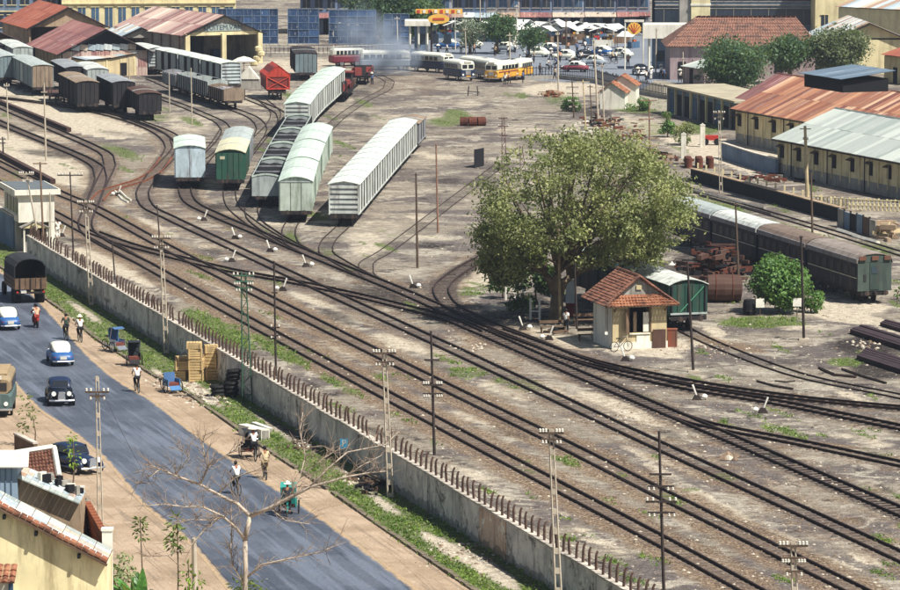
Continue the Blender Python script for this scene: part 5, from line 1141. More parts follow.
# bench, barrow and bicycles by the hut
def bench(label,x,y,L=1.5):
    t = thing('bench',label,'bench',G(x,y),.2)
    for i in range(3): MB().cbox((0,-.15+i*.15,.45),(L,.12,.04)).build('slat', P_WOOD, t)
    for s in (-1,1):
        for e in (-1,1): MB().cbox((s*(L/2-.1),e*.14,.22),(.07,.07,.44)).build('leg', P_WOOD, t)
    MB().cbox((0,.24,.75),(L,.04,.2)).build('backrest', P_WOOD, t)
bench('plain wooden bench left of the hut',589,341); bench('dark wooden bench before the red gate pillar',553,333,1.8); bench('pale plank bench behind the iron pole under the tree',585,326,1.6)
M_TYRE = simple('black_rubber','#121212',.8,.2)
def bicycle_parts(t, mat=None, off=(0,0,0)):
    m = mat or W_IRON; o = Vector(off)
    wm = MC.setdefault('bikewheel', MB().ring((0,0,0),.32,.024,'x',16,4).mesh('wheel', M_TYRE)); sp = MC.setdefault('spokes', (lambda mb:[mb.tube([(0,.3*math.cos(k),.3*math.sin(k)),(0,-.3*math.cos(k),-.3*math.sin(k))],.006,3) for k in (0,.63,1.26,1.88,2.5)] and mb)(MB()).mesh('spokes', W_LG))
    for y in (-.52,.52): w_ = inst('wheel', wm, t, o+Vector((0,y,.34))); inst('spokes', sp, w_)
    mb = MB().tube([o+Vector(p) for p in ((0,-.52,.34),(0,-.12,.32),(0,.4,.78),(0,-.2,.8),(0,-.12,.32))],.022,5); mb.tube([o+Vector(p) for p in ((0,-.52,.34),(0,-.2,.78))],.018,5); mb.build('frame', m, t)
    MB().tube([o+Vector(p) for p in ((0,.52,.34),(0,.4,.82),(0,.38,.95))],.022,5).build('fork', m, t); MB().tube([o+Vector(p) for p in ((-.26,.28,.97),(0,.38,.97),(.26,.28,.97))],.018,5).build('handlebar', W_LG, t)
    MB().cbox(o+Vector((0,-.22,.88)),(.15,.26,.06)).build('saddle', M_TYRE, t)
def parked_bike(label,x,y,rz): t = thing('bicycle',label,'bicycle',G(x,y),rz); bicycle_parts(t)
parked_bike('bicycle leaning near the left wall of the hut',598,341,.5); parked_bike('bicycle standing below the hut window',621,351.5,-1.1)
def pillar(label,x,y,yt,w_,red,grp):
    t = thing('gate_pillar',label,'gate pillar',G(x,y),0,grp); H=V(x,yt,G(x,y).y).z
    MB().cbox((0,0,H*.35/2),(w_*1.02,w_*1.02,H*.35)).build('base', simple('pillar_red','#7d352c',.85,.2,1) if red else P_WHITE, t); MB().cbox((0,0,H*.66),(w_,w_,H*.62)).build('shaft', P_WHITE if not red else simple('pillar_blue_white','#bcc8d2',.85,.1,1), t)
    MB().prism([(-w_*.55,H*.93),(w_*.55,H*.93),(0,H*1.04)],'y',-w_*.55,w_*.55).build('cap', P_WHITE, t)
pillar('left white pillar with red base under the big tree',554,313,278,.5,True,'white and red pillars'); pillar('right white pillar with red base beside the timber pole',570,316,278,.6,True,'white and red pillars')
pillar('left cream gate pillar by the barrels',683.5,158,133,.5,False,'cream gate pillars'); pillar('right cream gate pillar by the red cart',702.5,147,124,.5,False,'cream gate pillars')
for lab,x,y,yt in [('white post half hidden by the bright bush',506,300,281),('short bent white post behind the bright bush',514.5,298,286),('white post in front of the dark shrub',523,308,290)]:
    t = thing('white_post',lab,'post',G(x,y),0,'white posts under the tree'); H=V(x,yt,G(x,y).y).z; MB().cbox((0,0,H/2),(.14,.14,H)).build('shaft', M_WHITE, t); MB().cbox((0,0,H+.02),(.18,.18,.05)).build('cap', M_WHITE, t)
t = thing('white_barrier','white two post barrier with low crossbar under the tree','barrier',G(535,320),0)
for s in (-1,1): MB().cbox((s*.31,s*.0-.2*s,.75),(.15,.15,1.5)).build('post', M_WHITE, t)
MB().cbox((0,0,.62),(.6,.08,.08)).build('crossbar', M_WHITE, t)
# right hand warehouses
P_WH = simple('warehouse_ochre','#dccda2',.9,.2,.6,dirt='#8f8468')
DW = (G(778,173)-G(894,197)).normalized()
def warehouse(label, x, y, W, L, eave, rise, rmat, wall, nsh, nwin, start=0, over=.5, winz=1.7, plinth=True):
    a = G(x,y); t = thing('warehouse',label,'warehouse',a,heading(DW,Vector((0,0,0))))  # local +Y runs along the long wall towards the camera right
    # local +x points to the left of travel; building body extends to -x... computed below
    sx = 1 if (Matrix.Rotation(t.rotation_euler.z,3,'Z') @ Vector((1,0,0))).dot(Vector((1,0.36,0))) > 0 else -1
    X = lambda v: v*sx
    bx = lambda x0,x1: (min(X(x0),X(x1)),max(X(x0),X(x1)))
    x0,x1 = bx(0,.3); MB().box(x0,x1,0,L,0,eave).build('long_wall', wall, t); x0,x1 = bx(W-.3,W); MB().box(x0,x1,0,L,0,eave).build('long_wall', wall, t)
    for y0 in (0.0,L-.25):
        pts=[(X(.3),0),(X(W-.3),0),(X(W-.3),eave),(X(W/2),eave+rise-.1),(X(.3),eave)]; MB().prism(pts,'y',y0,y0+.25).build('end_wall', wall, t)
    if plinth: x0,x1 = bx(-.05,-.002); MB().box(x0,x1,0,L,0,1.05).build('plinth', P_GREY, t)
    k = rise/(W/2); A=Vector((X(-over),-over,eave-over*k+.05)); B=Vector((X(-over),L,eave-over*k+.05)); D=Vector((X(W/2),-over,eave+rise+.05))
    if (B-A).cross(D-A).z < 0: sheets(t,B,A,D+(B-A),nsh[0],nsh[1],rmat)
    else: sheets(t,A,B,D,nsh[0],nsh[1],rmat)
    A2=Vector((X(W+over),-over,A.z)); B2=Vector((X(W+over),L,A.z))
    if (B2-A2).cross(D-A2).z < 0: sheets(t,B2,A2,D+(B2-A2),10,2,rmat)
    else: sheets(t,A2,B2,D,10,2,rmat)
    MB().tube([A+Vector((0,0,-.08)),B+Vector((0,0,-.08))],.07,5).build('gutter', W_DARK, t)
    wm = MB().cbox((0,0,.5),(.06,.85,1.15)).mesh('window', P_DARK)
    for i in range(nwin):
        yy = .9+i*(L-1.5)/nwin; o = inst('window', wm, t, (X(-.035),yy,winz)); 
        MB().slab((X(-.03),-.5,1.22),(X(-.03),.5,1.22),(X(-.5),.5,1.0),(X(-.5),-.5,1.0),.04).build('window_hood', P_WOOD, o)
    for i in range(nwin*2): MB().cbox((X(-.05),.15+i*(L-.3)/(nwin*2),eave/2+.3),(.12,.16,eave-.6)).build('pilaster', wall, t)
    for i in range(max(2,nwin//2)): MB().tube([(X(-.16),3.3+i*L/max(2,nwin//2),0),(X(-.16),3.3+i*L/max(2,nwin//2),eave)],.06,5).build('drain_pipe', W_DARK, t)
    MB().tube([D+Vector((0,0,.06)),D+(B-A)+Vector((0,0,.06))],.12,5).build('ridge_cap', rmat, t)
    return t
warehouse('ochre warehouse with pale grey cement sheet roof',778,174,12.4,48,3.5,2.5,SH_CEM,P_WH,(52,2),12)
warehouse('ochre warehouse with big rusty orange sheet roof',736,143,13.5,62,3.7,3.0,SH_RUST,P_WH,(66,2),14,winz=1.9)
warehouse('narrow building with dark red sheet roof behind the rusty one',739,128,9.5,20,3.3,2.4,SH_MAROON,P_GREY,(14,2),4)
def skylight():
    p = G(848,128)  # ridge lantern of the rusty roof
    t = thing('roof_lantern','dark raised vent box on the rusty warehouse roof','roof vent',V(846,80,372),heading(DW,Vector((0,0,0))))
    MB().box(-2.2,2.2,-4,4,-.8,.35).build('box', P_DARK, t); sheets(t,(2.6,-4.4,.36),(2.6,4.4,.36),(-2.6,-4.4,1.0),7,1,sheet_mat('dark_tin',['#4f6070','#5a6c7c','#465664'],'#7a8894',.4)) if True else None
skylight()
def low_wall(label, pts, H, mat, th=.3, name='yard_wall', seg=4.0, cope=True):
    P=[G(x,y) for x,y in pts]; t = thing(name,label,'wall',P[0])
    for a,b in zip(P[:-1],P[1:]):
        L=(b-a).length; n=max(1,int(L/seg))
        for i in range(n):
            p,q_=a.lerp(b,i/n),a.lerp(b,(i+1)/n); l=(q_-p).length; MB().box(-th/2,th/2,.02,l-.02,-.1,H).build('wall_panel', mat, t, p-P[0], heading(p,q_))
            if cope: MB().box(-th/2-.05,th/2+.05,0,l,H+.002,H+.1).build('coping', M_COPE, t, p-P[0], heading(p,q_))
    return t
low_wall('blue grey low wall beside the cement roofed warehouse',[(777,175),(752,168),(722,158)],1.5,P_BLUE)
# platform with white posts and dark face
def goods_platform():
    pts=[(694,181),(735,192),(783,205),(812,213),(845,222)]; P=[G(*p) for p in pts]; t = thing('loading_platform','loading platform with black side face and small white posts on its edge','platform',P[0])
    for a,b in zip(P[:-1],P[1:]):
        n=max(1,int((b-a).length/4))
        for i in range(n):
            p,q_=a.lerp(b,i/n),a.lerp(b,(i+1)/n); l=(q_-p).length; MB().box(0,.35,0.01,l-.01,-.1,1.15).build('face_panel', P_DARK, t, p-P[0], heading(q_,p)+math.pi); MB().box(-.05,.5,0,l,1.152,1.24).build('edge_stone', P_BROWN, t, p-P[0], heading(p,q_))
    d=[0]
    for a,b in zip(P[:-1],P[1:]): d.append(d[-1]+(b-a).length)
    u=.5
    pm = MB().cbox((0,0,.25),(.16,.16,.5)).mesh('edge_post', P_CREAM)
    while u<d[-1]: inst('edge_post', pm, t, atlen(P,d,u)-P[0]+Vector((.2,0,1.24))); u+=2.3
goods_platform()
picket_fence('long cream picket fence before the warehouse',[(812,207),(850,209.5),(910,212)],1.05,.38,P_CREAM,P_CREAM,pw=.16)
def panels(label,pts,H,mats,name='panel_fence'):
    P=[G(*p) for p in pts]; a,b=P[0],P[-1]; t=thing(name,label,'fence',a,heading(a,b)); L=(b-a).length; n=len(mats)
    for i,m in enumerate(mats): MB().box(-.05,.05,L*i/n+.03,L*(i+1)/n-.03,0,H*random.uniform(.92,1.05)).build('panel', m, t); MB().cbox((0,L*i/n,H/2+.05),(.14,.12,H+.1)).build('post', W_DARK, t)
panels('patched fence of blue and black panels at the platform end',[(838,226),(876,238)],1.5,[P_GREY,P_BLUE,P_DARK,P_BLUE,W_RUST,P_GREY])
def rows_box(label,x,y,x2,y2,H,D,name='shack_row',n=9):
    a,b=G(x,y),G(x2,y2); L=(b-a).length; t=thing(name,label,'building',a,math.atan2((b-a).y,(b-a).x))
    MB().box(0,L,.15,D,0,H).build('wall', P_BLUE, t); MB().box(-.2,L+.2,-.5,D+.2,H,H+.22).build('roof', simple('flat_roof','#a39a84',.9,.2,.4), t)
    for i in range(n): 
        MB().box(L*(i+.15)/n,L*(i+.72)/n,.05,.14,0,H*.78).build('doorway', P_DARK if i%3 else P_SHUT, t); MB().cbox((L*i/n+.1,.0,H/2),(.3,.25,H)).build('column', P_CREAM if i%2 else P_GREY, t)
rows_box('low flat roofed row of shacks with dark doorways',668,113,738,131,3.0,6.5)
def small_hut():
    a=G(600,109); t=thing('hut','small pale hut with two orange tiled gables by the iron fence','hut',a,-.15)
    for (x0,y0,w_,h_,r_,L) in ((0,0,2.9,2.0,1.0,3.2),(.8,3.3,3.0,2.6,1.0,3.4)):
        MB().prism([(x0,0),(x0+w_,0),(x0+w_,h_),(x0+w_*.45,h_+r_),(x0,h_)],'y',y0,y0+L).build('wall', P_WHITE, t)
        tiles(t,(x0+w_+.25,y0-.25,h_-.2),(x0+w_+.25,y0+L+.2,h_-.2),(x0+w_*.45,y0+L+.2,h_+r_+.02),(x0+w_*.45,y0-.25,h_+r_+.02),10,5,TL_OR)
        tiles(t,(x0-.25,y0+L+.2,h_-.2),(x0-.25,y0-.25,h_-.2),(x0+w_*.45,y0-.25,h_+r_+.02),(x0+w_*.45,y0+L+.2,h_+r_+.02),10,5,TL_OR)
    MB().cbox((.0,1.4,.9),(.05,.9,1.8)).build('door', P_DARK, t)
small_hut()
# pink house with red tile roof, tin roofed buildings on the right
def tile_house(label,x,y,x2,y2,H,D,A,wall,tm,name='house',ov=.6,nt=40):
    a,b=G(x,y),G(x2,y2); L=(b-a).length; t=thing(name,label,'house',a,math.atan2((b-a).y,(b-a).x))
    MB().box(0,L,0,D,0,H).build('wall', wall, t)
    tiles(t,(-ov,-ov,H-.1),(L+ov,-ov,H-.1),(L-2,D/2,A),(3.5,D/2,A),nt,9,tm); tiles(t,(L+ov,D+ov,H-.1),(-ov,D+ov,H-.1),(3.5,D/2,A),(L-2,D/2,A),nt//2,5,tm)
    MB().add([(-ov,-ov,H-.1),(3.5,D/2,A),(-ov,D+ov,H-.1)],[(0,1,2)]).build('roof_hip', tm, t); MB().add([(L+ov,-ov,H-.1),(L-2,D/2,A),(L+ov,D+ov,H-.1)],[(0,1,2)]).build('roof_hip', tm, t)
    MB().tube([(3.5,D/2,A),(L-2,D/2,A)],.12,5).build('ridge_cap', tm, t)
    for i in range(4): MB().box(1+i*L/4.5,2+i*L/4.5,-.06,-.002,.2 if i==0 else .9,2.3).build('window' if i else 'door', P_DARK, t)
    return t
tile_house('house with weathered red tile roof and pink walls beyond the round tree',670,80,815,80,4.3,12,7.6,P_PINK,TL_FAR,nt=60)
def leanto(label,x,y,x2,y2,H0,H1,D,rm,wall,n=6,name='lean_to'):
    a,b=G(x,y),G(x2,y2); L=(b-a).length; t=thing(name,label,'building',a,math.atan2((b-a).y,(b-a).x)); MB().prism([(0,0),(D,0),(D,H1-.1),(0,H0-.1)],'x',0,L).build('wall', wall, t); sheets(t,(-.3,-.4,H0),(L+.3,-.4,H0),(-.3,D+.3,H1),n,1,rm)
    MB().box(L*.3,L*.3+1,-.05,-.003,0,2).build('door', P_DARK, t)
leanto('white roofed lean-to against the pink house',684,84,703,87,2.2,3.4,4,SH_CEM,P_PINK)
t,L,hw = shed('storehouse','cream storehouse with striped tin roof at the top right',(868,74),(848,66),9.5,4.6,6.6,SH_TIN,P_CREAM,L=16,sheets_n=(14,3),over=.7,front='x')
MB().box(-hw+.5,hw-.3,-.12,-.03,0,4.4).build('end_wall', P_CREAM, t)
leanto('upper tin roofed block at the top right corner',838,52,905,56,6.3,8.6,9,SH_TIN,P_CREAM,n=12,name='storehouse')
facade('tall cream wall block cut by the top right corner',815,910,36,12,P_CREAM,5,1,P_GLASS,name='building')
leanto('red roof corner at the right edge below the cream storehouse',884,82,915,86,3.4,5.4,6,SH_ORANGE,P_CREAM,n=5)
facade('modern pale building with dark blue window bays at top right',655,812,33,13,P_BLUE,9,3,P_GLASS,win=(2.6,2.4),z0=1.2,storey=3.6,trim=P_GREY)
t = thing('tower_block','narrow cream tower with orange stained top beside the red roof','tower',G(699,36),0); MB().box(-1.3,1.5,-2.2,1,0,13).build('shaft', P_CREAM, t); MB().box(-3.0,-1.35,-1.8,1,0,13).build('side_shaft', P_GREY, t); MB().box(-1.4,1.6,-2.3,-.2,4.6,4.9).build('ledge', P_WHITE, t)
# fuel station with shell shaped sign
def fuel_sign(label,x,y,xt,yt,r=.9):
    a=G(x,y); t=thing('fuel_sign',label,'sign',a); z=V(xt,yt,a.y).z; YE=simple('sign_yellow','#e0b050',.5,.1,1); RDs=simple('sign_red','#b8452f',.5,.1,1)
    for s in (-1,1): MB().tube([(s*r*1.25,0,0),(s*r*1.25,0,z+r*.9)],.1,5).build('post', P_WHITE, t)
    MB().cbox((0,0,z+r*1.1),(r*2.7,.25,.3)).build('crossbar', P_WHITE, t)
    pts=[]
    for i in range(9):
        a_=math.pi*(-.08+1.16*i/8); pts.append((r*math.cos(a_),z+r*math.sin(a_)*.95)); 
        if i<8: a2=math.pi*(-.08+1.16*(i+.5)/8); pts.append((r*.9*math.cos(a2),z+r*.9*math.sin(a2)*.95))
    pts += [(-.35*r,z-.75*r),(.35*r,z-.75*r)]
    MB().prism(pts,'y',-.12,.12).build('shell_plate', YE, t)
    for i in range(5): an=math.pi*(.14+.18*i); MB().tube([(0,-.14,z-.6*r),(.8*r*math.cos(an),-.14,z+.75*r*math.sin(an))],.05,4).build('rib', RDs, t)
fuel_sign('yellow shell sign on white posts left of the white canopy',634,70,633,29,.95)
def canopy(label,x0,x1,y,zt,zb,D=5,yellow=False):
    a,b=G(x0,y),G(x1,y); L=(b-a).length; t=thing('canopy',label,'canopy',a)
    MB().box(-.3,L+.3,0,D,zb,zt).build('fascia', P_WHITE, t)
    for x in (.4,L-.4,L*.5): MB().tube([(x,.6,0),(x,.6,zb)],.18,6).build('column', P_WHITE, t)
    MB().box(1,L-.5,D*.7,D,0,zb-.1).build('kiosk', P_BLUE, t)
    for i in range(3): MB().box(1.5+i*1.8,2.6+i*1.8,D*.7-.05,D*.7-.003,.9,2.3).build('window', P_GLASS, t)
canopy('white fuel station canopy beside the shell sign',646,692,70,5.9,4.1)
canopy('white canopy with kiosk under the yellow sign, left of the buses',407,430,52,4.3,3.6)
t = thing('billboard','row of yellow letters sign with red oval above the left canopy','billboard',G(431.5,53)); z=V(431,19,G(431,53).y).z
MB().tube([(0,0,0),(0,0,z+1)],.18,6).build('post', W_IRON, t); MB().lathe([(.1,-.12),(1.5,-.12),(1.5,.12),(.1,.12)],n=20,sy=.45).build('oval_plate', simple('sign_yellow','#e0b050',.5,.1,1), t)
o = kids[t.name][-1]; o.rotation_euler=(math.pi/2,0,0); o.location=(1.0,-.3,z); MB().cbox((1.0,-.46,z),(1.6,.04,.3)).build('red_band', simple('sign_red','#b8452f',.5,.1,1), t)
MB().box(-2.2,4.3,.2,.5,z+.7,z+1.35).build('yellow_band', simple('sign_yellow','#e0b050',.5,.1,1), t)
for i in range(8): MB().cbox((-1.8+i*.8,.15,z+1.02),(.4,.06,.45)).build('letter_block', P_WHITE if i%2 else simple('sign_red','#b8452f',.5,.1,1), t)
# shophouses along the far street
cols=['#6b7a92','#8a8fa0','#77859c','#9aa0a8','#65758f','#a59c98','#7686a0','#8f99ab']
xs_=[300,338,376,414,452,486,520,552,584,616,650]
for i in range(len(xs_)-1):
    wmt = simple('shop_'+cols[i%8].strip('#'),cols[i%8],.9,.2,.5,dirt='#4a5568')
    facade(f'{["first","second","third","fourth","fifth","sixth","seventh","eighth","ninth","tenth"][i]} shophouse from the left in the far street terrace',xs_[i]+.3,xs_[i+1]-.3,34.5-.15*i,11+(i*7%3),wmt,3,2,P_SHUT if i%2 else P_GLASS,depth=9,name='shophouse',win=(1.1,2.0),z0=3.9,storey=3.7,awn=SH_TIN if i%3 else SH_MAROON,trim=P_GREY,cat='shophouse',balcony=True)
# ---------------------------------------------------------------- vehicles
C_BLUE=simple('car_blue','#28568c',.45,.15,1,spec=.5); C_CREAM=simple('car_cream','#dcdccb',.4,.06,1,spec=.5); C_BLACK=simple('car_black','#121620',.25,.1,1,spec=.6); C_NAVY=simple('car_navy','#1c2a46',.4,.1,1,spec=.6); C_CHROME=simple('chrome','#c9ccd0',.25,.1,1,metal=.8)
C_GLASS=simple('car_glass','#1a2128',.12,.2,1,spec=.7); C_LIGHT=simple('headlamp_glass','#e9e9e2',.2,.05,1,spec=.7); C_GREYV=simple('car_grey','#8b949c',.4,.1,1); C_TEAL=simple('teal_paint','#2a8f84',.5,.1,1); C_RED=simple('red_paint','#a83228',.5,.1,1); C_YEL=simple('bus_yellow','#d09a34',.5,.12,1,dirt='#8c6a34'); C_MAR=simple('bus_maroon','#7c3440',.5,.12,1)
def loft(mb, secs, k=12, e=3.2):
    """secs: (y, half width, z0, z1)"""
    vs=[]
    for y,w_,z0,z1 in secs:
        cz,hz=(z0+z1)/2,(z1-z0)/2
        for i in range(k):
            a=2*math.pi*(i+.5)/k; c,s=math.cos(a),math.sin(a); vs.append((w_*math.copysign(abs(c)**(2/e),c),y,cz+hz*math.copysign(abs(s)**(2/e),s)))
    n=len(secs); fs=[(i*k+j,i*k+(j+1)%k,(i+1)*k+(j+1)%k,(i+1)*k+j) for i in range(n-1) for j in range(k)]+[tuple(range(k-1,-1,-1)),tuple((n-1)*k+j for j in range(k))]
    return mb.add(vs,fs)
def car_wheels(t, W, ys, r=.3):
    tm=MB().ring((0,0,0),r-.07,.075,'x',16,6).mesh('tyre',M_TYRE,True); rm=MB().wheel((0,0,0),r-.1,.09).mesh('rim',C_CHROME)
    for y in ys:
        for s in (-1,1): w_=inst('wheel',rm,t,(s*(W/2-.1),y,r)); inst('tyre',tm,w_)
def round_car(label, at, rz, low, top, group=None, L=3.7, W=1.5, H=1.46, hood=False, front_lights=True):
    t=thing('old_car',label,'car',at,rz,group)
    if not hood:   # small rounded rear engined saloon, front towards +y
        loft(MB(),[(-L/2,.45,.38,.62),(-L/2+.12,.60,.3,.78),(-L/2+.5,.70,.26,.93),(-.6,.74,.26,.96),(.3,.74,.26,.95),(L/2-.7,.68,.28,.86),(L/2-.2,.55,.32,.72),(L/2,.36,.38,.6)],16).build('body',low,t,smooth=True)
        loft(MB(),[(-L/2+.45,.40,.8,.95),(-L/2+.7,.55,.8,1.18),(-.6,.62,.8,1.42),(0,.63,.8,H),(.45,.60,.8,1.38),(.85,.52,.8,1.05),(1.0,.45,.8,.93)],16).build('cabin',top,t,smooth=True)
        gy=-L/2+.58
        MB().slab((-.34,gy-.02,1.0),(.34,gy-.02,1.0),(.30,gy+.33,1.27),(-.30,gy+.33,1.27),-.03).build('rear_window',C_GLASS,t); MB().slab((.42,1.0,.98),(-.42,1.0,.98),(-.36,.6,1.3),(.36,.6,1.3),-.03).build('windscreen',C_GLASS,t)
        for s in (-1,1):
            for y0,y1 in ((-.62,-.05),(.03,.5)): MB().slab((s*.70,y0,1.0),(s*.70,y1,1.0),(s*.61,y1-.04,1.3),(s*.61,y0+.04,1.3),.01*s).build('side_window',C_GLASS,t)
            for y in (-1.12,1.12): MB().lathe([(.05,-.26),(.34,-.2),(.42,0),(.3,.22),(.05,.3)],c=(0,0,0),n=12,sx=.42).build('wing',low,t,(s*.58,y,.48),smooth=True)
            MB().cbox((s*.5,-L/2+.1,.62),(.1,.06,.1)).build('tail_lamp',C_RED,t); MB().lathe([(.02,-.05),(.1,0),(.02,.06)],n=10).build('headlight',C_LIGHT,t,(s*.5,L/2-.22,.7))
        MB().cbox((0,-L/2-.02,.58),(.42,.03,.2)).build('number_plate',M_PORC,t)
        for e in (-1,1): MB().tube([(-.68,e*(L/2-.05),.36),(-.4,e*(L/2+.06),.36),(.4,e*(L/2+.06),.36),(.68,e*(L/2-.05),.36)],.05,6).build('bumper',C_CHROME,t)
        car_wheels(t,W,(-1.12,1.12),.29)
    else:          # long bonnet saloon with separate wings
        loft(MB(),[(-L/2,.5,.4,.7),(-L/2+.3,.68,.32,.95),(-.9,.76,.3,1.0),(.4,.76,.3,1.0),(.55,.55,.34,1.0),(L/2-.5,.38,.36,.94),(L/2-.12,.32,.4,.9),(L/2-.08,.3,.42,.86)],16).build('body',low,t,smooth=True)
        loft(MB(),[(-L/2+.35,.5,.9,1.05),(-L/2+.8,.62,.9,1.4),(-.5,.66,.9,1.52),(.1,.66,.9,1.5),(.5,.62,.9,1.25),(.66,.58,.9,1.02)],16).build('cabin',top,t,smooth=True)
        MB().slab((.5,.66,1.06),(-.5,.66,1.06),(-.45,.42,1.38),(.45,.42,1.38),-.03).build('windscreen',C_GLASS,t); MB().slab((-.36,-L/2+.5,1.1),(.36,-L/2+.5,1.1),(.3,-L/2+.76,1.34),(-.3,-L/2+.76,1.34),-.03).build('rear_window',C_GLASS,t)
        for s in (-1,1):
            for y0,y1 in ((-1.2,-.55),(-.45,.25)): MB().slab((s*.735,y0,1.06),(s*.735,y1,1.06),(s*.655,y1-.04,1.38),(s*.655,y0+.04,1.38),.01*s).build('side_window',C_GLASS,t)
            MB().lathe([(.05,-.3),(.42,-.24),(.52,0),(.36,.22),(.05,.3)],n=12,sx=.42).build('wing',low,t,(s*.62,L/2-.62,.52),smooth=True); MB().lathe([(.05,-.3),(.42,-.24),(.5,0),(.34,.22),(.05,.3)],n=12,sx=.36).build('wing',low,t,(s*.66,-L/2+.75,.5),smooth=True)
            MB().slab((s*.62,-1.0,.32),(s*.86,-1.0,.32),(s*.86,1.1,.32),(s*.62,1.1,.32),.05).build('running_board',low,t)
            MB().wheel((0,0,0),.14,.1,'y',12).build('headlight',C_LIGHT,t,(s*.46,L/2-.22,.78))
        MB().prism([(-.24,.4),(.24,.4),(.17,.92),(-.17,.92)],'y',L/2-.1,L/2-.03).build('grille',C_CHROME,t); MB().cbox((0,L/2+.1,.42),(.36,.03,.14)).build('number_plate',M_PORC,t)
        for e in (-1,1): MB().tube([(-.74,e*(L/2-.02),.4),(-.4,e*(L/2+.1),.4),(.4,e*(L/2+.1),.4),(.74,e*(L/2-.02),.4)],.06,6).build('bumper',C_CHROME,t)
        car_wheels(t,W+.1,(-L/2+.75,L/2-.62),.34)
    return t
HD=heading(Vector((0,0,0)),D0)
def fwd(x,y,d): return G(x,y)+Vector((-math.sin(HD),math.cos(HD),0))*d
GT='blue and cream taxis on the street'
round_car('blue taxi with cream top nearest the left edge behind the truck',fwd(11,331,1.85),HD,C_BLUE,C_CREAM,GT)
round_car('blue taxi with cream top in mid road above the black car',fwd(65,367,1.85),HD-.05,C_BLUE,C_CREAM,GT)
round_car('black and navy old saloon driving towards the camera with chrome bumper',fwd(66,407,2.1),HD+math.pi-.12,C_BLACK,C_NAVY,None,4.2,1.6,1.5,True)
round_car('dark blue old saloon parked on the sidewalk behind the tiled roof',G(74,470),HD+math.pi+.35,C_NAVY,C_NAVY,None,4.2,1.6,1.5,True)
def truck():
    t=thing('covered_truck','army style truck with dark canvas cover seen from behind at left','truck',fwd(31,304,3.4),HD); CV=simple('dark_canvas','#2a2c30',.9,.3,1,bump=.3); W=2.3
    MB().box(-W/2,W/2,-3.2,1.2,1.0,1.12).build('bed',P_WOOD,t)
    top=[(W/2,1.9),(W/2,2.7),(W/2-.25,3.05),(.5,3.22),(0,3.27),(-.5,3.22),(-W/2+.25,3.05),(-W/2,2.7),(-W/2,1.9)]; inn=[(x*.95,z-.06 if z>2 else z) for x,z in reversed(top)]
    MB().prism(top+inn,'y',-3.25,1.2).build('canvas_cover',CV,t); MB().box(-W/2+.05,W/2-.05,1.1,1.15,1.1,3.0).build('front_canvas',C_BLACK,t)
    for i in range(6): MB().box(-W/2+.02+i*W/6,-W/2+W/6-.02+i*W/6,-3.27,-3.21,1.05,1.85).build('tailboard_plank',P_WOOD,t)
    for i in (1,3,5): MB().cbox((-W/2+i*W/6,-3.31,1.4),(.07,.05,.9)).build('strap',W_IRON,t)
    for s in (-1,1):
        for i in range(3): MB().box(s*W/2-.04,s*W/2+.04,-3.2,1.2,1.1+i*.28,1.34+i*.28).build('side_plank',P_WOOD,t)
    loft(MB(),[(1.3,1.0,.9,2.3),(1.6,1.05,.8,2.4),(2.3,1.05,.8,2.35),(2.5,.9,.8,1.6),(3.6,.7,.8,1.4),(3.7,.6,.85,1.3)],12).build('cab',W_DARK,t)
    for y in (-2.6,-1.5):
        for s in (-1,1): MB().wheel((s*.85,y,.48),.48,.42,'x',14).build('wheel',M_TYRE,t)
    for s in (-1,1): MB().wheel((s*.9,2.9,.48),.48,.25,'x',14).build('wheel',M_TYRE,t); MB().cbox((s*.95,-3.28,.85),(.14,.08,.12)).build('tail_lamp',C_RED,t)
    MB().cbox((.0,-3.25,.8),(2.1,.12,.14)).build('bumper',W_IRON,t); MB().cbox((-.5,-3.33,.86),(.4,.03,.16)).build('number_plate',M_PORC,t)
truck()
def bus(label,at,rz,low,top,W=2.1,H=2.55,L=6.5,roofm=None,group=None,plate=True,stripe=None):
    t=thing('old_bus',label,'bus',at,rz,group); hw=W/2
    loft(MB(),[(-L/2,hw*.9,.5,1.45),(-L/2+.2,hw,.42,1.5),(L/2-.25,hw,.42,1.5),(L/2,hw*.88,.5,1.42)],12,6).build('body',low,t)
    loft(MB(),[(-L/2+.08,hw*.85,1.4,H-.25),(-L/2+.3,hw*.96,1.4,H),(L/2-.5,hw*.96,1.4,H),(L/2-.08,hw*.86,1.4,H-.2)],12,4.5).build('cabin',top,t)
    if roofm: MB().slab((-hw*.7,-L/2+.4,H+.01),(hw*.7,-L/2+.4,H+.01),(hw*.7,L/2-.6,H+.01),(-hw*.7,L/2-.6,H+.01),.06).build('roof_panel',roofm,t)
    n=6
    for s in (-1,1):
        for i in range(n): MB().cbox((s*hw*.965,-L/2+.75+i*(L-1.4)/n,1.83),(.05,(L-1.5)/n-.18,.5)).build('side_window',C_GLASS,t)
        MB().cbox((s*hw*.4,L/2-.12,1.85),(hw*.62,.14,.48)).build('windscreen',C_GLASS,t); MB().wheel((s*hw*.66,L/2+.01,.85),.13,.08,'y',10).build('headlight',C_LIGHT,t)
        if stripe: MB().cbox((s*hw*1.0,0,1.3),(.05,L*.94,.12)).build('stripe',stripe,t)
    MB().cbox((0,L/2+.02,1.08),(.7,.06,.5)).build('grille',C_CHROME,t); MB().tube([(-hw,L/2-.05,.5),(0,L/2+.12,.5),(hw,L/2-.05,.5)],.07,5).build('bumper',C_CHROME,t)
    if plate: MB().cbox((0,L/2+.1,.66),(.6,.04,.16)).build('number_plate',C_YEL,t)
    MB().cbox((0,L/2-.1,H-.12),(.9,.2,.2)).build('destination_box',M_PORC,t)
    car_wheels(t,W,(-L/2+1.3,L/2-1.2),.4); return t
B=lambda x,y: G(x,y)
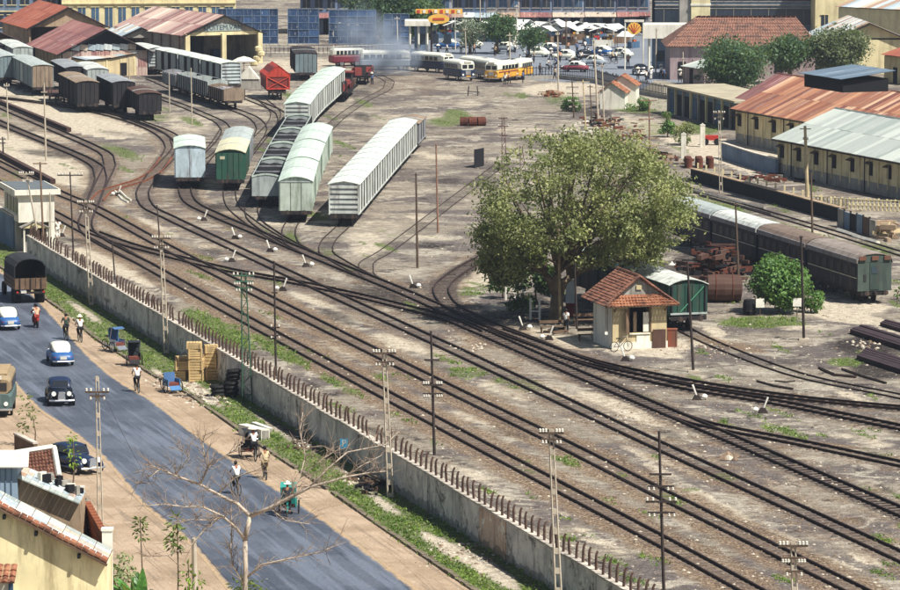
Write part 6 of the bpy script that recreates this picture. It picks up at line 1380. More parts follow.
bus('dark grey and white old bus first on the left of the bus row',B(432,72),math.pi+.75,C_GREYV if 0 else C_NAVY,C_CREAM,group='old buses parked in the yard')
bus('blue grey bus with white front, second from the left of the row',B(459,80),math.pi+.42,C_NAVY,C_CREAM,L=5.6,group='old buses parked in the yard')
bus('maroon red bus behind the blue grey one',B(478,77),math.pi+.5,C_MAR,C_CREAM,group='old buses parked in the yard',stripe=C_CREAM)
bus('silver bus with yellow trim between maroon and yellow buses',B(489,79),math.pi+.38,C_GREYV,C_CREAM,L=5.6,group='old buses parked in the yard',stripe=C_YEL)
bus('yellow bus with white roof in front of its row',B(503,81),math.pi-.5,C_YEL,C_CREAM,L=6.4,group='old buses parked in the yard',stripe=C_MAR)
bus('yellow bus at the right end of the row',B(519,79),math.pi-.35,C_YEL,C_CREAM,L=5.2,group='old buses parked in the yard')
bus('maroon and white van in front of the dark hoarding',B(347,66),math.pi/2+.35+math.pi,C_MAR,C_CREAM,L=4.6,W=1.9,H=2.4)
bus('pale long bus half hidden in the blue smoke',B(385,70),math.pi/2+math.pi+.1,C_GREYV,C_CREAM,L=6.5,H=2.6)
bus('tan roofed minibus with dark windows cut by the left edge',fwd(3,417,2.2),HD+math.pi/2+1.35,simple('bus_greygreen','#4d5f5e',.5,.15,1),simple('bus_tan','#8f7d62',.6,.15,1),W=2.1,H=2.5,L=5.2,roofm=simple('roof_tan','#a08a6a',.8,.2,1))
for i,(x,y,r,m,lab) in enumerate([(575,72,1.35,C_MAR,'dark red car close to the iron fence'),(620,58,1.1,C_CREAM,'cream car right of the white market tents'),(505,52,1.2,C_GREYV,'grey car between the twin trees'),(548,53,1.5,C_NAVY,'navy car left of the lamp pole top'),(585,60,-1.2,C_BLACK,'black car in the middle of the far street'),(665,66,1.3,C_CREAM,'cream car under the white canopy'),(565,60,1.2,C_CREAM,'small white car crossing behind the iron fence'),(640,75,.2,C_BLACK,'dark car in front of the fuel station'),(593,66,1.4,C_GREYV,'grey car near the slanting cement pole'),(537,57,1.3,C_CREAM,'white car beside the small round tree'),(602,56,.9,C_BLUE,'blue car before the white market tents'),(470,48,1.2,C_CREAM,'pale car beside the grey bush'),(690,62,1.0,C_GREYV,'grey car behind the fuel station post'),(447,49,1.4,C_BLUE,'blue car right of the kiosk canopy')]):
    round_car(lab,B(x,y),r,m,C_CREAM if m is not C_BLACK else C_BLACK,'small cars on the far street')
# ---------------------------------------------------------------- people
SKINM=simple('skin','#8a5d43',.7,.08,2); HAIR=simple('hair','#15110f',.6,.1,2)
def skin_mesh(name, verts, edges, mats, sub=1):
    bm=bmesh.new(); ly=bm.verts.layers.skin.verify(); vs=[]
    for i,(p,r) in enumerate(verts):
        v=bm.verts.new(p); v[ly].radius=(r,r) if not isinstance(r,tuple) else r; v[ly].use_root=(i==0); vs.append(v)
    for a,b in edges: bm.edges.new((vs[a],vs[b]))
    me=bpy.data.meshes.new(name); bm.to_mesh(me); bm.free(); o=bpy.data.objects.new('tmp',me); sc.collection.objects.link(o)
    o.modifiers.new('s','SKIN'); m=o.modifiers.new('u','SUBSURF'); m.levels=sub; m.render_levels=sub
    dg=bpy.context.evaluated_depsgraph_get(); dg.update(); out=bpy.data.meshes.new_from_object(o.evaluated_get(dg)); out.name=name; bpy.data.objects.remove(o)
    out.materials.clear(); out.materials.append(mats); out.polygons.foreach_set('use_smooth',[True]*len(out.polygons)); return out
def pose(kind):
    if kind in ('ride','scoot'):
        z=0 if kind=='ride' else -.12; J=dict(pel=(0,-.2,.98+z),waist=(0,-.14,1.14+z),chest=(0,-.02,1.36+z),neck=(0,.03,1.5+z),head=(0,.06,1.63+z),top=(0,.06,1.74+z))
        for s,n in ((-1,'l'),(1,'r')):
            kz=.80 if s<0 else .62; ky=.26 if s<0 else .2; fz=.42 if s<0 else .2
            if kind=='scoot': kz,ky,fz=.62,.28,.3
            J.update({'sh'+n:(s*.17,0,1.44+z),'el'+n:(s*.27,.1,1.2+z),'ha'+n:(s*.24,.32,1.04+z),'hi'+n:(s*.09,-.16,.95+z),'kn'+n:(s*.13,ky,kz),'an'+n:(s*.11,(.02 if kind=='ride' else .32),fz),'to'+n:(s*.11,.16+(0 if kind=='ride' else .3),fz-.05)})
    else:
        w=.22 if kind=='walk' else .04; J=dict(pel=(0,0,.88),waist=(0,0,1.05),chest=(0,0,1.28),neck=(0,0,1.42),head=(0,.02,1.54),top=(0,.02,1.66))
        for s,n in ((-1,'l'),(1,'r')): J.update({'sh'+n:(s*.18,0,1.36),'el'+n:(s*.24,-.04-w*s*.4,1.1),'ha'+n:(s*.24,.06-w*s*.8,.87),'hi'+n:(s*.09,0,.86),'kn'+n:(s*.1,w*s*.6+.03,.47),'an'+n:(s*.1,w*s,.08),'to'+n:(s*.1,w*s+.16,.04)})
    return J
PM={}
def person(t_or_label, at, rz, kind, shirt, trousers, hat=None, group=None, long_dress=False, category='person', sleeves=True):
    t=thing('person',t_or_label,'person',at,rz,group); J=pose(kind)
    if kind not in PM:
        ks=['pel','waist','chest','neck','head','top','shl','ell','hal','shr','elr','har','hil','knl','anl','tol','hir','knr','anr','tor']; R_=[.1,.1,.12,.05,.088,.05,.055,.04,.03,.055,.04,.03,.075,.052,.036,.03,.075,.052,.036,.03]
        E=[(0,1),(1,2),(2,3),(3,4),(4,5),(2,6),(6,7),(7,8),(2,9),(9,10),(10,11),(0,12),(12,13),(13,14),(14,15),(0,16),(16,17),(17,18),(18,19)]
        b=skin_mesh('body',[(J[k],r) for k,r in zip(ks,R_)],E,SKINM)
        k2=['waist','pel','chest','shl','ell','shr','elr']; lerp=lambda a,b_,f: tuple(Vector(J[a]).lerp(Vector(J[b_]),f))
        sh=skin_mesh('shirt',[(J['waist'],.135),(J['pel'],.125),(J['chest'],.15),(J['shl'],.075),(lerp('shl','ell',.8),.058),(J['shr'],.075),(lerp('shr','elr',.8),.058),(lerp('chest','neck',.6),.075)],[(0,1),(0,2),(2,3),(3,4),(2,5),(5,6),(2,7)],M_WHITE)
        tr=skin_mesh('trousers',[(J['pel'],.13),(J['hil'],.1),(J['knl'],.075),(lerp('knl','anl',.85),.06),(J['hir'],.1),(J['knr'],.075),(lerp('knr','anr',.85),.06)],[(0,1),(1,2),(2,3),(0,4),(4,5),(5,6)],M_WHITE)
        PM[kind]=(b,sh,tr)
    b,sh,tr=PM[kind]; inst('body',b,t)
    for nm,me,mat in (('shirt',sh,shirt),('trousers',tr,trousers)):
        key=(kind,nm,mat.name)
        if key not in PM: m2=me.copy(); m2.materials[0]=mat; m2.name=nm; PM[key]=m2
        inst(nm,PM[key],t)
    h=Vector(J['head'])
    if hat=='cone': MB().lathe([(.30,-.02),(.29,0),(.02,.2)],n=12).build('conical_hat',simple('straw_hat','#e2d9bf',.8,.1,2),t,h+Vector((0,0,.07)))
    elif hat=='pith': MB().lathe([(.21,0),(.2,.02),(.13,.03),(.12,.1),(.05,.16)],n=12).build('sun_hat',simple('pale_hat','#eae4d2',.8,.1,2),t,h+Vector((0,0,.03)))
    else: MB().lathe([(.07,-.09),(.1,-.02),(.1,.05),(.05,.115)],n=10).build('hair',HAIR,t,h+Vector((0,-.02,.02)))
    if long_dress: MB().prism([(-.16,.35),(.16,.35),(.14,1.0),(-.14,1.0)],'y',-.3,-.26).build('dress_tail',shirt,t)
    return t
S_W=simple('white_shirt','#e3e1d8',.9,.06,2); S_K=simple('khaki_shirt','#b8a684',.9,.1,2); S_G=simple('dark_green_shirt','#2b3a30',.9,.1,2); T_D=simple('dark_trousers','#25262c',.9,.15,2); T_K=simple('khaki_trousers','#9a8866',.9,.1,2); S_BL=simple('blue_shirt','#42628c',.9,.1,2); S_R=simple('red_shirt','#9c3d33',.9,.1,2); S_P=simple('peach_shirt','#c99a80',.9,.1,2)
def cyclist(lab,x,y,rz,shirt,tr,hat=None,bl='bicycle',frame=None):
    p=G(x,y); person(lab,p+Vector((0,0,.02)),rz,'ride',shirt,tr,hat); t=thing('bicycle',bl,'bicycle',p,rz); bicycle_parts(t,frame)
cyclist('cyclist in dark green clothes riding away beside a white shirted one',66,339.5,HD,S_G,T_D,None,'bicycle under the dark green clothed cyclist')
cyclist('cyclist in white shirt and hat riding away at the kerb',80,341.5,HD,S_W,T_D,'pith','bicycle under the white shirted rider at the kerb')
cyclist('white shirted cyclist alone in mid road riding away',137,392,HD,S_W,T_D,None,'bicycle of the lone rider below the pedicabs')
cyclist('woman in white dress with long black hair cycling',236,494,HD+.1,S_W,T_D,None,'bicycle of the white dressed woman')
cyclist('cyclist in tan shirt behind the pedicab with white hat driver',265,478.5,HD-.1,S_K,T_K,None,'bicycle of the tan shirted rider')
def moped(label,x,y,rz,m):
    t=thing('moped',label,'moped',G(x,y),rz); wm=MB().ring((0,0,0),.24,.055,'x',14,6).mesh('wheel',M_TYRE,True)
    for yy in (-.55,.55): inst('wheel',wm,t,(0,yy,.29))
    loft(MB(),[(-.75,.05,.5,.7),(-.5,.15,.4,.78),(-.1,.14,.38,.75),(.1,.06,.28,.4),(.35,.06,.28,.5),(.45,.14,.4,.9),(.55,.05,.7,.95)],8,2.5).build('body',m,t)
    MB().cbox((0,-.3,.82),(.24,.7,.1)).build('seat',M_TYRE,t); MB().tube([(-.3,.36,.98),(0,.44,1.0),(.3,.36,.98)],.02,5).build('handlebar',C_CHROME,t); MB().wheel((0,.55,.85),.09,.08,'y',8).build('headlight',C_LIGHT,t); MB().tube([(0,.55,.29),(0,.44,1.0)],.035,5).build('fork',C_CHROME,t)
moped('red moped carrying two riders near the covered truck',36,327,HD,C_RED)
q0=G(36,327); person('moped driver in white shirt near the covered truck',q0+Vector((-.05,.12,-.02)),HD,'scoot',S_W,T_D); person('passenger in peach shirt on the red moped',q0+Vector((.08,-.42,.03)),HD,'scoot',S_P,S_R)
def pedicab(label,x,y,rz,hoodm,fr=None,driver=None,dl=None,hat=None,hood=True):
    p=G(x,y); t=thing('pedicab',label,'pedicab',p,rz); fr=fr or W_IRON
    wm=MC.setdefault('bigwheel',MB().ring((0,0,0),.34,.03,'x',18,5).mesh('wheel',M_TYRE)); sp=MC['spokes']
    for pos in ((-.5,.75,.37),(.5,.75,.37),(0,-.85,.37)): w_=inst('wheel',wm,t,pos); inst('spokes',sp,w_)
    MB().box(-.36,.36,.35,.95,.42,.62).build('seat',simple('seat_red_brown','#6b3a30',.8,.2,2),t); MB().slab((-.36,.35,.6),(.36,.35,.6),(.36,.2,1.2),(-.36,.2,1.2),.07).build('backrest',hoodm,t)
    for s in (-1,1): MB().box(s*.38-.03,s*.38+.03,.3,1.0,.42,.85).build('side_panel',fr,t)
    MB().slab((-.34,1.0,.42),(.34,1.0,.42),(.34,1.35,.2),(-.34,1.35,.2),.04).build('footboard',fr,t)
    if hood:
        pts=[(.2,1.2),(.15,1.45),(.3,1.62),(.6,1.66),(.9,1.58),(.92,1.55),(.6,1.62),(.32,1.57),(.2,1.44),(.25,1.2)]; MB().prism(pts,'x',-.4,.4).build('hood',hoodm,t)
        for s in (-1,1): MB().tube([(s*.4,.35,.8),(s*.4,.6,1.62)],.018,4).build('hood_bow',C_CHROME,t)
    MB().tube([(0,-.85,.37),(0,-.5,.9),(0,.3,.45),(0,-.4,.35),(0,-.85,.37)],.03,5).build('frame',fr,t); MB().cbox((0,-.55,.95),(.18,.28,.07)).build('saddle',M_TYRE,t); MB().tube([(-.35,.12,1.1),(.35,.12,1.1)],.025,5).build('handlebar',C_CHROME,t)
    if driver:
        f=Vector((-math.sin(rz),math.cos(rz),0)); person(dl,p+f*(-.33)+Vector((0,0,.06)),rz,'ride',driver[0],driver[1],hat)
    return t
HB=simple('dark_hood_cloth','#20262a',.85,.2,2)
pedicab('parked pedicab with blue seat nearest the two cyclists',112,351,HD+math.pi+.4,S_BL,C_CHROME); pedicab('parked black hooded pedicab beside the kerb',134,364.5,HD+math.pi-.15,HB)
pedicab('pedicab with black sides and white hatted driver near the concrete beams',252,459,HD,HB,driver=(S_W,T_D),dl='pedicab driver in white with a large pale hat',hat='cone')
pedicab('blue and silver pedicab parked by the wooden crates',168,391,HD+math.pi+.2,S_BL,simple('blue_enamel','#4a74a0',.4,.1,1),hood=False)
pedicab('teal pedicab at lower centre half covered by bare branches',288,516,HD-.3,C_TEAL,C_TEAL,driver=(T_D,T_D),dl='pedicab driver in dark clothes and pale hat by the bare tree',hat='pith')
for lab,x,y,k,sh,tr,h in [('white clothed figure standing by the signal cabin lever',58,239,'stand',S_W,S_W,None),('white dressed person with round hat before the dark far car',651,80,'stand',S_W,S_W,'cone'),('person in white on the far street left of the pale hut pole',594,70,'walk',S_W,T_D,None),('person in dark clothes by the far iron fence',540,76,'walk',T_D,T_D,None),('man in white shirt in front of the yellow bus',505,86,'stand',S_W,T_D,None),('man in pink shirt walking by the yellow bus door',509,85,'walk',S_P,T_D,None),('person in blue beside the end bus',523,84,'stand',S_BL,T_D,None),
        ('far street walker in white near the tents',585,52,'walk',S_W,T_D,None),('far street walker in blue near the tents',577,54,'walk',S_BL,T_D,None),('person in red shirt by the leftmost white tent',545,50,'walk',S_R,T_D,None),('man in khaki standing near the smoky pale bus',407,70,'stand',S_K,T_K,None),('person with conical hat at the fuel station',661,78,'walk',S_W,T_D,'cone'),('worker beside the flat wagon with machine parts',372,86,'stand',S_BL,T_D,'pith'),('seated looking man in shade by the dark bench',566,333,'stand',S_W,T_D,None),('person on the far pavement beside the lamp pole',555,80,'walk',S_K,T_D,None)]:
    person(lab,G(x,y),random.uniform(0,6),k,sh,tr,h)
# far cyclists on the street behind the fence
for i,(x,y) in enumerate([(548,72),(556,70),(571,68),(612,64),(623,60)]):
    cyclist(['far cyclist in white nearest the round tree','far cyclist in blue behind the iron fence','far cyclist right of the small white car','far cyclist passing before the tents','far cyclist near the shell sign'][i],x,y,1.2 if i%2 else -1.3,[S_W,S_BL,S_W,S_K,S_W][i],T_D,'cone' if i==2 else None,['bicycle of the far rider nearest the round tree','bicycle of the far blue rider','bicycle of the far rider by the white car','bicycle of the far rider before the tents','bicycle of the far rider near the shell sign'][i])
# ---------------------------------------------------------------- small things in the yard
CR=simple('fresh_crate_wood','#c4a878',.85,.2,1.5,rnd=.12)
def crate(label,p,w_,d_,h_,rz):
    t=thing('wooden_crate',label,'crate',p,rz,'yellow wooden crates stacked against the wall'); n=4
    for e in (-1,1):
        for i in range(n): MB().cbox((0,e*(d_/2-.02),h_*(i+.5)/n),(w_,.035,h_/n-.035)).build('slat',CR,t)
        for i in range(n): MB().cbox((e*(w_/2-.02),0,h_*(i+.5)/n),(.035,d_-.08,h_/n-.035)).build('slat',CR,t)
        for s in (-1,1): MB().cbox((e*(w_/2-.06),s*(d_/2+.02),h_/2),(.09,.04,h_)).build('batten',CR,t)
    for i in range(5): MB().cbox((-w_/2+w_*(i+.5)/5,0,h_+.01),(w_/5-.03,d_,.03)).build('top_plank',CR,t)
c0=G(196,381)
for lab,dx,dy,dz,w_,d_,h_,r in [('bottom crate of the tall front stack',0,0,0,.95,.8,.68,.1),('second crate up in the tall front stack',.03,0,.73,.92,.8,.66,-.08),('third crate up in the tall front stack',-.05,.03,1.44,.9,.8,.6,.12),('top crate of the tall front stack',-.1,0,2.08,.95,.8,.35,.02),('bottom crate of the back stack next to the wall',.95,.7,0,.85,.8,.75,.2),('tall middle crate of the back stack at the wall',.9,.7,.8,.85,.8,.85,-.1),('top crate of the back stack at the wall',.92,.72,1.7,.85,.8,.45,.15),('low crate left of the tall stacks',-1.0,.5,0,.85,.7,.6,-.2),('upper crate left of the tall stacks',-.95,.5,.65,.8,.7,.55,.15),('small tilted crate on the left stack',-.9,.55,1.25,.75,.6,.22,.3)]:
    crate(lab,c0+Vector((dx,dy,dz)),w_,d_,h_,r)
def beam(label,p,L,w_,h_,rz,m=None,z=0,name='concrete_beam',cat='beam',group=None):
    t=thing(name,label,cat,p+Vector((0,0,z)),rz,group); MB().cbox((0,0,h_/2),(L,w_,h_)).build('body',m or P_WHITE,t)
    for e in (-1,1): MB().cbox((e*(L/2+.01),0,h_/2),(.03,w_*.8,h_*.8)).build('end_face',P_GREY,t)
beam('thick pale concrete beam lying on the verge in front',G(254,437),2.6,.55,.6,-1.0); beam('thin pale concrete beam behind the thick one',G(262,430),2.6,.3,.3,-1.15)
def drum(label,p,m,lying=False,rz=0,group=None,r=.3,h_=.88):
    t=thing('oil_drum',label,'drum',p,rz,group); prof=[(r*.95,0),(r,.02),(r,h_*.3),(r*1.05,h_*.33),(r,h_*.36),(r,h_*.64),(r*1.05,h_*.67),(r,h_*.7),(r,h_-.02),(r*.95,h_)]
    o=MB().lathe(prof,n=12).build('body',m,t); 
    if lying: o.rotation_euler=(0,math.pi/2,0); o.location=(-h_/2,0,r)
RU=simple('rusty_drum','#5f3527',.9,.35,1.5,rnd=.2)
for i,dx in enumerate((0,.95,1.9)): drum(f'{["left","middle","right"][i]} rusty drum lying in the open yard',G(464,126)+Vector((dx,random.uniform(-.1,.1),0)),RU,True,.1*i,'three rusty drums in the open yard',.5,.9)
k=0
for i in range(4):
    for j in range(3): drum(f'rusty drum of the block before the cream gate pillars, row {["back","third","second","front"][i]}, {["left","middle","right"][j]}',G(688,167)+Vector((j*1.05+.3*i*0,-i*.0+i*.75-1.5,0)),RU,False,0,'rusty drums by the cream pillars',.32,1.0)
def boards(label,pts,h_,m,n=5,name='timber_stack'):
    P=[G(*p) for p in pts]; t=thing(name,label,'timber stack',P[0])
    for i in range(n):
        a,b=P[0].lerp(P[3],i/n)-P[0],P[1].lerp(P[2],i/n)-P[0]; c,d=P[1].lerp(P[2],(i+.93)/n)-P[0],P[0].lerp(P[3],(i+.93)/n)-P[0]; z=Vector((0,0,h_+random.uniform(-.05,.05)))
        MB().slab(a+z,b+z,c+z,d+z,-h_).build('board',m,t)
SL=simple('tarred_timber','#33262a',.8,.3,1.2,rnd=.15)
boards('upper stack of dark tarred timbers at the right edge',[(850,334),(912,354),(912,343),(864,329)],.35,SL,6); boards('lower stack of dark tarred timbers at the right edge',[(857,360),(912,378),(912,366),(866,352)],.3,SL,6); boards('dark timber strip cut by the right edge',[(880,326),(912,336),(912,330),(886,324)],.3,SL,3)
def stick(label,pts,r,m,name='loose_rail',z=.08,group=None,cat=None):
    P=[G(*p)+Vector((0,0,z)) for p in pts]; t=MB(); t.tube([p-P[0] for p in P],r,5); tag(t.build(name,m,None,P[0]),label,cat or name.replace('_',' '),group)
stick('short curved loose rail below the grass patch',[(819,369),(835,376),(856,378)],.1,M_RAIL); stick('loose rail beside the curved one',[(842,370),(862,377),(886,384)],.08,M_RAIL); stick('loose rail left of the thin right hand track',[(757,382),(775,387),(793,390)],.07,M_RAIL); stick('thin iron rod behind the loose rail',[(775,382),(785,383),(795,382)],.05,M_RAIL)
stick('long pale beam beside the goods track at far right',[(838,231),(858,238),(878,244)],.22,P_WHITE,'concrete_beam'); stick('low grey pipe running under the black platform',[(694,191),(720,198),(750,206),(765,209)],.16,P_GREY,'pipe'); stick('dark second pipe before the platform',[(700,196),(740,207),(770,215)],.12,W_IRON,'pipe')
stick('pale fallen pole under the levers left of the siding',[(115,192),(122,200),(128,203)],.1,P_WHITE,'fallen_pole'); stick('second pale fallen pole beside the first',[(119,191),(126,198),(131,201)],.09,P_WHITE,'fallen_pole'); stick('broken pole leaning in the weeds by the scrap heap',[(612,148),(620,138),(624,130)],.08,P_BROWN,'fallen_pole')
def scrap(label,cx,cy,rx,ry,n,mats,hmax=.9,s=.5,name='scrap_heap'):
    b=G(cx,cy); mbs=[MB() for _ in mats]; t=thing(name,label,'scrap heap',b)
    for i in range(n):
        p=G(cx+random.gauss(0,rx*.45),cy+random.gauss(0,ry*.45))-b; mb=random.choice(mbs); z=random.random()*hmax*math.exp(-(p.x**2)/8)
        mb.cbox((p.x,p.y,z+.1),(random.uniform(.2,1.4)*s*2,random.uniform(.1,.5)*s,random.uniform(.1,.6)*s),random.uniform(0,3.1))
    for mb,m in zip(mbs,mats): tag(mb.build('scrap',m,t),kind='stuff')
scrap('rusty scrap heap behind the green guard van',716,275,34,8,150,[W_RUST,RU,P_DARK],2.0,.7)
scrap('grey and brown scrap strewn left of the rusty crossarm pole',622,138,30,14,160,[P_GREY,RU,P_BROWN],.5,.55); scrap('dark scrap at the foot of the pale fence hut poles',600,124,18,6,60,[P_DARK,RU,P_GREY],.6,.5)
scrap('pale debris around the tree top end of the yard',590,132,24,8,60,[P_WHITE,P_GREY],.3,.4); scrap('low scrap between the fence and gate pillars',655,160,30,8,90,[RU,P_DARK,P_BROWN],.5,.5); scrap('dark rubbish along the wall foot by the middle pole',372,488,16,7,60,[P_DARK,P_WOOD],.25,.3); scrap('branches and litter on the verge by the concrete beams',300,446,20,9,40,[P_WOOD,P_WHITE],.15,.25)
scrap('sleeper offcuts beside the hut lever',555,333,12,4,16,[P_DARK,P_WOOD],.2,.4); scrap('sand coloured heap of sacks on the far platform end',885,236,12,5,60,[P_BROWN,P_YEL],1.0,.7)
scrap('goods piled on the platform behind the black edge',745,180,50,5,70,[P_DARK,RU,P_GREY],.5,.6)
t=thing('rusty_tank','big rusty brown boiler tank beside the green guard van','tank',G(724,302)); MB().lathe([(.4,-1.3),(.95,-1.2),(1.02,0),(.95,1.2),(.4,1.3)],n=16).build('shell',W_RUST,t).rotation_euler=(0,math.pi/2,.0); kids[t.name][-1].location=(0,0,1.02)
for x in (-.6,.6): MB().ring((x,0,1.02),1.0,.04,'x',18,4).build('band',RU,t)
t=thing('black_barrel','black barrel against the round bush','barrel',G(749.5,315)); MB().lathe([(.4,0),(.48,.3),(.48,.8),(.4,1.1)],n=12).build('body',P_DARK,t); MB().lathe([(.49,.3),(.49,.36)],n=12).build('hoop',W_IRON,t)
def board_sign(label,x,y,w_,h_,z,tilt=0):
    t=thing('white_board',label,'board',G(x,y),tilt,'small white boards at the round bush'); MB().cbox((0,0,z+h_/2),(w_,.05,h_)).build('panel',M_WHITE,t); MB().tube([(0,.05,0),(0,.05,z+h_)],.03,4).build('post',P_WOOD,t)
board_sign('small white board left of the round bush, double panel',760,316,.6,.62,.6,.1); board_sign('small white square board right of centre on the round bush',797,316,.6,.58,.68)
t=thing('hand_cart','bright red hand cart between the cream pillars and the shacks','cart',G(711,145)); MB().box(-.8,.8,-.4,.4,.5,1.0).build('body',C_RED,t)
for s in (-1,1): MB().wheel((s*.6,-.45,.35),.35,.06,'y').build('wheel',M_TYRE,t); MB().tube([(.8,s*.3,.7),(1.6,s*.3,.8)],.03,4).build('handle',P_WOOD,t)
boards('stack of upright black boards in the open yard left of the tree',[(474,168),(484,166),(484,165.4),(474,167.4)],1.7,P_DARK,2,'board_stack')
t=thing('trestle','low iron trestle frame in front of the blue grey bus','trestle',G(473,96))
for s in (-1,1): MB().tube([(s*.6,0,0),(s*.5,0,1.2)],.06,4).build('leg',W_IRON,t)
MB().tube([(-.7,0,.55),(.8,0,.45)],.05,4).build('crossbar',W_IRON,t)
scrap('sand heap with bricks beside the lamp pole',552,96,14,3,40,[P_BRICK,P_BROWN],.4,.5,'brick_pile')
# umbrella and tent before the sign shed
t=thing('parasol','large white parasol in front of the sign shed','parasol',G(244,76)); z=1.9; MB().lathe([(1.55,0),(1.5,.05),(.8,.42),(.05,.62)],c=(0,0,z),n=8).build('canopy',P_WHITE,t); MB().tube([(0,0,0),(0,0,z+.5)],.04,5).build('pole',P_WOOD,t)
t=thing('tent','white tarpaulin tent on a grey box beside the red wagon','tent',G(249,88)); MB().box(-1.1,1.4,-1,1,0,1.1).build('box',P_GREY,t); MB().prism([(-1.4,1.15),(1.3,1.15),(0,2.7)],'y',-1.1,1.1).build('tarpaulin',P_WHITE,t)
t=thing('sacks','pale tall sacks stacked at the shed corner pillar','sack pile',G(257,66))
for i in range(8): MB().lathe([(.2,-.35),(.42,-.2),(.45,.2),(.2,.38)],n=8,sy=.7).build('sack',P_CREAM,t,(random.uniform(-.5,.9)-.3,random.uniform(-.2,.2),.4+.62*(i//2)))
# market tents and stalls on the far street
TW=simple('tent_white','#d9d9d2',.9,.1,.6,rnd=.12); tl=['first','second','third','fourth','fifth','sixth','seventh','eighth','ninth','tenth','eleventh','twelfth','thirteenth','fourteenth','fifteenth','sixteenth','seventeenth','eighteenth','nineteenth','twentieth','twenty first','twenty second','twenty third']
for i,(x,y,w_) in enumerate([(505,44,3),(522,43,3.4),(535,45,3),(548,46,3.6),(556,42,2.8),(590,48,3.4),(603,50,3.6),(612,47,3),(455,42,3.4),(468,41,3),(440,42,3.2),(426,41,3),(578,44,3),(630,52,3),(497,46,3),(514,47,2.8),(541,41,3.2),(563,46,3),(571,49,2.8),(584,43,3.4),(597,44,3),(620,47,3.2),(483,45,3)]):
    t=thing('market_tent',f'{tl[i]} pale market tent roof along the far shopfronts','tent',G(x,y-4),random.uniform(-1.2,1.2),'pale market tents on the far street'); h_=random.uniform(1.9,2.6)
    for s in (-1,1):
        MB().slab((s*w_*.55,-1.3,h_-.3),(s*w_*.55,1.3,h_-.3),(0,1.3,h_+.35),(0,-1.3,h_+.35),.05).build('tarpaulin',TW,t)
        for e in (-1,1): MB().tube([(s*w_*.5,e*1.2,0),(s*w_*.5,e*1.2,h_-.3)],.04,4).build('pole',P_WOOD,t)
    MB().box(-w_*.4,w_*.4,-.9,-.2,0,.9).build('counter',random.choice([P_SHUT,P_WOOD,P_WHITE]),t)
    for j in range(4): MB().cbox((random.uniform(-1,1),random.uniform(-.7,-.4),1.05),(.4,.3,.28)).build('goods',random.choice([C_RED,C_YEL,P_WHITE,P_SHUT]),t)
for i,(x,y) in enumerate([(508,60),(515,57),(527,64),(534,66),(551,64),(560,66),(581,66),(588,62),(600,66),(607,59),(616,66),(628,70),(638,84),(646,86),(664,84),(672,80),(680,86),(474,58),(461,57),(447,58),(438,60),(495,60),(520,70),(568,56)]):
    pl='by the grey bush' if x<475 else 'under the twin trees' if x<512 else 'near the round tree' if x<545 else 'right of the lamp pole' if x<575 else 'before the tents' if x<612 else 'near the shell sign' if x<645 else 'under the white canopy'
    person(f"small figure in {['white','cream white','blue','khaki','pale white','pink'][i%6]}{' and conical hat' if i%4==0 else ''}, {'walking' if i%3 else 'standing'} {pl}, {['near','far'][y<62]} side",G(x,y-3),random.uniform(0,6),'walk' if i%3 else 'stand',[S_W,S_W,S_BL,S_K,S_W,S_P][i%6],T_D,'cone' if i%4==0 else None,'small figures on the far street')
# ---------------------------------------------------------------- far trees
def px_tree(label,xb,yb,cx,cy,rx,ry,mat,n=30,per=90,ls=.3,name='tree',nr=.45,grp=None,dy=0):
    b=G(xb,yb+dy); s=S(yb+dy); cc=V(cx,cy,b.y); X,Z=rx/s,ry/s; cl=[]
    for i in range(n):
        u=Vector((random.gauss(0,1),random.gauss(0,1),random.gauss(0,1))).normalized()*random.uniform(.3,1)**.5
        r=min(X,Z)*nr*random.uniform(.7,1.3); cl.append(((cc.x+u.x*X*.8,cc.y+u.y*X*.8,max(1.0,cc.z+u.z*Z*.8)),r,r*.75))
    return tree(name,label,b,max(1.2,cc.z-Z*.6),cl,per,ls*.85,mat,'tree',.22,grp,12,gauss=.62)
LF=leaf_mat('leaf_far','#34503c','#4e6a45','#6a8058',.4); LG=leaf_mat('leaf_greyish','#6b7868','#8a9480','#a0a890',.6)
px_tree('round dark street tree right of the buses',528.5,60,530,38,14,13,LF,26,110,.22); px_tree('twin dark street trees left of the round one',497,54,500,28,18,14,LF,36,110,.22)
px_tree('sparse grey green tree behind the bus roofs',470,54,470,32,14,17,LG,26,90,.2); px_tree('large dense tree rising behind the dark hoarding',390,43,395,12,44,26,LF,60,70,.32)
px_tree('tall tree behind the blue hoardings at the top',430,40,425,4,24,14,LF,24,80,.3); px_tree('small bush tree between hoarding and far street',352,42,352,2,18,9,LF,16,80,.3)
px_tree('round dark green tree before the pink house',736,90,736,63,29,23,LF,60,190,.22); px_tree('middle green tree beside the red roofed house',790,84,789,52,28,18,LF,50,190,.22); px_tree('ragged olive tree against the tin roofed storehouse',833,84,837,48,30,21,leaf_mat('leaf_ragged','#4d5c44','#6c7656','#8a8f6c'),50,150,.24)
px_tree('small palm like bush at the shacks',668,124,666,116,7,6,M_LEAFB,8,300,.14); px_tree('green shrub by the pink house door',703,86,701,78,12,6,LF,10,160,.2,'shrub')
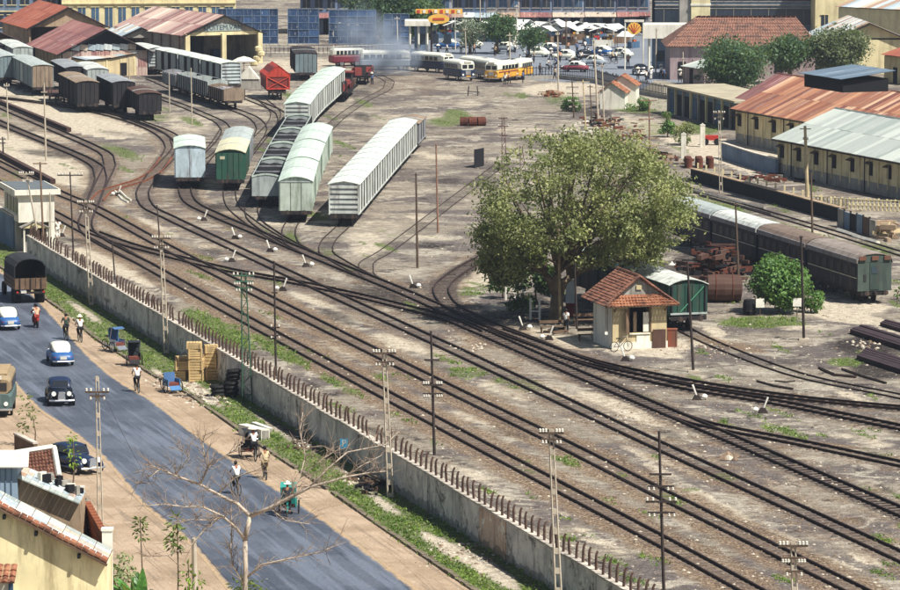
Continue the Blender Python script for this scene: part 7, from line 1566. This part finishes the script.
# ---------------------------------------------------------------- houses at the lower left
YH=172.0
def hp(x,y,dY=0): return V(x,y,YH+dY)
def near_house():
    t=thing('house','yellow plastered house end with tiled verge at the bottom left corner','house',(0,YH,0)); O=Vector((0,YH,0)); a,b=hp(-80,464),hp(107,562)
    mb=MB(); a_,b_=a-O,b-O; a_.y=0;b_.y=0; mb.prism([(a_.x,0),(b_.x,0),(b_.x,b_.z-.12),(a_.x,a_.z-.12)],'y',.12,2.7); mb.build('wall',simple('pale_yellow_wall','#e9dcae',.9,.2,.4,dirt='#968562'),t)
    d=(b_-a_).normalized(); L=(b_-a_).length; n=30; up_=Vector((-d.z,0,d.x)) if -d.z*0+d.x>0 else Vector((d.z,0,-d.x))
    for i in range(n):
        p0,p1=a_+d*L*i/n,a_+d*(L*(i+1)/n-.03); z=up_*random.uniform(.02,.06)
        MB().slab(p0+z+Vector((0,-.3,0)),p1+z+Vector((0,-.3,0)),p1+z+Vector((0,.35,0)),p0+z+Vector((0,.35,0)),.09).build('verge_tile',TL_OR,t)
    for j in range(4):
        for i in range(12): 
            p0,p1=a_+d*L*i/12,a_+d*(L*(i+1)/12-.03); MB().slab(p0+Vector((0,.36+j*.6,0)),p1+Vector((0,.36+j*.6,0)),p1+Vector((0,.92+j*.6,0)),p0+Vector((0,.92+j*.6,0)),.05).build('roof_sheet',SH_TIN if j<3 else SH_CEM,t)
    MB().slab(a_+Vector((0,-.27,-.03)),b_+Vector((0,-.27,-.03)),b_+Vector((0,2.7,-.03)),a_+Vector((0,2.7,-.03)),.05).build('roof_deck',P_WOOD,t)
    for f in (.18,.45,.62,.85): p=a_+d*L*f; MB().cbox(p+Vector((0,-.05,-.35)),(.12,.4,.16)).build('rafter_end',P_DARK,t)
    MB().slab(a_+Vector((0,-.28,-.14)),b_+Vector((0,-.28,-.14)),b_+Vector((0,-.22,-.14)),a_+Vector((0,-.22,-.14)),.12).build('barge_board',P_WOOD,t)
near_house()
def porch_roof():
    p=hp(6,572,-4); t=thing('porch','small tiled porch roof on a pale post cut by the lower left corner','porch',(p.x,p.y,0)); w_=1.1
    tiles(t,(-3,-.6,p.z-.35),(.42,-.6,p.z-.35),(.42,.6,p.z+.15),(-3,.6,p.z+.15),12,3,TL_OR); MB().box(.12,.3,-.3,-.1,0,p.z-.3).build('post',P_SHUT,t); MB().box(-3,.1,-.05,.1,0,p.z-.3).build('wall',P_WHITE,t)
porch_roof()
def back_house():
    Y2=YH+5; O=Vector((0,Y2,0)); q=lambda x,y,d=0: V(x,y,Y2+d)-O
    t=thing('house','grey walled house with white corrugated verge behind the yellow one','house',O); a,b=q(18,478),q(80,504); c,d=q(92,560),q(18,560)
    MB().prism([(a.x,0),(b.x+.35,0),(b.x,b.z),(a.x,a.z)],'y',0,2.5).build('wall',P_BROWN,t); sheets(t,(b.x+.1,-.45,b.z+.02),(b.x+.1,2.6,b.z+.02),(a.x-.1,-.45,a.z+.1),3,4,SH_TIN) if 0 else None
    for i in range(10):
        f0,f1=i/10,(i+.96)/10; p0,p1=a.lerp(b,f0),a.lerp(b,f1)
        for j in range(4): MB().slab(p0+Vector((0,-.35+j*.75,.05)),p1+Vector((0,-.35+j*.75,.05)),p1+Vector((0,.36+j*.75,.05)),p0+Vector((0,.36+j*.75,.05)),.05).build('roof_sheet',SH_CEM if j<1 else SH_TIN,t)
    g=q(0,466); h=q(18,466); MB().box(g.x-3,h.x,-.3,1.5,0,g.z).build('side_box',simple('blue_tin','#8fa3b5',.6,.1,1.5),t)
    MB().slab((g.x-3,-.6,g.z+.02),(h.x+.5,-.6,g.z+.02),(h.x+.3,1.8,g.z+.35),(g.x-3,1.8,g.z+.35),.06).build('tin_lid',P_WHITE,t)
    for i in range(8): MB().cbox((h.x-.25-i*.25,-.32,g.z/2),(.04,.04,g.z)).build('tin_rib',P_BLUE,t)
    for i in range(14): x_=random.uniform(.25,.95); p=a.lerp(b,x_); MB().cbox(p+Vector((0,1.0+random.random(),.3)),(random.uniform(.2,.5),.2,random.uniform(.15,.4)),random.random()).build('junk',random.choice([P_WHITE,P_GREY,P_DARK]),t)
back_house()
def tile_patch():
    Y3=YH+14; O=Vector((0,Y3,0)); q=lambda x,y,d=0: V(x,y,Y3+d)-O
    t=thing('house','red tiled roof with white ridge beside the parked dark saloon','house',O); a=q(-30,481); b=q(58,478); c=V(53,449,Y3+2.2)-O; d=V(-30,462,Y3+2.2)-O
    tiles(t,a,b,c,d,26,8,TL_RED); MB().tube([d+Vector((0,0,.08)),c+Vector((0,0,.08))],.16,6).build('ridge_cap',P_WHITE,t); MB().tube([b+Vector((.05,0,.08)),c+Vector((.05,0,.08))],.13,6).build('verge_cap',P_WHITE,t)
    MB().box(a.x,b.x-.25,.35,2.4,0,a.z-.08).build('wall',P_GREY,t); MB().prism([(.35,a.z-.08),(2.2,c.z-.1),(2.2,a.z-.08)],'x',a.x,b.x-.25).build('gable',P_GREY,t)
tile_patch()
def brick_fence():
    O=hp(87,600,8); O.z=0; t=thing('brick_wall','brown brick garden wall ending in a white pillar by the sidewalk','wall',O)
    A=hp(87,503,8)-O; B_=hp(103,532,3.2)-O; n=10
    for i in range(n):
        p,q_=A.lerp(B_,i/n),A.lerp(B_,(i+1)/n); h_=heading(p,Vector((q_.x,q_.y,p.z))); l=math.hypot(q_.x-p.x,q_.y-p.y)
        for j in range(14): MB().box(-.1,.1,.01,l-.01,0,p.z/14-.015).build('brick',P_BRICK,t,(p.x,p.y,j*p.z/14),h_)
        MB().box(-.14,.14,0,l,p.z,p.z+.08).build('coping',P_BRICK,t,(p.x,p.y,0),h_)
    MB().cbox((B_.x+.2,B_.y-.2,hp(108,529,3.2).z/2),(.42,.42,hp(108,529,3.2).z)).build('pillar',P_WHITE,t); MB().cbox((B_.x+.2,B_.y-.2,hp(108,529,3.2).z+.04),(.5,.5,.1)).build('cap',P_WHITE,t)
brick_fence()
low_wall('dark low wall corner beside the tan roofed minibus',[(16,452),(36,462)],1.0,P_WOOD,.2)
picket_fence('pale thin picket fence along the sidewalk behind the junk',[(57,496),(80,512),(92,530)],1.2,.22,P_GREY,P_GREY,pw=.08)
picket_fence('grey wire garden fence below the saplings',[(112,625),(150,622),(200,640)],1.5,.18,P_GREY,P_GREY,pw=.05)
# saplings, banana and leafy plants in the foreground
def big_leaves(t,c,n,r,size,mat,up_=.3):
    for i in range(n):
        u=Vector((random.gauss(0,1),random.gauss(0,1),random.gauss(0,.8))).normalized(); p=Vector(c)+u*r*random.uniform(.3,1); d=(u+Vector((0,0,-.3))).normalized(); s=d.cross(Vector((0,0,1))).normalized(); L=size*random.uniform(.7,1.3); nn=s.cross(d)
        MB().add([p,p+d*L*.45+s*L*.24+nn*.04,p+d*L,p+d*L*.45-s*L*.24+nn*.04,p+d*L*.5+nn*-.03],[(0,1,4),(1,2,4),(2,3,4),(3,0,4)]).build('leaf',mat,t,fix=False)
LP=leaf_mat('leaf_sapling','#4a5c30','#76864a','#9ca36c',1.5,.4); LP2=leaf_mat('leaf_lime','#6c8c30','#93b04a','#b3c870',1.5,.4)
def sapling(label,xb,yb,xt,yt,crowns,mat,size=.26,n=26,Yoff=0,name='sapling'):
    b=G(xb,yb); t=thing(name,label,'sapling',b); H=V(xt,yt,b.y)-b; MB().tube([(0,0,0),H*.5+Vector((.08,0,0)),H],[.05,.035,.02],5).build('stem',M_BARK,t)
    for (x,y,r) in crowns: big_leaves(t,V(x,y,b.y)-b,n,r,size,mat)
sapling('young tree with drooping green leaves right of the banana plant',176,640,177,517,[(176,520,.32),(177,532,.38),(174,542,.35),(176,545,.25)],LP,.34,20); sapling('thin sapling behind the banana plant',141,625,140,517,[(140,520,.2),(140,528,.28),(142,536,.25)],LP,.24,18)
sapling('leafy sapling with olive leaves before the tan roofed minibus',35,446,33,418,[(25,397,.35),(25,410,.4),(28,422,.42),(22,428,.3),(33,413,.25)],LP,.26,16); sapling('small bright leafed sapling against the parked saloon',73,486,73,440,[(71,437,.25),(72,447,.3),(74,455,.3),(71,462,.25)],LP2,.24,16)
sapling('low sapling with yellow leaves beside the cement post',188,640,188,560,[(187,568,.3),(191,575,.3),(200,580,.3),(186,584,.3)],LP2,.24,14); sapling('green plant tuft at the foot of the bare tree',246,640,246,585,[(243,583,.35),(250,588,.35),(258,586,.3),(236,586,.3)],LP,.28,16)
def banana(label,x,y,n,H):
    b=G(x,y); t=thing('banana_plant',label,'banana plant',b); m=leaf_mat('leaf_banana','#3f7434','#5c9444','#93bb66',2,.35)
    MB().tube([(0,0,0),(0,0,H*.4)],[.14,.08],7).build('stem',m,t)
    for i in range(n):
        a=random.uniform(0,6.28); k=random.uniform(.15,1.0); pts=[]; L=H*.62
        for j in range(7): f=j/6; pts.append(Vector((math.cos(a)*k*L*f*.8,math.sin(a)*k*L*f*.8,H*.35+L*(f-.55*k*f*f))))
        s=Vector((-math.sin(a),math.cos(a),0)); vs=[]; 
        for j,p in enumerate(pts): w_=.24*math.sin(math.pi*min(.98,(j+.3)/6.4))+.02; vs+=[p-s*w_+Vector((0,0,.04)),p,p+s*w_+Vector((0,0,.04))]
        MB().add(vs,[(3*j+e,3*j+e+1,3*j+e+4,3*j+e+3) for j in range(6) for e in (0,1)]).build('leaf',m,t,fix=False)
banana('bright green banana plant at the bottom left behind the yellow house',141,650,9,4.0); banana('small banana clump beside the sapling at the bottom edge',154,648,7,3.0)
tt=G(118,640); bush('pale green shrub beneath the watermark corner of the yellow house'.replace(' beneath the watermark corner of',' against the corner of'),118,640,50,96,leaf_mat('leaf_pale','#6f7d52','#98a272','#b8bd90'),220,.12,n=16)
# bare tree
def bare_tree():
    Yb=G(246,662).y; b=Vector(((246-450)/S(662),Yb,0)); b=G(246,662); t=thing('bare_tree','pale leafless tree spreading over the street in the foreground','tree',b); Q=lambda x,y,d=0: V(x,y,b.y+d)-b
    mb=MB(); BR=[([(246,662,0),(245,600,0),(246,571,0),(245,540,0)],.12,.10),([(245,540,0),(247,528,0),(250,516,0)],.11,.10),([(250,516,0),(237,503,.3),(218,494,.6),(200,485,.9),(175,475,1.2),(160,469,1.4),(147,464,1.5)],.09,.02),
        ([(250,516,0),(270,508,-.3),(288,499,-.5),(310,487,-.8),(345,477,-1),(372,473,-1.2),(388,471,-1.3)],.10,.02),([(245,540,0),(237,528,-.3),(222,516,-.5),(203,507,-.7),(184,507,-.8),(165,504,-.8),(140,506,-1)],.065,.015),
        ([(222,516,-.5),(213,520,-.6),(190,520,-.7),(176,524,-.8)],.045,.012),([(246,578,0),(262,565,-.3),(290,558,-.6),(318,552,-.8),(334,546,-.9)],.05,.015),([(243,582,0),(233,567,.3),(231,554,.5),(232,530,.6),(231,508,.8)],.045,.012),
        ([(310,487,-.8),(328,468,-.6),(348,452,-.4),(385,444,-.2),(398,432,0)],.05,.012),([(288,499,-.5),(300,478,-.2),(306,455,0),(300,432,.2),(303,412,.3)],.04,.01),([(300,478,-.2),(325,458,0),(340,448,.2)],.03,.01),([(345,477,-1),(360,466,-1),(382,455,-1)],.03,.01),
        ([(200,485,.9),(208,468,.8),(226,455,.6),(243,444,.4)],.04,.01),([(208,468,.8),(204,450,.9),(203,436,1)],.03,.01),([(175,475,1.2),(190,458,1.1),(178,447,1.2)],.03,.01),([(218,494,.6),(236,478,.4),(262,466,.2)],.035,.01),([(160,469,1.4),(148,478,1.4),(133,487,1.5)],.025,.01),([(222,516,-.5),(205,530,-.6),(192,545,-.7),(165,556,-.8),(140,556,-.8)],.04,.012),([(270,508,-.3),(285,520,-.5),(310,524,-.7)],.03,.01)]
    main,twigs=MB(),MB()
    for pts,r0,r1 in BR:
        P=[Q(*p) for p in pts]; n=len(P)
        main.tube([p+Vector((random.uniform(-.03,.03),0,random.uniform(-.03,.03)))*(0<i<n-1) for i,p in enumerate(P)],[r0+(r1-r0)*i/(n-1) for i in range(n)],7)
        if r0>.105: continue
        for i in range(1,n):
            for k in range(9):
                f=random.random(); p=P[i-1].lerp(P[i],f); d=(P[i]-P[i-1]).normalized(); u=(d*.6+Vector((random.gauss(0,.6),random.gauss(0,.5),random.gauss(.35,.5)))).normalized(); L=random.uniform(.35,1.1)
                q1=p+u*L*.5+Vector((0,0,random.uniform(-.05,.1))); q2=q1+(u+Vector((random.gauss(0,.3),0,random.gauss(.1,.3))))*L*.5; twigs.tube([p,q1,q2],[.015,.010,.004],4)
                for _ in range(2): twigs.tube([q1,q1+(u+Vector((random.gauss(0,.7),0,random.gauss(0,.5))))*L*.4],[.01,.004],3)
    BM=simple('pale_bare_bark','#b8aa99',.85,.25,2,dirt='#6e5c50',bump=.4); main.build('trunk',BM,t,smooth=True); tag(twigs.build('twigs',simple('twig_bark','#8f7d6d',.9,.25,2),t),kind='stuff')
bare_tree()
def wire(label,pts,r=.012):
    mb=MB(); P=[]; 
    for a,b in zip(pts[:-1],pts[1:]):
        a,b=Vector(a),Vector(b)
        for i in range(10): f=i/10; P.append(a.lerp(b,f)-Vector((0,0,1.0*math.sin(math.pi*f)*(b-a).length/45)))
    P.append(Vector(pts[-1])); mb.tube([p-P[0] for p in P],r,3); tag(mb.build('overhead_wire',W_IRON,None,P[0]),label,'wire','thin overhead wires')
def topof(xb,yb,xt,yt,dx=0,dz=-.1): p=V(xt,yt,G(xb,yb).y); return p+Vector((dx,0,dz))
wp=[topof(91.5,308,85.6,201),topof(166.5,357,161,236),topof(390.5,503,384,350),topof(560,628,551,430),topof(798,700,793,543)]
for dx,lab in ((-.5,'left wire between the wall poles'),(.5,'right wire between the wall poles')): wire(lab,[p+Vector((dx,0,0)) for p in wp],.008)
wire('wire from the ladder pole on the sidewalk to the cement post',[topof(100.5,523,97,377,.3,-.8),topof(196,640,194,538),G(300,760)+Vector((0,0,5))],.01)
# far street surface
fs=MB(); fs.poly([G(x,y,.006) for x,y in [(395,58),(470,63),(530,80),(596,84),(640,94),(668,98),(760,80),(760,36),(395,36)]]); tag(fs.build('far_street',simple('far_asphalt','#757b84',.8,.15,.05)),kind='structure')
PV=MB(); PV.poly([G(x,y,.012) for x,y in [(596,96),(664,112),(735,100),(905,110),(905,92),(700,86),(655,80),(640,92)]]); tag(PV.build('lane',simple('lane_dirt','#8f8878',.9,.2,.2)),kind='structure')
# smoke and haze
def volume(name,color,dens,aniso=.2,noise=None):
    m=bpy.data.materials.new(name); m.use_nodes=True; n_=m.node_tree; n_.nodes.clear(); v=n_.nodes.new('ShaderNodeVolumePrincipled'); v.inputs['Color'].default_value=(*color,1); v.inputs['Density'].default_value=dens; v.inputs['Anisotropy'].default_value=aniso
    o=n_.nodes.new('ShaderNodeOutputMaterial'); n_.links.new(v.outputs[0],o.inputs['Volume'])
    if noise:
        tc=n_.nodes.new('ShaderNodeTexCoord'); nz=n_.nodes.new('ShaderNodeTexNoise'); nz.inputs['Scale'].default_value=noise; nz.inputs['Detail'].default_value=3; n_.links.new(tc.outputs['Object'],nz.inputs[0])
        ln=n_.nodes.new('ShaderNodeVectorMath'); ln.operation='LENGTH'; mp=n_.nodes.new('ShaderNodeMapping'); mp.inputs['Scale'].default_value=(1,1,1); n_.links.new(tc.outputs['Generated'],mp.inputs[0]); mp.inputs['Location'].default_value=(-.5,-.5,-.5); n_.links.new(mp.outputs[0],ln.inputs[0])
        fo=n_.nodes.new('ShaderNodeMapRange'); fo.inputs[1].default_value=.5; fo.inputs[2].default_value=.15; n_.links.new(ln.outputs['Value'],fo.inputs[0])
        mr=n_.nodes.new('ShaderNodeMapRange'); mr.inputs[1].default_value=.42; mr.inputs[2].default_value=.7; mr.inputs[4].default_value=dens*2.4; n_.links.new(nz.outputs[0],mr.inputs[0]); mu=n_.nodes.new('ShaderNodeMath'); mu.operation='MULTIPLY'; n_.links.new(mr.outputs[0],mu.inputs[0]); n_.links.new(fo.outputs[0],mu.inputs[1]); n_.links.new(mu.outputs[0],v.inputs['Density'])
    return m
def puff(cx,cy,Yd,rx,ry,rz_,dens,lab,tilt=0):
    mb=MB(); mb.lathe([(math.sin(math.pi*i/10)*1+.001,-math.cos(math.pi*i/10)) for i in range(11)],n=16); c=V(cx,cy,Yd); o=mb.build('smoke',volume('smoke_'+lab[:6],(.62,.72,.88),dens,.1,1.6),None,c); o.scale=(rx,ry,rz_); o.rotation_euler=(0,tilt,0); tag(o,lab,kind='stuff')
puff(388,57,538,4.8,5,3.2,.4,'low blue smoke drifting over the pale bus'); puff(372,36,552,6,5,4.4,.2,'thin blue smoke rising before the dark hoarding',.5)
hz=MB().box(-900,900,-60,1500,-1.2,48); o=hz.build('haze',volume('haze_air',(.72,.82,1.0),HAZE,.3)); tag(o,'thin bluish air over the whole yard',kind='stuff')
